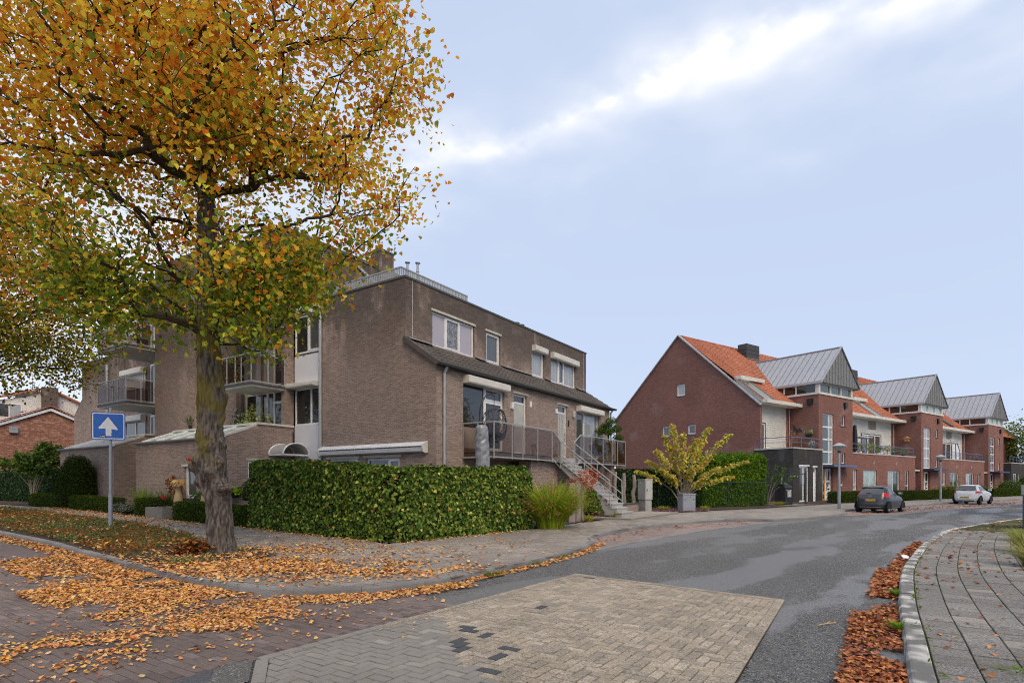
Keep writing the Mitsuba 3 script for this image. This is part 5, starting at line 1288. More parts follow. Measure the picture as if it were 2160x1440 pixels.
branchy('small spreading tree with yellow-green autumn leaves behind the grey cabinets', pT, [at_px(*a) for a in tips], 5000, .16, [C(160, 160, 74), C(190, 176, 90), C(128, 140, 60), C(205, 150, 70), C(206, 190, 130)], (4, 4, 3, 1.6, 1.6), 'small_tree', 'tree', 7, leaf_from=.60, spread=.26, hang=-1.2, thick=.05)
tuft('big arching ornamental grass clump with reddish plumes at the right end of the ivy hedge', (1.28, 19.0), 4600, 1.75, 1.15, [C(134, 158, 42), C(158, 174, 56), C(100, 126, 36), C(184, 158, 96)], (4, 4, 3, .7), .013, seed=8, plumes=(170, [C(150, 100, 84), C(172, 128, 104), C(130, 88, 70)], (1, 1, 1)), lean=1.0)
branchy('orange-leaved shrub beside the stairs above the grey timber posts', (2.9, 22.7), [at_px(*a) for a in ((1210, 1008, 22.6), (1222, 992, 22.8), (1236, 990, 22.5), (1250, 985, 22.9), (1262, 998, 22.7), (1240, 1005, 22.3), (1255, 1008, 22.6))], 620, .075, [C(168, 92, 64), C(184, 112, 80), C(140, 74, 54)], (3, 3, 2), 'shrub', 'shrub', 9, leaf_from=.62, spread=.17, thick=.012)
bush('cone-shaped green bush left of the stairs', (3.15, 22.75), .44, 1.28, .065, 1900, [C(58, 88, 26), C(84, 120, 36), C(40, 64, 24), C(140, 90, 60)], (4, 4, 3, .8), shape=OVAL, seed=10, taper=.35, fuzz=.06, m='leaf_glossy')
tuft('green reed clump in the garden left of the hedge cube', A2(-3.9, 13.4), 320, 1.35, .55, [C(120, 140, 60), C(90, 120, 50)], (1, 1), .010, seed=11, lean=.35)
tuft('feathery green plant behind the hedge cube', A2(-3.7, 11.9), 420, 1.15, .6, [C(70, 92, 50), C(88, 108, 60)], (1, 1), .010, seed=12, lean=.3)
branchy('withered brown shrub before the extension wall', A2(-3.6, 11.4), [(*A2(-3.6 + a, 11.4 + b), c) for a, b, c in ((0, .1, 1.9), (.1, -.1, 1.7), (-.1, .3, 1.75), (.1, -.35, 1.5))], 420, .10, [C(110, 72, 48), C(136, 92, 60)], (1, 1), 'withered_shrub', 'shrub', 13, leaf_from=.5, spread=.14, thick=.012)
for i, (px_, lab, b) in enumerate((((-4.0, 10.25), 'straw-wrapped palm stem left of the extension window', 1.0), ((-3.85, 8.55), 'straw-wrapped palm stem before the extension window', .85))):
    x, y = A2(*px_); z = gz(x, y); t = thing('wrapped_palm', lab, 'wrapped plant'); hh = 1.42
    mb = MB().lathe([(.19 * b, z), (.21 * b, z + .12), (.15 * b, z + .4), (.17 * b, z + .7), (.12 * b, z + .95), (.085, z + 1.2), (.07, z + hh)], (x, y, 0), 12); put('wrapping', mb, 'straw', t, smooth=50)
    q = np.random.default_rng(i); n = 110; a = q.uniform(0, 2 * PI, n); P = np.c_[x + np.cos(a) * .12, y + np.sin(a) * .12, z + hh + q.uniform(-.02, .14, n)]
    put_leaves('straw_head', leaves(P, np.c_[np.cos(a), np.sin(a), np.full(n, 1.2)], .26, pick([C(206, 176, 120), C(180, 146, 92)], (1, 1), n, q), LANCE, droop=np.c_[np.cos(a), np.sin(a), np.full(n, -.5)], r=q), 'leaf_dry', t, kind='stuff')
x, y = A2(-4.45, 10.6); t = thing('planter', 'long low grey concrete planter between the hedge cube and the low hedge', 'planter'); put('trough', MB(FA).box(-4.75, -4.65, 9.95, 11.35, .15, .66).box(-4.65, -3.9, 9.95, 10.05, .15, .66).box(-4.65, -3.9, 11.25, 11.35, .15, .66).box(-4.0, -3.9, 10.05, 11.25, .15, .66), 'slab_grey_pale', t); put('earth', MB(FA).box(-4.65, -4.0, 10.05, 11.25, .15, .58), 'soil', t)
plant('green plant in a square pale grey pot under the extension window', FA, (-3.5, 9.6), .3, .4, .3, 150, [C(56, 84, 40), C(80, 104, 50)], (1, 1), .10, pot=(.26, .55, 'cabinet_grey'), seed=14)
for i, (a, lab) in enumerate((((-4.1, 11.2, 1.02), 'red rose flower behind the hedge cube'), ((-3.3, 10.75, 2.62), 'red rose flower against the extension wall'))):
    t = thing('rose', lab, 'flower'); W_ = FA @ np.array([*a, 1]); q = np.random.default_rng(i)
    put_leaves('petals', leaves(W_[:3] + q.normal(0, .035, (26, 3)), q.normal(size=(26, 3)), .075, pick([(.6, .012, .012)], (1,), 26, q), OVAL, r=q), 'leaf_dry', t); put('stem', MB(FA).tube([(a[0], a[1], .25), (a[0] + .05, a[1], a[2] * .6), a], .008, 4), 'green_fence', t)
t = thing('wall_planter', 'round black wall planter with yellow-green leaves on the extension side wall', 'planter'); put('bowl', MB(FA).prism(Polygon([(math.cos(a) * .26 - 2.72, math.sin(a) * .22 + 1.25) for a in np.linspace(0, 2 * PI, 20)][:-1]), 'b', 8.2, 8.405), 'black_plastic', t)
q = np.random.default_rng(3); P = (np.c_[q.uniform(-2.95, -2.55, 90), q.uniform(8.05, 8.25, 90), q.uniform(1.15, 1.45, 90)] @ FA[:3, :3].T + FA[:3, 3]); put_leaves('foliage', leaves(P, q.normal(size=(90, 3)) + (.3, -.8, .3), .10, pick([C(150, 180, 60), C(110, 140, 50)], (1, 1), 90, q), OVAL, r=q), 'leaf', t)
bush('small round topiary between the garden door and the ivy hedge', A2(-2.7, 7.4), .32, .95, .05, 700, BOX, (3, 4, 2, 2), 'topiary', seed=15, m='leaf_glossy', fuzz=.04, z=.75)
for i, (a, lab, h) in enumerate((((-4.3, 14.4), 'grey-leaved lavender mound right of the sign post', .45), ((-4.35, 13.6), 'grey-leaved lavender mound beside the hedge cube', .42))):
    bush(lab, A2(*a), .42, h, .06, 520, [C(120, 122, 116), C(96, 104, 92), C(140, 140, 136)], (1, 1, 1), 'lavender', 'plant', LANCE, seed=16 + i, fuzz=.12, m='leaf_dry')
# plants of the terrace above the extension
q = np.random.default_rng(8)
plant('pale yellow-green bush on the terrace above the extension', FA, (-1.0, 9.6), 2.9, 2.0, .75, 620, [C(150, 160, 90), C(170, 176, 110), C(120, 136, 70)], (1, 1, 1), .11, pot=(.3, .3, 'terracotta'), name='terrace_bush', cat='shrub', seed=41)
plant('white and green flowering plant on the terrace left of the windows', FA, (-.95, 11.2), 2.9, 1.9, .26, 320, [C(40, 64, 34), C(56, 84, 44), [.7, .7, .68]], (3, 3, 2), .10, pot=(.25, .3, 'black_plastic'), seed=42)
plant('dark green plant in a black pot on the terrace before the pier', FA, (-1.35, 14.3), 4.15, .5, .35, 160, [C(60, 84, 40), C(90, 110, 60)], (1, 1), .10, pot=(.2, .25, 'black_plastic'), seed=43)
# plants near the red brick row
for i, (t_, w_, r_, h_, pal, lab) in enumerate(((57.5, -1.6, 1.5, 2.6, [C(72, 100, 36), C(100, 124, 50), C(52, 76, 32)], 'round dark green bush before the far dark brick terrace'), (61.2, -2.1, 1.0, 1.7, [C(176, 160, 40), C(150, 140, 44)], 'yellow-green ball bush behind the far low hedge'), (48.2, -1.9, 1.5, 1.9, [C(104, 124, 60), C(84, 104, 48)], 'light green bush behind the white car'), (54.5, -1.8, 1.2, 1.2, [C(120, 62, 50), C(140, 76, 58)], 'low red-leaved bush right of the light green bush'), (35.2, -1.6, .9, 1.3, [C(150, 140, 66), C(110, 116, 56)], 'yellowish bush beside the second street lamp'), (38.2, -1.7, .8, 1.2, [C(90, 108, 50), C(70, 90, 44)], 'green bush left of the white car'), (27.6, -1.9, 1.4, 1.3, [C(120, 124, 66), C(96, 108, 56), C(150, 130, 80)], 'loose yellow-green shrub behind the low hedge right of the dark car'), (5.0, -2.0, .5, .5, [C(140, 70, 60)], 'low reddish plant before the orange entrance door'))):
    bush(lab, B2(t_, w_), r_, h_, .13, int(900 * r_), pal, [1] * len(pal), seed=50 + i, fuzz=.12, shape=OVAL, m='leaf')
branchy('bare thin shrub growing between the second lamp and the brick wall', B2(32.5, -1.3), [(*B2(32.5 + a, -1.3 + b), c) for a, b, c in ((-1.4, 0, 2.8), (-.7, .3, 3.6), (0, 0, 4.0), (.6, .3, 3.3), (1.3, 0, 2.9), (-1, -.3, 2.2))], 260, .08, [C(130, 116, 80), C(150, 140, 90)], (1, 1), 'thin_shrub', 'shrub', 60, leaf_from=.4, spread=.4, thick=.022)
for i, (x, y, r_, n_, lab) in enumerate(((8.3, 31.1, .38, 240, 'yellow-green low plant left of the grey cabinet'), (10.7, 31.5, .3, 180, 'yellow-green low plant right of the grey cabinet'), (18.6, 39.6, .6, 260, 'weeds at the foot of the dark brick wall'), (3.0, 22.1, .3, 200, 'yellowish ground plant at the foot of the timber posts'), (4.4, 24.1, .3, 160, 'green weeds beside the lowest stair step'))):
    tuft(lab, (x, y), n_, .32, r_, [C(160, 156, 64), C(120, 130, 56), C(180, 160, 90)], (3, 3, 1), .012, name='low_plant', cat='plant', seed=70 + i, lean=.7)
branchy('leafy overhanging branch shrub between the conifer hedge and the dark brick wall', (18.2, 40.3), [(18.6, 40, 2.9), (19.2, 39.9, 2.7), (19.9, 39.7, 2.2), (18.9, 40.1, 2.2)], 420, .13, [C(64, 90, 50), C(84, 110, 60)], (1, 1), 'thin_shrub', 'shrub', 76, leaf_from=.45, spread=.3, thick=.02)


# ------------------------------------------------------------------ big trees
def tree(label, base, trunk, crown, n_tips, per_tip, size, colour, name='tree', seed=1, individual=0, limbs_from=0.0, droop=.25, trunk_n=26, jitter=.42, burls=()):
    """trunk: (x, y, z, radius) rings; crown: function(rng, n) -> tip points; colour: function(points) -> colours."""
    q = np.random.default_rng(seed); key = thing(name, label, 'tree')
    tr = np.array(trunk, float); zz = np.r_[np.linspace(tr[0, 2], tr[0, 2] + (tr[-1, 2] - tr[0, 2]) * .36, 150), np.linspace(tr[0, 2] + (tr[-1, 2] - tr[0, 2]) * .375, tr[-1, 2], 30)]
    c = np.stack([np.interp(zz, tr[:, 2], tr[:, k]) for k in (0, 1)], 1); rad = np.interp(zz, tr[:, 2], tr[:, 3])
    g = np.arange(trunk_n) * 2 * PI / trunk_n
    V = np.stack([c[:, None, 0] + rad[:, None] * np.cos(g), c[:, None, 1] + rad[:, None] * np.sin(g), np.repeat(zz[:, None], trunk_n, 1)], -1)
    nrm = np.stack([np.tile(np.cos(g), (180, 1)), np.tile(np.sin(g), (180, 1)), np.zeros((180, trunk_n))], -1)
    disp = (meshkit.fbm(V * np.array([4, 4, 1.6]), 4, 2) - .5) * .16 * rad[:, None] / .3 + (meshkit.fbm(V * np.array([16, 16, 5]), 3, 5) - .5) * .075 + (meshkit.fbm(V * np.array([34, 34, 12]), 2, 6) - .5) * .03
    for bx, by, bz, br, bh in burls: disp = disp + 1.35 * bh * np.exp(-((V - np.array([bx, by, bz])) ** 2).sum(-1) / br ** 2) * (.7 + .9 * meshkit.fbm(V * 12, 3, 8))
    V = V + nrm * disp[..., None]
    f = [(i * trunk_n + j, i * trunk_n + (j + 1) % trunk_n, (i + 1) * trunk_n + (j + 1) % trunk_n, (i + 1) * trunk_n + j) for i in range(179) for j in range(trunk_n)]
    put('trunk', MB().raw(V.reshape(-1, 3), f), 'bark', key, smooth=True)
    # branches: every tip joins the nearest suitable node
    tips = crown(q, n_tips); z0 = limbs_from
    nodes = [np.array([*c[i], zz[i]]) for i in range(180) if zz[i] > z0][::4]; par = [-1] * len(nodes); root = list(range(len(nodes))); nroot = len(nodes)
    axis = np.array([np.interp(tips[:, 2], zz, c[:, 0]), np.interp(tips[:, 2], zz, c[:, 1])]).T
    order = np.argsort(np.linalg.norm(tips[:, :2] - axis, axis=1) + q.normal(0, .25, len(tips)))
    arr = np.zeros((len(nodes) + len(tips) * 4, 3)); arr[:len(nodes)] = nodes; cnt = len(nodes); depth = np.zeros(len(arr)); tipnode = []
    for ti in order:
        tp = tips[ti]; d = tp - arr[:cnt]; L = np.linalg.norm(d, axis=1)
        cost = L + .9 * np.maximum(0, arr[:cnt, 2] - tp[2] + .15 * L) + .05 * depth[:cnt]
        j = int(np.argmin(cost)); L0 = L[j]; k = 3 if L0 > .5 else 2
        b = arr[j]; sag = np.array([0, 0, 1.]) * L0 * .12; prev = j
        for s_ in range(1, k + 1):
            t = s_ / k; arr[cnt] = b + (tp - b) * t + sag * (t * (1 - t)) * 4 * .5 + q.normal(0, .03 * L0, 3) * (s_ < k); depth[cnt] = depth[prev] + 1; par.append(prev); root.append(root[prev]); prev = cnt; cnt += 1
        tipnode.append(prev)
    w = np.zeros(cnt)
    for t_ in tipnode:
        w[t_] += 1
    for i in range(cnt - 1, nroot - 1, -1): w[par[i]] += w[i]
    R = np.clip(.0052 * w ** .50, .005, .13)
    sides = 5; bigs, small = {}, MB()
    for i in range(nroot, cnt):
        a, b = arr[par[i]], arr[i]; ra, rb_ = (R[i] if par[i] < nroot else R[par[i]]), R[i]; ra = min(ra, rb_ * 1.7)
        d = b - a; L = np.linalg.norm(d)
        if L < 1e-4: continue
        d = d / L; ref = np.array([0, 0, 1.]) if abs(d[2]) < .9 else np.array([1., 0, 0]); x = np.cross(d, ref); x /= np.linalg.norm(x); y = np.cross(d, x)
        n_ = 6 if R[i] > .02 else 3; gg = np.arange(n_) * 2 * PI / n_; ring = np.cos(gg)[:, None] * x + np.sin(gg)[:, None] * y
        V = np.vstack([a + ring * ra, b + ring * rb_]); F = [(j, (j + 1) % n_, n_ + (j + 1) % n_, n_ + j) for j in range(n_)]
        (bigs.setdefault(root[i], MB()) if R[i] > .02 else small).raw(V, F)
    for rt in sorted(bigs): put('limb', bigs[rt], 'bark_dark', key)
    put('twigs', small, 'bark_dark', key, kind='stuff')
    # leaves
    T_ = arr[np.array(tipnode)]; m = len(T_)
    P = (T_[:, None] + q.normal(0, 1, (m, per_tip, 3)) * np.array([jitter, jitter, jitter * .8])).reshape(-1, 3)
    P[:, 2] -= droop * q.random(len(P))
    N = q.normal(0, .45, (len(P), 3)) + np.repeat(q.normal(0, .6, (m, 3)), per_tip, 0) + np.array([.0, -.35, .55]); dd = q.normal(0, .5, (len(P), 3)) + np.array([0, 0, -.9])
    cols = colour(P, q); sz = size * q.uniform(.6, 1.2, len(P))
    idx = np.arange(len(P))
    if individual:
        inside = (np.abs(P[:, 0]) < .9 * P[:, 1]) & (P[:, 2] < 1.6 + .85 * P[:, 1])
        sel = idx[inside][np.argsort((P[inside, 1]) - 10 * sz[inside])][:individual]
        for i in sel: put_leaves('leaf', leaves(P[i:i + 1], N[i:i + 1], sz[i:i + 1], cols[i:i + 1], HEART, droop=dd[i:i + 1], r=q), 'leaf', key)
        keep = np.ones(len(P), bool); keep[sel] = False; P, N, dd, cols, sz = P[keep], N[keep], dd[keep], cols[keep], sz[keep]
    put_leaves('crown', leaves(P, N, sz, cols, HEART, droop=dd, r=q), 'leaf', key, kind='stuff')
    return key


TD = 12.25
def tx(px): return (px - 1080) / 1200 * TD
trunk1 = [(tx(466), TD, .08, 0.352), (tx(466), TD, .20, 0.29), (tx(465), TD, .5, 0.255), (tx(463), TD, .9, 0.251), (tx(459), TD, 1.3, 0.264), (tx(454), TD, 1.6, 0.277), (tx(449), TD, 1.9, 0.286), (tx(447), TD, 2.3, 0.264), (tx(445), TD, 2.9, 0.251), (tx(443), TD, 3.6, 0.255), (tx(441), TD, 4.4, 0.224), (tx(438), TD, 5.2, 0.198), (tx(437), TD, 6.2, 0.194), (tx(437), TD, 7.3, 0.189), (tx(436), TD, 7.8, 0.15), (tx(438), TD, 9, 0.114), (tx(440), TD, 11, 0.079), (tx(442), TD, 13.6, 0.026)]
burls = [(tx(420), TD - .1, 1.95, .14, .13), (tx(432), TD - .28, 2.1, .13, .12), (tx(470), TD - .2, 2.05, .15, .12), (tx(478), TD - .15, 1.5, .13, .17), (tx(424), TD - .2, 1.62, .13, .12), (tx(455), TD - .3, 1.85, .14, .10), (tx(440), TD - .3, 1.35, .11, .10), (tx(476), TD - .1, 2.4, .14, .10), (tx(420), TD, 2.6, .16, .08), (tx(450), TD - .3, 2.35, .12, .09), (tx(470), TD, 3.5, .2, .06)]
def crown1(q, n):
    P = []
    while len(P) < n:
        u = q.normal(size=3); u /= np.linalg.norm(u); r = q.random() ** .42
        p = np.array([u[0] * 4.95 * r, u[1] * 4.2 * r, u[2] * 5.1 * r])
        if p[2] < 0: p[2] *= 1.06
        k = meshkit.fbm((p * .55 + 20)[None], 3, 4)[0]
        if k < .455 + .05 * (r < .6): continue
        # lower skirts hang in separate bunches
        if p[2] < -3.2 and math.hypot(p[0], p[1]) > 3.4: continue
        if p[1] < .7 and abs(p[0]) < .85 and p[2] < -1.5: continue
        z = 9.35 + p[2]
        rm = np.interp(1.6 + (z - 1.6) * TD / (TD + p[1]), [4.0, 4.8, 5.5, 6.3, 7.1, 8.0], [1.1, 1.6, 2.35, 3.35, 4.25, 5.3]) * (.80 + .25 * k)
        if math.hypot(p[0], p[1]) > rm: continue
        P.append((tx(440) + p[0], TD + p[1], z))
    P = np.array(P)
    hang = []
    for ax, ay, hz, kk in ((-2.2, -.8, 5.5, 50), (1.35, -.7, 5.3, 60), (2.2, -.5, 6.1, 40), (-2.9, -.2, 6.0, 40), (1.0, -1.0, 5.0, 40), (-1.3, -1.0, 5.1, 60), (.5, .9, 5.4, 40), (-.7, .6, 5.4, 40), (1.2, .9, 5.8, 35)):
        hang.append(np.c_[q.normal(tx(440) + ax, .38, kk), q.normal(TD + ay, .38, kk), hz + q.normal(.25, .42, kk)])
    P = np.vstack([P, *hang]); P = P[P[:, 2] > 4.05 + .25 * q.random(len(P))]
    return P
ORA = np.array([C(216, 150, 52), C(230, 170, 62), C(206, 128, 48), C(226, 178, 74), C(176, 100, 42), C(168, 160, 58), C(112, 128, 48), C(82, 106, 44)])
def colour1(P, q):
    d = np.sqrt(((P[:, 0] - tx(440)) / 5.2) ** 2 + ((P[:, 1] - TD) / 4.9) ** 2)
    g_ = np.clip(1.05 - d * .95 - (P[:, 2] - 5.6) / 5.2 + .55 * (meshkit.fbm(P * .5, 3, 2) - .5) * 2, 0, 1)
    g_ = np.clip(g_ + .10, .04, .92); n = len(P); gr = q.random(n) < g_
    c = pick(ORA[:6], (5, 5, 3.2, 4, 1.6, 1.6), n, q, .16); c2 = np.clip(pick(ORA[5:], (2.2, 4.5, 3.5), n, q, .18) * 1.3, 0, .8)
    return np.where(gr[:, None], c2, c)
tree('large linden street tree with orange and green autumn leaves and knobbly trunk in the foreground', None, trunk1, crown1, 2900, 16, .106, colour1, 'linden_tree', 5, individual=290, limbs_from=4.6, burls=burls, jitter=.25, trunk_n=72)
T2 = (-20.6, 21.6)
def crown2(q, n):
    u = q.normal(size=(n * 2, 3)); u /= np.linalg.norm(u, axis=1, keepdims=True); r = q.random(n * 2) ** .4
    P = u * r[:, None] * np.array([5.3, 4.8, 4.9]); k = meshkit.fbm(P * .55 + 9, 3, 4)
    P = P[(k > .42) & (P[:, 2] > -4.3)][:n]
    return P + np.array([T2[0], T2[1], 9.3])
def colour2(P, q):
    n = len(P); g_ = np.clip(.62 - (P[:, 2] - 8) / 9 + .5 * (meshkit.fbm(P * .45, 3, 7) - .5) * 2, .08, .9)
    return np.where((q.random(n) < g_)[:, None], pick([C(104, 112, 40), C(80, 94, 36), C(132, 132, 50)], (4, 3, 2.5), n, q), pick([C(186, 146, 52), C(170, 112, 40), C(194, 160, 70)], (4, 2, 3), n, q))
tree('yellow-green street tree at the left edge of the view', None, [(T2[0], T2[1], .2, .36), (T2[0], T2[1], 3, .28), (T2[0] + .1, T2[1], 7, .2), (T2[0], T2[1], 13, .04)], crown2, 2100, 18, .118, colour2, 'linden_tree', 6, limbs_from=4.2, jitter=.34, trunk_n=14)
T3 = (80.5, 88.0)
def crown3(q, n):
    u = q.normal(size=(n, 3)); u /= np.linalg.norm(u, axis=1, keepdims=True)
    return u * (q.random(n) ** .4)[:, None] * np.array([5.0, 5.0, 5.2]) + np.array([T3[0], T3[1], 7.4])
tree('green maple tree beyond the end of the red brick row', None, [(T3[0], T3[1], 0, .3), (T3[0], T3[1], 4, .22), (T3[0], T3[1], 12, .04)], crown3, 420, 14, .30, lambda P, q: pick([C(104, 120, 66), C(84, 104, 54), C(150, 150, 110)], (4, 4, 1), len(P), q), 'maple_tree', 7, limbs_from=2.5, jitter=.6, trunk_n=10)

def crown_at(x, y, z, rx, rz):
    def f(q, n):
        u = q.normal(size=(n, 3)); u /= np.linalg.norm(u, axis=1, keepdims=True)
        return u * (q.random(n) ** .4)[:, None] * np.array([rx, rx, rz]) + np.array([x, y, z])
    return f
for i, (x, y, lab) in enumerate(((29.5, 23.0, 'orange and green street tree right of the view on the near pavement'), (41.0, 33.0, 'orange and green street tree farther along on the near pavement right of the view'), (-33, 13.5, 'orange and green street tree left of the view across the brick road'))):
    tree(lab, None, [(x, y, 0, .3), (x, y, 4, .24), (x, y, 12.5, .04)], crown_at(x, y, 8.6, 4.3, 4.6), 420, 16, .26, colour2, 'linden_tree', 20 + i, limbs_from=3.2, jitter=.5, trunk_n=10)


# ------------------------------------------------------------------ verge growth and fallen leaves
def inside(poly, P): return shapely.contains_xy(poly, P[:, 0], P[:, 1])


q = np.random.default_rng(77)
put('verge_soil', sheet(verge_poly.intersection(sbox(-40, 5, 5, 40)), .124, 1.5), 'soil', kind='structure')
N = 210000
u_, v_ = q.uniform(-11.6, -5.6, N), q.uniform(-3, 34, N)
P = np.c_[OA[0] + u_ * UA[0] + v_ * VA[0], OA[1] + u_ * UA[1] + v_ * VA[1]]
k = meshkit.fbm(np.c_[P * 1.3, np.zeros(N)], 3, 4)
dt = np.hypot(P[:, 0] + 6.3, P[:, 1] - 12.2)
P = P[inside(verge_poly.buffer(-.12), P) & (q.random(N) < np.clip((k - .30) * 3.0, .1, 1) * np.clip((dt - .9) / 2.4, .03, 1))]
n = len(P); P3 = np.c_[P, .13 + off(P[:, 0], P[:, 1]) + q.uniform(0, .10, n)]
gsel = meshkit.fbm(np.c_[P * .8, np.ones(n)], 3, 14)[:, None] + q.normal(0, .10, (n, 1))
cols = np.where(gsel > .47, pick([C(104, 116, 72), C(84, 98, 58), C(124, 132, 92)], (3, 3, 2), n, q), pick([C(128, 92, 58), C(110, 98, 62), C(146, 104, 60)], (2, 2, 1), n, q))
put_leaves('ground_cover', leaves(P3, q.normal(0, .8, (n, 3)) + (0, 0, .9), .075 * q.uniform(.6, 1.3, n), cols, LANCE, droop=q.normal(0, 1, (n, 3)) + (0, 0, .5), r=q, aspect=1.3), 'leaf', label='low green and brown ground cover on the verge beside the kerb', cat='ground cover', kind='stuff')
# where leaves have come to lie: (x, y, z)
def along(line, s0, s1, n, d0, d1, power=1.0):
    s = np.r_[0, np.cumsum(np.linalg.norm(np.diff(line, axis=0), axis=1))]; t = q.uniform(s0, s1, n)
    c = np.stack([np.interp(t, s, line[:, k]) for k in (0, 1)], 1); d = np.stack([np.interp(t + .1, s, line[:, k]) - np.interp(t - .1, s, line[:, k]) for k in (0, 1)], 1)
    d /= np.linalg.norm(d, axis=1, keepdims=True); nr = np.stack([d[:, 1], -d[:, 0]], 1)
    return c + nr * (d0 + (d1 - d0) * q.random(n) ** power)[:, None]
sK = np.r_[0, np.cumsum(np.linalg.norm(np.diff(Kl, axis=0), axis=1))]
sat = lambda x, y: float(sK[np.argmin((Kl[:, 0] - x) ** 2 + (Kl[:, 1] - y) ** 2)])
sA, sB, sC, sD, sE, sF = sat(-15, 16.67), sat(-9.5, 12.6), sat(-6, 9.7), sat(-2.8, 8), sat(-1.0, 9.06), sat(2.1, 15)
def clump(P, f, lo, hi, seed):
    k = meshkit.fbm(np.c_[P * f, np.zeros(len(P))], 4, seed); return P[q.random(len(P)) < np.clip((k - lo) / (hi - lo), 0, 1)]
road = [along(Kl, sA, sB, 1100, .02, .45, 1.5), clump(along(Kl, sB, sC, 6800, .02, 1.5, 1.5), 1.3, .34, .60, 21), clump(along(Kl, sC, sD, 12500, .02, 1.9, 1.2), 1.5, .32, .60, 22), along(Kl, sD, sE, 1100, .02, .5, 1.3), along(Kl, sE, sF, 800, .01, .24, 1.3), along(Kl, sA - 12, sA, 350, .02, .5, 1.4)]
L1 = np.array([(-2.6, 7.75), (-3.3, 6.9), (-3.7, 6.0), (-4.3, 5.2), (-4.9, 4.4)]); tt = q.uniform(0, 1, 5200); cc = np.stack([np.interp(tt, np.linspace(0, 1, 5), L1[:, k]) for k in (0, 1)], 1)
road.append(clump(cc + q.normal(0, .42, cc.shape), 1.9, .42, .60, 3))
L2 = q.uniform([-12, 4.3], [-2.0, 12.5], (3400, 2)); road.append(clump(L2, .9, .36, .72, 6))
road.append(q.uniform([-3.2, 5.6], [-.9, 8.0], (90, 2)))
road = np.vstack(road); on_road = ~inside(pave_poly, road); road = road[on_road & (inside(clink_poly, road) | (road[:, 0] > -1.6))]
walkL = [clump(q.normal((-4.6, 9.9), (1.3, .8), (3600, 2)), 1.3, .30, .5, 8), clump(q.normal((-5.6, 11.4), (1.6, 1.3), (3200, 2)), 1.2, .32, .55, 9), clump(q.normal((-2.6, 9.8), (1.2, .7), (1900, 2)), 1.4, .36, .56, 10), clump(q.normal((-3.6, 12.4), (1.8, 1.5), (900, 2)), .8, .3, .7, 11), clump(q.uniform([-10, 9], [1.2, 17], (1000, 2)), .7, .40, .75, 12), along(np.array([(-8.6, 18.9), (-2.94, 14.1), (.6, 18.5)]), 0, 12, 420, .0, .4)]
tv = q.uniform(4, 22, 1700); uw = q.normal(-5.1, .55, 1700); walkL.append(np.c_[OA[0] + uw * UA[0] + tv * VA[0], OA[1] + uw * UA[1] + tv * VA[1]])
tv = q.uniform(0, 30, 5200); uw = q.uniform(-11.4, -6.2, 5200); vg = np.c_[OA[0] + uw * UA[0] + tv * VA[0], OA[1] + uw * UA[1] + tv * VA[1]]; vg = vg[inside(verge_poly, vg)]
walkL = np.vstack(walkL); walkL = walkL[inside(pave_poly, walkL) & ~inside(Polygon([(-8.9, 19.2), (-2.94, 14.25), (.62, 18.75), (2, 30), (-20, 30)]), walkL)]
sR = np.r_[0, np.cumsum(np.linalg.norm(np.diff(Rl, axis=0), axis=1))]; sr = lambda x, y: float(sR[np.argmin((Rl[:, 0] - x) ** 2 + (Rl[:, 1] - y) ** 2)])
r0, r1_, r2, r3 = sr(2.6, 3.7), sr(4.58, 6.74), sr(7, 10.2), sr(11, 15)
gut = np.vstack([clump(along(Rl, r0, r1_, 4600, -.48, -.0, .75), 2.0, .28, .56, 15), clump(along(Rl, r1_, r2, 3600, -.36, -.0, .7), 1.8, .32, .60, 16), clump(along(Rl, r2, r3, 1400, -.26, -.0, .6), 1.3, .28, .58, 17)])
wr_ = np.vstack([along(Rl, r0, r3, 330, .2, 3.2), along(Rl, r2 - 2, r3, 120, 2.2, 3.6)])
nb2 = np.c_[q.uniform(18, 46, 700), np.zeros(700)]; nb2[:, 1] = np.interp(nb2[:, 0], [16, 20, 26, 38, 60], [28.4, 30.3, 35.4, 43.4, 58]) + q.uniform(-.2, 2.2, 700)
b1 = np.c_[q.uniform(2.4, 9.5, 160), np.zeros(160)]; b1[:, 1] = np.interp(b1[:, 0], [2.2, 4.3, 6.4, 9], [16, 19.6, 21.8, 23.7]) - q.uniform(.05, 1.4, 160)
far_r = q.uniform([11, 15.5], [24, 23], (420, 2)); far_r = far_r[inside(rin, far_r)]
pile = q.normal((-6.75, 12.0), (.22, .14), (260, 2))
ORAL = [C(230, 172, 106), C(238, 190, 128), C(214, 144, 84), C(232, 172, 64), C(178, 116, 72), C(124, 82, 58)]
RUST = [C(184, 116, 72), C(206, 142, 92), C(158, 94, 60), C(206, 146, 72), C(116, 70, 50)]
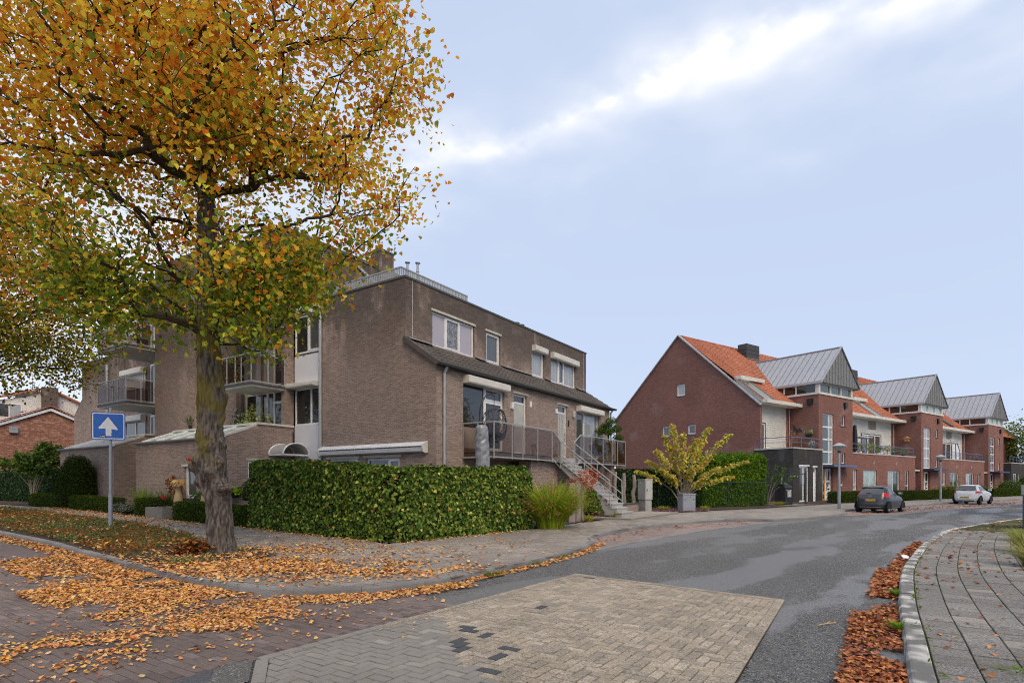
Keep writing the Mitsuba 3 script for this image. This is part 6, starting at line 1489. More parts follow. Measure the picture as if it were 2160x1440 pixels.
sets = [(road, lambda P: off(P[:, 0], P[:, 1]) + .018, ORAL, (5, 4, 3, 1.5, 1.3, .5), .058, .014), (walkL, lambda P: .124 + off(P[:, 0], P[:, 1]), ORAL, (5, 4, 3, 1.5, 1.3, .5), .063, .014), (vg, lambda P: .17 + off(P[:, 0], P[:, 1]), ORAL, (3, 2, 4, 2, 3, 2), .078, .10),
        (gut, lambda P: .012 + 0 * P[:, 0], RUST, (4, 3, 4, 1, 2), .066, .032), (wr_, lambda P: .100 + 0 * P[:, 0], RUST, (4, 3, 4, 1, 2), .066, .004), (nb2, lambda P: .02 + .11 * inside(pave_poly, P), RUST, (3, 3, 3, 1, 2), .085, .02), (b1, lambda P: .012 + 0 * P[:, 0], RUST, (3, 3, 3, 1, 2), .07, .01), (far_r, lambda P: .10 + 0 * P[:, 0], RUST, (3, 3, 3, 1, 2), .085, .02), (pile, lambda P: .14 + 0 * P[:, 0], [C(150, 86, 40), C(190, 130, 50), C(110, 70, 40)], (2, 1, 2), .10, .28)]
LV = []
for P, zf, pal, wts, size, hz in sets:
    n = len(P); z = zf(P) + hz * q.random(n) ** 2 + .004
    N = q.normal(0, .24, (n, 3)) + (0, 0, 1.0)
    LV.append((np.c_[P, z], N, size * q.uniform(.6, 1.2, n), pick(pal, wts, n, q, .2)))
LP, LN, LS, LC = (np.concatenate([a[i] for a in LV]) for i in range(4))
LC = LC * np.array([.80, .78, .80])
LS = LS * np.clip(LP[:, 1] / 8.5, .80, 1.15)
vis = (np.abs(LP[:, 0]) < .91 * LP[:, 1]) & (LP[:, 1] > 4.6)
idx = np.arange(len(LP))[vis][np.argsort(LP[vis, 1] / LS[vis])][:300]
fl = 'single fallen brown-orange leaf lying on the paving in the foreground'
for i in idx:
    put_leaves('fallen_leaf', leaves(LP[i:i + 1], LN[i:i + 1], LS[i:i + 1], LC[i:i + 1], HEART, r=q, curl=1.6), 'leaf_dry', label=fl, cat='leaf', group='fallen leaves in the foreground')
keep = np.ones(len(LP), bool); keep[idx] = False
put_leaves('fallen_leaves', leaves(LP[keep], LN[keep], LS[keep], LC[keep], HEART, r=q, curl=1.2), 'leaf_dry', label='carpet of fallen orange and brown leaves along the kerbs, road and pavement', cat='fallen leaves', kind='stuff')
# weeds and moss in the joints of the right pavement
def weeds(P, z, h, n_each, lab, name):
    q = np.random.default_rng(9); B = np.repeat(np.array(P), n_each, 0); n = len(B)
    P3 = np.c_[B + q.normal(0, .03, (n, 2)), z + q.uniform(0, h, n)]
    put_leaves(name, leaves(P3, q.normal(0, .8, (n, 3)) + (0, 0, .7), .04 * q.uniform(.5, 1.2, n), pick([C(84, 110, 40), C(110, 130, 54), C(70, 92, 36)], (1, 1, 1), n, q), LANCE, droop=q.normal(0, 1, (n, 3)) + (0, 0, .6), r=q), 'leaf', label=lab, cat='weeds', kind='stuff')
weeds(along(Rl, r0, r3, 70, .17, .22), .09, .02, 6, 'small green weeds growing along the right kerb joint', 'kerb_weeds')
for i, (px, py, lab) in enumerate(((1900, 1320, 'green weed tuft growing over the right kerb, nearest of the three'), (1893, 1249, 'green weed tuft in the gutter at the right kerb, middle of the three'), (1917, 1207, 'green weed tuft on the right kerb, farthest of the three'), (2150, 1420, 'weed in the slab joints at the right edge'))):
    p = pix_z0(px, py, .08); tuft(lab, p, 150, .09, .15, [C(104, 138, 44), C(84, 118, 36)], (1, 1), .006, name='weed_tuft', cat='weed', seed=90 + i, z=.05, lean=.8)
for i, (px, py, lab) in enumerate(((1035, 1213, 'weed tuft at the left kerb near the end of the leaf line'), (1120, 1190, 'weed tuft at the left kerb before the parking bay'), (1178, 1176, 'weed tuft at the left kerb beside the parking bay corner'))):
    p = pix_z0(px, py, .02); tuft(lab, p, 120, .14, .26, [C(104, 128, 44), C(84, 108, 36)], (1, 1), .007, name='weed_tuft', cat='weed', seed=95 + i, z=.0, lean=.8)
for i, (px, py, h, lab) in enumerate(((2168, 1165, .6, 'long green grass at the right edge beside the slabs'), (2185, 1195, .55, 'long grass with seed heads at the right edge nearest the camera'), (2158, 1140, .4, 'low grass at the foot of the dark bin'))):
    p = pix_z0(px, py, .1); tuft(lab, p, 700, h, .45, [C(140, 146, 84), C(112, 124, 62), C(170, 162, 120)], (2, 2, 1), .007, name='grass_clump', cat='grass', seed=100 + i, z=.08, lean=.6)
p = pix_z0(1905, 1181, .03); t = thing('litter', 'scrap of white paper among the leaves at the right kerb', 'litter'); put('paper', (leaves(np.array([[p[0], p[1], .07]]), np.array([[.1, -.5, 1.]]), .22, np.ones((1, 3)), OVAL)[:2]), 'sign_white', t)
p = pix_z0(1743, 1318); t = thing('twig', 'small brown twig lying on the asphalt in front of the right kerb', 'twig'); put('stick', MB().tube([(p[0] - .12, p[1] - .05, .012), (p[0], p[1], .02), (p[0] + .14, p[1] + .06, .014)], .006, 5).tube([(p[0], p[1], .02), (p[0] + .10, p[1] + .10, .02)], .004, 5), 'straw', t)

# ------------------------------------------------------------------ street furniture
def pole(key, x, y, z, h, r0, r1, m='galvanised', foot=.9, fr=1.35):
    put('pole', MB().lathe([(0, z), (r0 * fr, z), (r0 * fr, z + foot), (r0, z + foot + .05), (r1, z + h), (0, z + h)], (x, y, 0), 16), m, key, smooth=40)
sx, sy, sz = -13.12, 18.5, .18
FSg = frame((sx - .0, sy, 0), (.91, .415, 0), (-.415, .91, 0))
sg = thing('road_sign', 'blue square one-way sign with white upward arrow on a grey pole in the verge', 'road sign')
pole(sg, sx + .02, sy + .06, sz, 3.9, .045, .04, foot=1.05)
rr = lambda x0, x1, y0, y1, r: sbox(x0 + r, y0 + r, x1 - r, y1 - r).buffer(r, 8)
zc, w2, h2 = 3.47, .46, .445
put('panel', MB(FSg).prism(rr(-w2, w2, zc - h2, zc + h2, .06), 'b', -.030, -.005), 'sign_blue', sg)
put('border', MB(FSg).prism(rr(-w2 + .025, w2 - .025, zc - h2 + .025, zc + h2 - .025, .045).difference(rr(-w2 + .055, w2 - .055, zc - h2 + .055, zc + h2 - .055, .03)), 'b', -.033, -.029), 'sign_white', sg)
ax = lambda X, Y: ((X - 510) / 870.0 * .92 * 1.0, zc + (422 - Y) / 655.0 * .89)
put('arrow', MB(FSg).prism(Polygon([ax(503, 212), ax(745, 490), ax(735, 505), ax(585, 482), ax(580, 650), ax(452, 650), ax(447, 474), ax(280, 486), ax(268, 468)]).buffer(.008), 'b', -.033, -.029), 'sign_white', sg)
put('sticker', MB(FSg).prism(sbox(*ax(305, 700), *ax(445, 640)), 'b', -.036, -.033), 'print_black', sg, label='small black sticker with a row of pale marks')
for i in range(7): put('sticker_mark', MB(FSg).prism(sbox(*ax(314 + i * 17, 683), *ax(326 + i * 17, 655)), 'b', -.038, -.036), 'sign_white', sg)
put('clamp', MB(FSg).box(-.06, .08, -.005, .11, zc + .2, zc + .25).box(-.06, .08, -.005, .11, zc - .25, zc - .2), 'galvanised', sg)
for (x, y), lab in (((19.64, 34.15), 'grey street lamp with flat conical head left of the dark hatchback'), ((36.16, 48.0), 'farther grey street lamp between the dark and the white car')):
    t = thing('street_lamp', lab, 'street lamp', None); z = .12
    pole(t, x, y, z, 3.35, .075, .055, foot=1.15, fr=1.25)
    put('collar', MB().lathe([(.06, z + 3.33), (.10, z + 3.36), (.10, z + 3.44), (.05, z + 3.47)], (x, y, 0), 14), 'black_metal', t)
    put('globe', MB().lathe([(.06, z + 3.45), (.10, z + 3.46), (.34, z + 3.72)], (x, y, 0), 18), 'pane_pale', t, smooth=40)
    put('head', MB().lathe([(.0, z + 3.715), (.40, z + 3.72), (.40, z + 3.75), (.12, z + 3.90), (.03, z + 3.93), (0, z + 3.95)], (x, y, 0), 22), 'zinc', t)
    put('tag', MB().box(x + .08, x + .16, y - .03, y + .0, z + 1.35, z + 1.45), 'sign_white', t)
F1 = place(6.98, 29.75, .12, math.radians(25))
t = thing('utility_cabinet', 'tall pale grey utility cabinet on a stone base beside the stairs', 'utility cabinet')
put('base', MB(F1).box(.0, .40, .0, .56, 0, .62), 'concrete', t); put('body', MB(F1).box(-.03, .43, -.03, .60, .64, 1.66), 'cabinet_pale', t); put('lid', MB(F1).box(-.05, .45, -.05, .62, 1.66, 1.73), 'cabinet_pale', t)
put('door', MB(F1).box(.0, .40, -.045, -.03, .68, 1.62), 'cabinet_pale', t); put('handle', MB(F1).box(.05, .09, -.06, -.045, 1.08, 1.22), 'black_metal', t); put('label_plate', MB(F1).box(-.038, -.03, .34, .46, 1.5, 1.56), 'sign_white', t)
F2 = place(8.98, 29.9, .12, math.radians(22))
t = thing('utility_cabinet', 'low blue-grey utility cabinet in front of the small spreading tree', 'utility cabinet')
put('body', MB(F2).box(0, .82, 0, .42, 0, .90), 'cabinet_grey', t); put('lid', MB(F2).box(-.03, .85, -.03, .45, .90, .96), 'cabinet_grey', t); put('door', MB(F2).box(.03, .79, -.012, 0, .20, .87), 'cabinet_grey', t); put('plinth', MB(F2).box(.01, .81, -.008, .0, .01, .18), 'cabinet_grey', t)
for x in (.12, .64): put('lock', MB(F2).box(x, x + .09, -.022, -.012, .63, .66), 'black_metal', t)
put('keyhole', MB(F2).box(.44, .47, -.02, -.012, .74, .80), 'black_metal', t)
put('plum_gravel', sheet(Polygon([(7.3, 29.0), (8.2, 28.9), (10.6, 30.6), (10.9, 31.6), (9.4, 32.4), (7.6, 31.0)]), .134, 1.5), 'plum_gravel', kind='structure')
q = np.random.default_rng(6); gp = q.uniform([7.4, 29.0], [10.8, 32], (5200, 2)); gp = gp[inside(Polygon([(7.3, 29.0), (8.2, 28.9), (10.6, 30.6), (10.9, 31.6), (9.4, 32.4), (7.6, 31.0)]), gp)]
put_leaves('gravel', leaves(np.c_[gp, .14 + .03 * q.random(len(gp))], q.normal(size=(len(gp), 3)) + (0, 0, .8), .07, pick([C(124, 96, 98), C(98, 76, 80), C(150, 122, 120)], (2, 2, 1), len(gp), q), OVAL, r=q), 'leaf_dry', label='plum coloured gravel around the grey utility cabinet', cat='gravel', kind='stuff')
t = thing('garden_wall', 'very low dark brick wall between the stairs and the pale cabinet', 'wall'); put('body', MB(FA).box(8.6, 12.9, -2.75, -2.5, .0, .56), 'brick_brown', t); put('coping', MB(FA).box(8.55, 12.95, -2.8, -2.45, .56, .61), 'dark_trim', t)
put('entry_slab', MB(FA).box(6.2, 12.5, -5.0, -3.1, .05, .185), 'slab_sandy', kind='structure')
for i, (px, wd, top, lab) in enumerate(((1206, .27, 1018, 'broad grey weathered timber post, leftmost of the three beside the grass'), (1219, .22, 1020, 'grey weathered timber post in the middle of the three beside the grass'), (1228, .14, 1022, 'narrow grey weathered timber post, rightmost of the three beside the grass'))):
    D_ = 21.9 + i * .35; x = (px - 1080) / 1200 * D_; t = thing('timber_post', lab, 'post'); Fp = place(x, D_, .1, .35 + .2 * i)
    put('post', MB(Fp).prism(rr(-wd / 2, wd / 2, -.06, .06, .02), 'c', 0, 1.6 + (1020 - top) / 1200 * D_ - .1), 'wood_grey', t)
for i, (px, lab) in enumerate(((1297, 'split chestnut post left of the pair behind the stair foot'), (1316, 'split chestnut post in the middle of the row before the dark hedge'), (1337, 'split chestnut post nearest the pale cabinet'))):
    D_ = 30.5; x = (px - 1080) / 1200 * D_; t = thing('chestnut_post', lab, 'post'); q = np.random.default_rng(i)
    put('post', MB().tube([(x + q.normal(0, .025), D_, z) for z in np.linspace(.1, 2.25 - .08 * i, 7)], [.11, .115, .105, .11, .10, .105, .085], 8), 'wood_grey', t, smooth=40)
ft = thing('wire_fence', 'dark green wire fence before the conifer hedge and the laurel hedge', 'fence')
fp = [(9.0, 34.9), (10.6, 35.2), (13.8, 36.3), (17.0, 37.9)]
for x, y in fp: put('post', MB().tube([(x, y, .1), (x, y, 1.72)], .03, 8), 'green_fence', ft)
put('top_rail', MB().tube([(x, y, 1.68) for x, y in fp], .028, 8), 'green_fence', ft)
g = MB()
for (a, b), (c, d) in zip(fp[:-1], fp[1:]):
    for i in range(int(math.hypot(c - a, d - b) / .12)):
        f_ = i * .12 / math.hypot(c - a, d - b); g.bar((a + (c - a) * f_, b + (d - b) * f_, .15), (a + (c - a) * f_, b + (d - b) * f_, 1.66), .007)
    for z in np.arange(.2, 1.66, .18): g.bar((a, b, z), (c, d, z), .007)
put('wires', g, 'green_fence', ft, kind='stuff')
t = thing('gate_post', 'black metal gate post with a thin bar before the dark brick box', 'gate'); put('post', MB().box(21.75, 21.86, 42.2, 42.31, .1, 2.45), 'black_metal', t); put('bar', MB().bar((21.8, 42.26, 2.32), (18.6, 40.9, 2.32), .05), 'black_metal', t)
Fc = place(19.2, 40.2, .12, math.radians(26))
t = thing('underground_bin', 'black rounded waste inlet column with silver lid beside the conifer hedge', 'waste bin')
pr = [(-.42, 0), (.42, 0), (.42, .85), (.36, 1.15), (.22, 1.38), (0, 1.48), (-.25, 1.42), (-.42, 1.2)]
put('body', MB(Fc).prism(pr, 'a', -.38, .38), 'black_plastic', t)
Fc2 = Fc; put('lid', MB(Fc2).prism([(-.43, 1.0), (-.38, 1.2), (-.2, 1.42), (0.05, 1.52), (.05, 1.49), (-.22, 1.37), (-.40, 1.12), (-.445, .98)], 'a', -.30, .30), 'galvanised', t); put('panel', MB(Fc2).bar((0, -.44, .55), (0, -.44, .98), .36, .05), 'cabinet_pale', t)
put('top_handle', MB(Fc).tube([(-.1, .1, 1.45), (-.1, .1, 1.72), (-.06, .1, 1.95)], .04, 8), 'pipe_zinc', t)
put('bin_pad', MB(Fc).box(-1.2, 1.6, -1.1, .9, -.02, .012), 'slab_grey_pale', kind='structure')
Fb = place(17.78, 19.3, .09, math.radians(40))
t = thing('street_bin', 'dark navy metal bin with sloping grey top at the right edge', 'bin'); put('body', MB(Fb).box(-.32, .32, -.30, .30, 0, 1.13), 'blue_dark', t)
put('top', MB(Fb).prism([(-.33, 1.13), (.33, 1.13), (.33, 1.45), (.2, 1.5), (.05, 1.5), (-.30, 1.2)], 'a', -.34, .34), 'cabinet_grey', t); put('door', MB(Fb).box(-.26, .26, -.315, -.30, .08, 1.05), 'black_metal', t)
gx, gy = pix_z0(232, 1181, .08); s_i = sat(gx, gy)
cK = np.array([np.interp(s_i, sK, Kl[:, k]) for k in (0, 1)]); dK = np.array([np.interp(s_i + .2, sK, Kl[:, k]) for k in (0, 1)]) - cK; dK /= np.linalg.norm(dK)
FK = frame((*cK, float(off(*cK))), (*dK, 0), (-dK[1], dK[0], 0)); t = thing('kerb_drain', 'dark iron drain inlet with two slots set into the left kerb', 'drain')
put('frame', MB(FK).box(-.27, .27, -.012, .10, .0, .118), 'zinc_dark', t)
for x in (-.12, .10): put('slot', MB(FK).box(x - .09, x + .08, -.016, -.012, .025, .085), 'print_black', t)

# ------------------------------------------------------------------ things on the balconies of the street front
t = thing('parasol', 'folded parasol in a wrinkled silver-grey cover standing behind the ivy hedge', 'parasol')
zz = np.linspace(.2, 3.62, 60); an = np.arange(28) * 2 * PI / 28; q = np.random.default_rng(4)
rad = np.interp(zz, [.2, 2.0, 3.3, 3.55, 3.62], [.30, .285, .255, .235, .17]); cx = np.interp(zz, [.2, 3.62], [.34, .14])
V = np.stack([cx[:, None] + rad[:, None] * np.cos(an), -1.95 + rad[:, None] * .9 * np.sin(an), np.repeat(zz[:, None], 28, 1)], -1)
wr2 = meshkit.fbm(np.stack([V[..., 0] * 5, V[..., 1] * 5 + V[..., 2] * 1.0, V[..., 2] * 9 + 3 * V[..., 0]], -1), 3, 3); rid = np.abs(meshkit.fbm(np.stack([V[..., 0] * 7 + V[..., 2] * 1.6, V[..., 1] * 7, V[..., 2] * 5.5 - V[..., 0] * 4], -1), 4, 12) - .5) * 2
V[..., :2] = np.stack([cx[:, None] + (V[..., 0] - cx[:, None]) * (1.0 - .32 * rid), -1.95 + (V[..., 1] + 1.95) * (1.0 - .32 * rid)], -1)
F = [(i * 28 + j, i * 28 + (j + 1) % 28, (i + 1) * 28 + (j + 1) % 28, (i + 1) * 28 + j) for i in range(59) for j in range(28)]
mb = MB(FA).raw(V.reshape(-1, 3), F); mb.raw(np.vstack([V[-1], [[.14, -1.95, 3.66]]]), [(j, (j + 1) % 28, 28) for j in range(28)]); put('cover', mb, 'umbrella_cover', t, smooth=True)
t = thing('hanging_chair', 'dark wicker hanging egg chair on a curved stand on the left balcony', 'hanging chair')
ar = [(1.75, -.7, 2.8), (1.70, -.7, 3.5), (1.70, -.7, 4.2)] + [(2.22 - .52 * math.cos(a), -.7 - .1 * a, 4.3 + .78 * math.sin(a)) for a in np.linspace(.1, PI * .62, 10)]
put('stand', MB(FA).tube(ar, .03, 8), 'black_metal', t, smooth=60); put('foot', MB(FA).tube([(2.45 + .5 * math.cos(a), -.75 + .45 * math.sin(a), 2.83) for a in np.linspace(0, 2 * PI, 20)], .022, 6), 'black_metal', t)
ec, er, eh = np.array((2.42, -.85, 3.88)), .52, .66
put('chain', MB(FA).tube([ar[-1], ec + (0, 0, eh)], .012, 5), 'black_metal', t)
g = MB(FA)
for k in range(26):
    th = np.linspace(.12, PI - .12, 15); sg_ = 1 if k % 2 else -1; ph = k / 26 * 2 * PI + sg_ * th * .9
    pp = np.c_[ec[0] + er * np.sin(th) * np.cos(ph), ec[1] + er * np.sin(th) * np.sin(ph), ec[2] + eh * np.cos(th)]
    front = pp[:, 1] < ec[1] - .42
    if front[5:10].all(): continue
    g.tube(pp, .011, 4, caps=False)
put('shell', g, 'wicker', t, kind='stuff')
put('rim', MB(FA).tube([(ec[0] + .44 * math.cos(a), ec[1] - .30, ec[2] + .60 * math.sin(a)) for a in np.linspace(0, 2 * PI, 28)], .03, 6), 'wicker', t, smooth=60)
put('seat_cushion', MB(FA).lathe([(0, 3.36), (.34, 3.38), (.42, 3.47), (.38, 3.56), (0, 3.58)], (2.42, -.85, 0), 16), 'black_plastic', t, smooth=50)
t = thing('bucket_chair', 'dark bucket chair with thin legs on the right balcony', 'chair')
pr = [(.02, -.30), (.18, -.28), (.33, -.14), (.42, .08), (.45, .28), (.43, .28), (.38, .06), (.29, -.10), (.15, -.22), (0, -.24)]
put('shell', MB(FA @ place(11.9, -.85, 3.38, .4)).lathe(pr, (0, 0, 0), 18), 'wicker', t, smooth=50)
put('legs', MB(FA).tube([(11.55, -1.1, 2.8), (11.85, -.9, 3.15), (12.1, -.5, 2.8)], .012, 5).tube([(12.25, -1.2, 2.8), (11.95, -.85, 3.15), (11.6, -.5, 2.8)], .012, 5), 'black_metal', t)
t = thing('wooden_stool', 'small yellow wooden step stool on the left balcony near the door', 'stool'); put('legs', MB(FA).bar((5.05, -1.1, 2.8), (5.15, -1.0, 3.25), .05).bar((5.4, -1.1, 2.8), (5.3, -1.0, 3.25), .05).bar((5.05, -.8, 2.8), (5.15, -.9, 3.25), .05).bar((5.4, -.8, 2.8), (5.3, -.9, 3.25), .05), 'yellow_wood', t); put('top', MB(FA).box(5.1, 5.35, -1.08, -.82, 3.25, 3.29), 'yellow_wood', t)
pB = (FA @ (13.7, -.7, 2.8, 1))[:3]; q = np.random.default_rng(2)
t = thing('cloud_pine', 'small cloud-pruned pine in a pot on the right balcony', 'potted tree')
put('pot', MB().lathe([(0, 2.8), (.24, 2.8), (.30, 3.2), (.26, 3.2), (0, 3.15)], (pB[0], pB[1], 0), 14), 'cabinet_pale', t); st_ = MB().tube([pB + (0, 0, .35), pB + (.06, 0, .9), pB + (-.04, 0, 1.5), pB + (.02, .0, 2.2)], [.06, .05, .04, .02], 7)
PP, NN = [], []
for a, b, c, r_ in ((-.45, 0, 1.75, .36), (.1, -.1, 2.25, .40), (.55, .1, 1.35, .34), (-.15, .1, 2.0, .36), (.42, 0, 1.85, .34), (-.5, .1, 1.25, .26), (.0, -.2, 1.65, .3)):
    st_.tube([pB + (0, 0, c - .25), pB + (a, b, c - .08)], [.025, .012], 5); n = 520; u = q.normal(size=(n, 3)); u /= np.linalg.norm(u, axis=1, keepdims=True); PP.append(pB + (a, b, c) + u * r_ * np.array([1, 1, .62]) * q.random((n, 1)) ** .3); NN.append(u + q.normal(0, .4, (n, 3)))
put('stem', st_, 'bark_dark', t); PP, NN = np.vstack(PP), np.vstack(NN); put_leaves('needles', leaves(PP, NN, .10, pick([C(62, 88, 40), C(84, 112, 50), C(44, 66, 32)], (3, 3, 2), len(PP), q), LANCE, droop=NN + q.normal(0, .5, NN.shape), r=q), 'leaf', t, kind='stuff')

# ------------------------------------------------------------------ cars
def car(label, M, paint, prof, L, Wd, H, wheels, wr, plate, lamp, winz, name='parked_car', badge=None, rim='rim_silver', trim=True):
    """prof: rows (z, x_rear, x_front, half width) from sill to roof; local x runs from the tail to the nose, y to the left."""
    key = thing(name, label, 'car')
    pr = np.array(prof, float); z = np.linspace(pr[0, 0], pr[-1, 0], 46)
    from scipy.interpolate import PchipInterpolator as PI_
    xr, xf, hw = (PI_(pr[:, 0], pr[:, k])(z) for k in (1, 2, 3))
    n = 72; th = np.linspace(0, 2 * PI, n, endpoint=False); e = 2 / 4.6
    def S(zq, c, s_):
        a, b, w = np.interp(zq, z, xr), np.interp(zq, z, xf), np.interp(zq, z, hw)
        return np.stack([(a + b) / 2 + (b - a) / 2 * np.sign(c) * np.abs(c) ** e, w * np.sign(s_) * np.abs(s_) ** e * (1 - .10 * np.clip(c, 0, 1) ** 6), zq * np.ones_like(c)], -1)
    V = np.stack([S(np.full(n, q_), np.cos(th), np.sin(th)) for q_ in z])
    m = len(z); F = [(i * n + j, i * n + (j + 1) % n, (i + 1) * n + (j + 1) % n, (i + 1) * n + j) for i in range(m - 1) for j in range(n)]
    mb = MB(M).raw(V.reshape(-1, 3), F)
    top = V[-1]; cen = top.mean(0); mid = (top + cen) / 2 + (0, 0, .018)
    mb.raw(np.vstack([top, mid, [cen + (0, 0, .025)]]), [(j, (j + 1) % n, n + (j + 1) % n, n + j) for j in range(n)]); mb.raw(np.vstack([mid, [cen + (0, 0, .025)]]), [(j, (j + 1) % n, n) for j in range(n)])
    mb.raw(np.vstack([V[0], [V[0].mean(0)]]), [((j + 1) % n, j, n) for j in range(n)])
    put('body', mb, paint, key, smooth=50)
    def rear(zq, f): f = np.asarray(f, float); s_ = np.sign(f) * np.abs(f) ** (1 / e); return S(zq, -np.sqrt(np.clip(1 - s_ ** 2, 0, 1)), s_)
    def side(zq, x, sgn):
        x = np.asarray(x, float); a, b = np.interp(zq, z, xr), np.interp(zq, z, xf); c = np.clip((x - (a + b) / 2) / ((b - a) / 2), -1, 1)
        c = np.sign(c) * np.abs(c) ** (1 / e); return S(zq, c, sgn * np.sqrt(np.clip(1 - c ** 2, 0, 1)))
    def patch(nm, m_, rows, offs=.008, parent=key, flip=False, **k):
        A = np.stack(rows); r_, c_ = A.shape[:2]
        du_ = np.gradient(A, axis=1); dv_ = np.gradient(A, axis=0); N = np.cross(du_, dv_); N /= np.linalg.norm(N, axis=-1, keepdims=True) + 1e-9
        cen_ = np.array([L * .5, 0, H * .45]); sg2 = np.sign(((A - cen_) * N).sum(-1).mean()); A2_ = A + N * sg2 * offs
        return put(nm, MB(M).raw(A2_.reshape(-1, 3), [(i * c_ + j, i * c_ + j + 1, (i + 1) * c_ + j + 1, (i + 1) * c_ + j) for i in range(r_ - 1) for j in range(c_ - 1)]), m_, parent, smooth=True, **k)
    z0, z1 = winz
    fz = np.linspace(z0, z1, 7)
    patch('rear_window', 'pane_mid', [rear(q_, np.linspace(-.86, .86, 13) * (1 - .05 * (i / 6))) for i, q_ in enumerate(fz)])
    for sg_ in (-1, 1):
        xa, xb, xc, xd = lamp['win']
        rows1, rows2 = [], []
        for i, q_ in enumerate(np.linspace(z0 + .0, z1 - .015, 6)):
            f = i / 5; a = np.interp(q_, z, xr); b = np.interp(q_, z, xf)
            rows1.append(side(q_, np.linspace(xa + .12 * f, xb, 7), sg_)); rows2.append(side(q_, np.linspace(xc, min(xd - .52 * f, b - .22), 7), sg_))
        patch('side_window', 'pane_mid', rows1); patch('side_window', 'pane_dark', rows2)
        patch('tail_lamp', 'lamp_red', [rear(q_, sg_ * np.linspace(lamp['in'] + .0, .995, 9)) for q_ in np.linspace(*lamp['z'], 5)], .012)
        rows = [side(q_, np.linspace(lamp['back'], lamp['back'] + lamp['wrap'], 5), sg_) for q_ in np.linspace(*lamp['z'], 5)]
        patch('lamp_wrap', 'lamp_red', rows, .012)
        for xg in (lamp['win'][1] + .02, lamp['win'][2] + .93): patch('door_gap', 'print_black', [side(q_, np.linspace(xg, xg + .012, 2), sg_) for q_ in np.linspace(.34, z0 - .03, 6)], .003)
        patch('door_handle', paint, [side(q_, np.linspace(lamp['win'][2] + .12, lamp['win'][2] + .30, 3), sg_) for q_ in (z0 - .14, z0 - .115)], .025)
        mk = put('mirror', MB(M).box(lamp['win'][3] - .42, lamp['win'][3] - .28, sg_ * (Wd / 2 - .06), sg_ * (Wd / 2 + .13), z0 - .0, z0 + .14), paint, key); put('mirror_glass', MB(M).box(lamp['win'][3] - .424, lamp['win'][3] - .42, sg_ * (Wd / 2 - .03), sg_ * (Wd / 2 + .11), z0 + .02, z0 + .12), 'pane_pale', mk)
        patch('sill_trim', 'cabinet_grey' if trim else paint, [side(q_, np.linspace(wheels[0] + .42, wheels[1] - .42, 8), sg_) for q_ in (.25, .30)], .012)
        for xw in wheels:
            y1 = sg_ * (Wd / 2 + .005); y0 = y1 - sg_ * .20
            put('wheel_arch', MB(M).prism(Polygon([(xw + (wr + .075) * math.cos(a), wr + (wr + .075) * math.sin(a)) for a in np.linspace(-.15, PI + .15, 18)]), 'b', min(y1 - sg_ * .03, y1 - sg_ * .002), max(y1 - sg_ * .03, y1 - sg_ * .002)), 'print_black', key)
            y1 -= sg_ * .035; y0 = y1 - sg_ * .19
            Mw = M @ frame((xw, 0, wr), (1, 0, 0), (0, 0, 1), (0, 1, 0))
            wk = put('wheel', MB(Mw).lathe([(wr * .62, y0), (wr * .96, y0), (wr, y0 + sg_ * .03), (wr, y1 + sg_ * .0), (wr * .93, y1 + sg_ * .012), (wr * .66, y1 + sg_ * .012), (wr * .62, y1 - sg_ * .03), (0, y1 - sg_ * .04)], (0, 0, 0), 24), 'tyre', key, smooth=40)
            put('hub', MB(Mw).lathe([(wr * .20, y1 - sg_ * .02), (wr * .16, y1 + sg_ * .006), (0, y1 + sg_ * .01)], (0, 0, 0), 14), rim, wk); put('rim_ring', MB(Mw).lathe([(wr * .66, y1 + sg_ * .005), (wr * .60, y1 + sg_ * .012), (wr * .55, y1 - sg_ * .005)], (0, 0, 0), 24), rim, wk)
            for i in range(7):
                a = i * 2 * PI / 7; put('spoke', MB(Mw).bar((wr * .15 * math.cos(a), wr * .15 * math.sin(a), y1 - sg_ * .005), (wr * .60 * math.cos(a), wr * .60 * math.sin(a), y1), .055, .02), rim, wk)
    patch('bumper_trim', 'cabinet_grey' if trim else 'black_plastic', [rear(q_, np.linspace(-.68, .68, 9)) for q_ in ((.31, .345) if trim else (.24, .31))], .012)
    put('underside', MB(M).box(.35, L - .4, -Wd / 2 + .18, Wd / 2 - .18, .19, .32), 'print_black', key)
    zp = lamp['plate']; xp = float(np.interp(zp, z, xr))
    pk = put('number_plate', MB(M).box(xp - .035, xp - .002, -.26, .26, zp - .055, zp + .055), 'plate_yellow', key); put('plate_band', MB(M).box(xp - .037, xp - .034, .215, .262, zp - .055, zp + .055), 'plate_blue', pk)
    tm = meshkit.text_mesh(plate, .07, .002, bold=True); v = np.array(tm.vertices); v[:, 0] -= (v[:, 0].max() + v[:, 0].min()) / 2; v[:, 1] -= .035
    put('plate_lettering', MB(M).raw(np.c_[xp - .037 - v[:, 2], -v[:, 0] * .92 - .02, zp + v[:, 1]], np.array(tm.faces)), 'print_black', pk)
    patch('tailgate_gap', 'print_black', [rear(q_, np.linspace(-.8, .8, 9)) for q_ in (zp - .13, zp - .118)], .003)
    if badge: xb_ = float(np.interp(badge, z, xr)); put('badge', MB(M @ frame((xb_ - .012, 0, badge), (0, 1, 0), (0, 0, 1), (1, 0, 0))).tube([(.075 * math.cos(a), .05 * math.sin(a), 0) for a in np.linspace(0, 2 * PI, 20)], .009, 5).tube([(.03 * math.cos(a), .045 * math.sin(a), 0) for a in np.linspace(0, 2 * PI, 14)], .008, 5), rim, key)
    xw_ = float(np.interp(z0 + .06, z, xr)); put('wiper', MB(M).bar((xw_ - .02, .22, z0 + .10), (xw_ - .025, -.02, z0 + .06), .02), 'black_plastic', key)
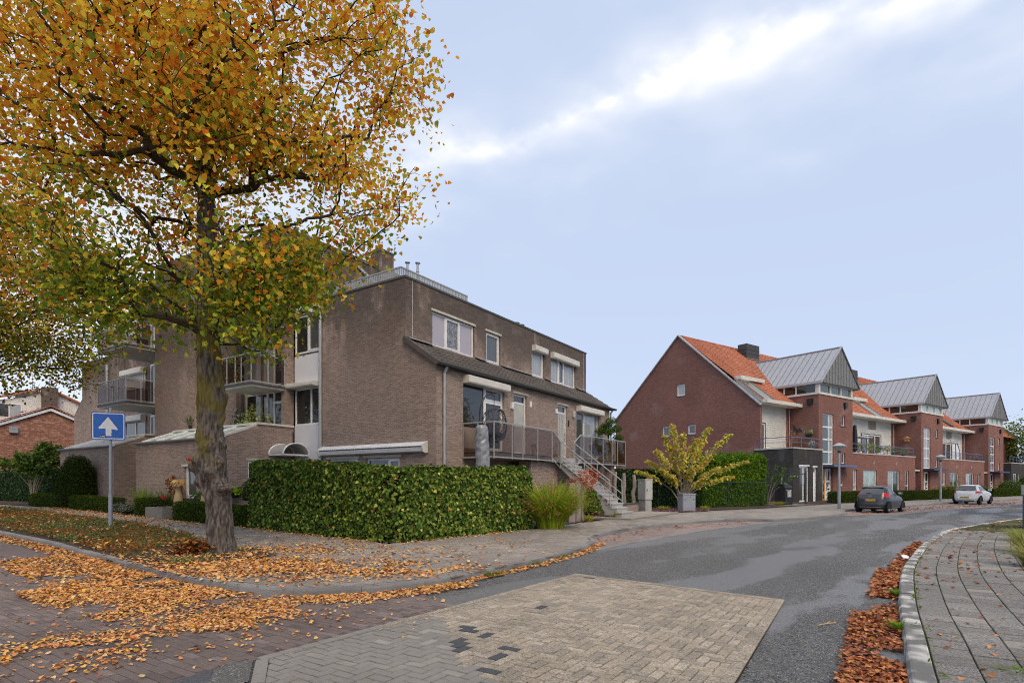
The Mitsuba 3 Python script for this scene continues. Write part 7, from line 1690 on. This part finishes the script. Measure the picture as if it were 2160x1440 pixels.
    xs_ = float(np.interp(z1 + .02, z, xr)); put('spoiler', MB(M).box(xs_ - .06, xs_ + .14, -Wd * .33, Wd * .33, z1 + .012, z1 + .04), paint, key); put('brake_light', MB(M).box(xs_ - .066, xs_ - .058, -.16, .16, z1 + .016, z1 + .034), 'lamp_red', key)
    if badge is None: pass
    return key


hA = math.radians(40.5)
aygo = [(.20, .16, 3.30, .70), (.30, .04, 3.39, .78), (.45, .0, 3.41, .805), (.62, .03, 3.38, .808), (.76, .05, 3.28, .80), (.86, .09, 2.95, .785), (.93, .13, 2.52, .765), (1.00, .17, 2.30, .735), (1.15, .27, 2.02, .675), (1.30, .39, 1.74, .61), (1.39, .48, 1.55, .56), (1.44, .62, 1.42, .50), (1.462, .80, 1.30, .40)]
rcA = np.array([19.98, 31.5]); dA = np.array([math.cos(hA), math.sin(hA)]); oA = rcA - dA * .52
carA = car('dark grey three-door hatchback parked in the bay before the red brick row', place(*oA, .006, hA), 'car_grey', aygo, 3.41, 1.615, 1.465, (.52, 2.86), .285, '96-TX-RJ', dict(win=(.72, 1.30, 1.36, 2.55), z=(.87, 1.07), back=.27, wrap=.16, plate=.70, **{'in': .74}), (1.00, 1.36), badge=.90)
hB = math.radians(36)
swift = [(.20, .14, 3.70, .72), (.30, .05, 3.80, .80), (.45, .0, 3.84, .85), (.62, .02, 3.82, .865), (.80, .04, 3.72, .86), (.92, .08, 3.30, .845), (.99, .12, 2.80, .815), (1.06, .17, 2.52, .775), (1.2, .30, 2.25, .70), (1.34, .44, 1.95, .64), (1.43, .55, 1.75, .59), (1.475, .72, 1.62, .53), (1.495, .92, 1.45, .42)]
dB = np.array([math.cos(hB), math.sin(hB)]); rcB = np.array([35.55, 44.4]); oB = rcB - dB * .62
car('white five-door hatchback parked farther along the street', place(*oB, .006, hB), 'car_white', swift, 3.84, 1.735, 1.495, (.62, 3.07), .31, 'RX-782-K', dict(win=(.70, 1.55, 1.62, 2.85), z=(.86, 1.02), back=.27, wrap=.18, plate=.56, **{'in': .72}), (1.04, 1.40), badge=None, rim='zinc_dark', trim=False)

# ---- bicycles half hidden behind the low hedge
def bicycle(label, M, col, seed=0):
    t = thing('bicycle', label, 'bicycle')
    for x in (0, 1.08):
        w = put('wheel', MB(M).tube([(x + .34 * math.cos(a), 0, .35 + .34 * math.sin(a)) for a in np.linspace(0, 2 * PI, 26)], .018, 6), 'tyre', t)
        g = MB(M)
        for i in range(10): g.bar((x, 0, .35), (x + .33 * math.cos(i * .628), 0, .35 + .33 * math.sin(i * .628)), .004)
        put('spokes', g, 'rim_silver', w, kind='stuff')
    put('frame', MB(M).bar((0, 0, .35), (.45, 0, .33), .03).bar((.45, 0, .33), (.30, 0, .85), .035).bar((.45, 0, .33), (.92, 0, .82), .035).bar((.33, 0, .78), (.92, 0, .86), .03).bar((.92, 0, .95), (1.08, 0, .35), .03).bar((0, 0, .35), (.32, 0, .78), .025), col, t)
    put('saddle', MB(M).box(.18, .42, -.08, .08, .92, .98), 'black_plastic', t); put('handlebar', MB(M).tube([(.78, -.28, 1.06), (.9, -.2, 1.1), (.92, 0, 1.08), (.9, .2, 1.1), (.78, .28, 1.06)], .014, 6).tube([(.92, 0, .9), (.92, 0, 1.1)], .016, 6), 'black_metal', t)
bicycle('dark bicycle leaning at the wall behind the dark hatchback', FB @ place(12.9, -.4, .12, .1), 'black_metal'); bicycle('bicycle at the brick wall right of the dark hatchback', FB @ place(23.4, -.2, .12, -.1), 'black_metal'); bicycle('pale bicycle behind the low hedge left of the white car', FB @ place(35.8, -1.0, .12, .4), 'rim_silver')
Ft = FB @ place(33.6, -1.9, .12, 0); t = thing('teal_cover', 'small teal tent-shaped cover behind the low hedge at the second lamp', 'cover'); put('cover', MB(Ft).lathe([(.55, 0), (.52, .7), (.25, 1.25), (.04, 1.42), (0, 1.42)], (0, 0, 0), 10), 'teal_cover', t)
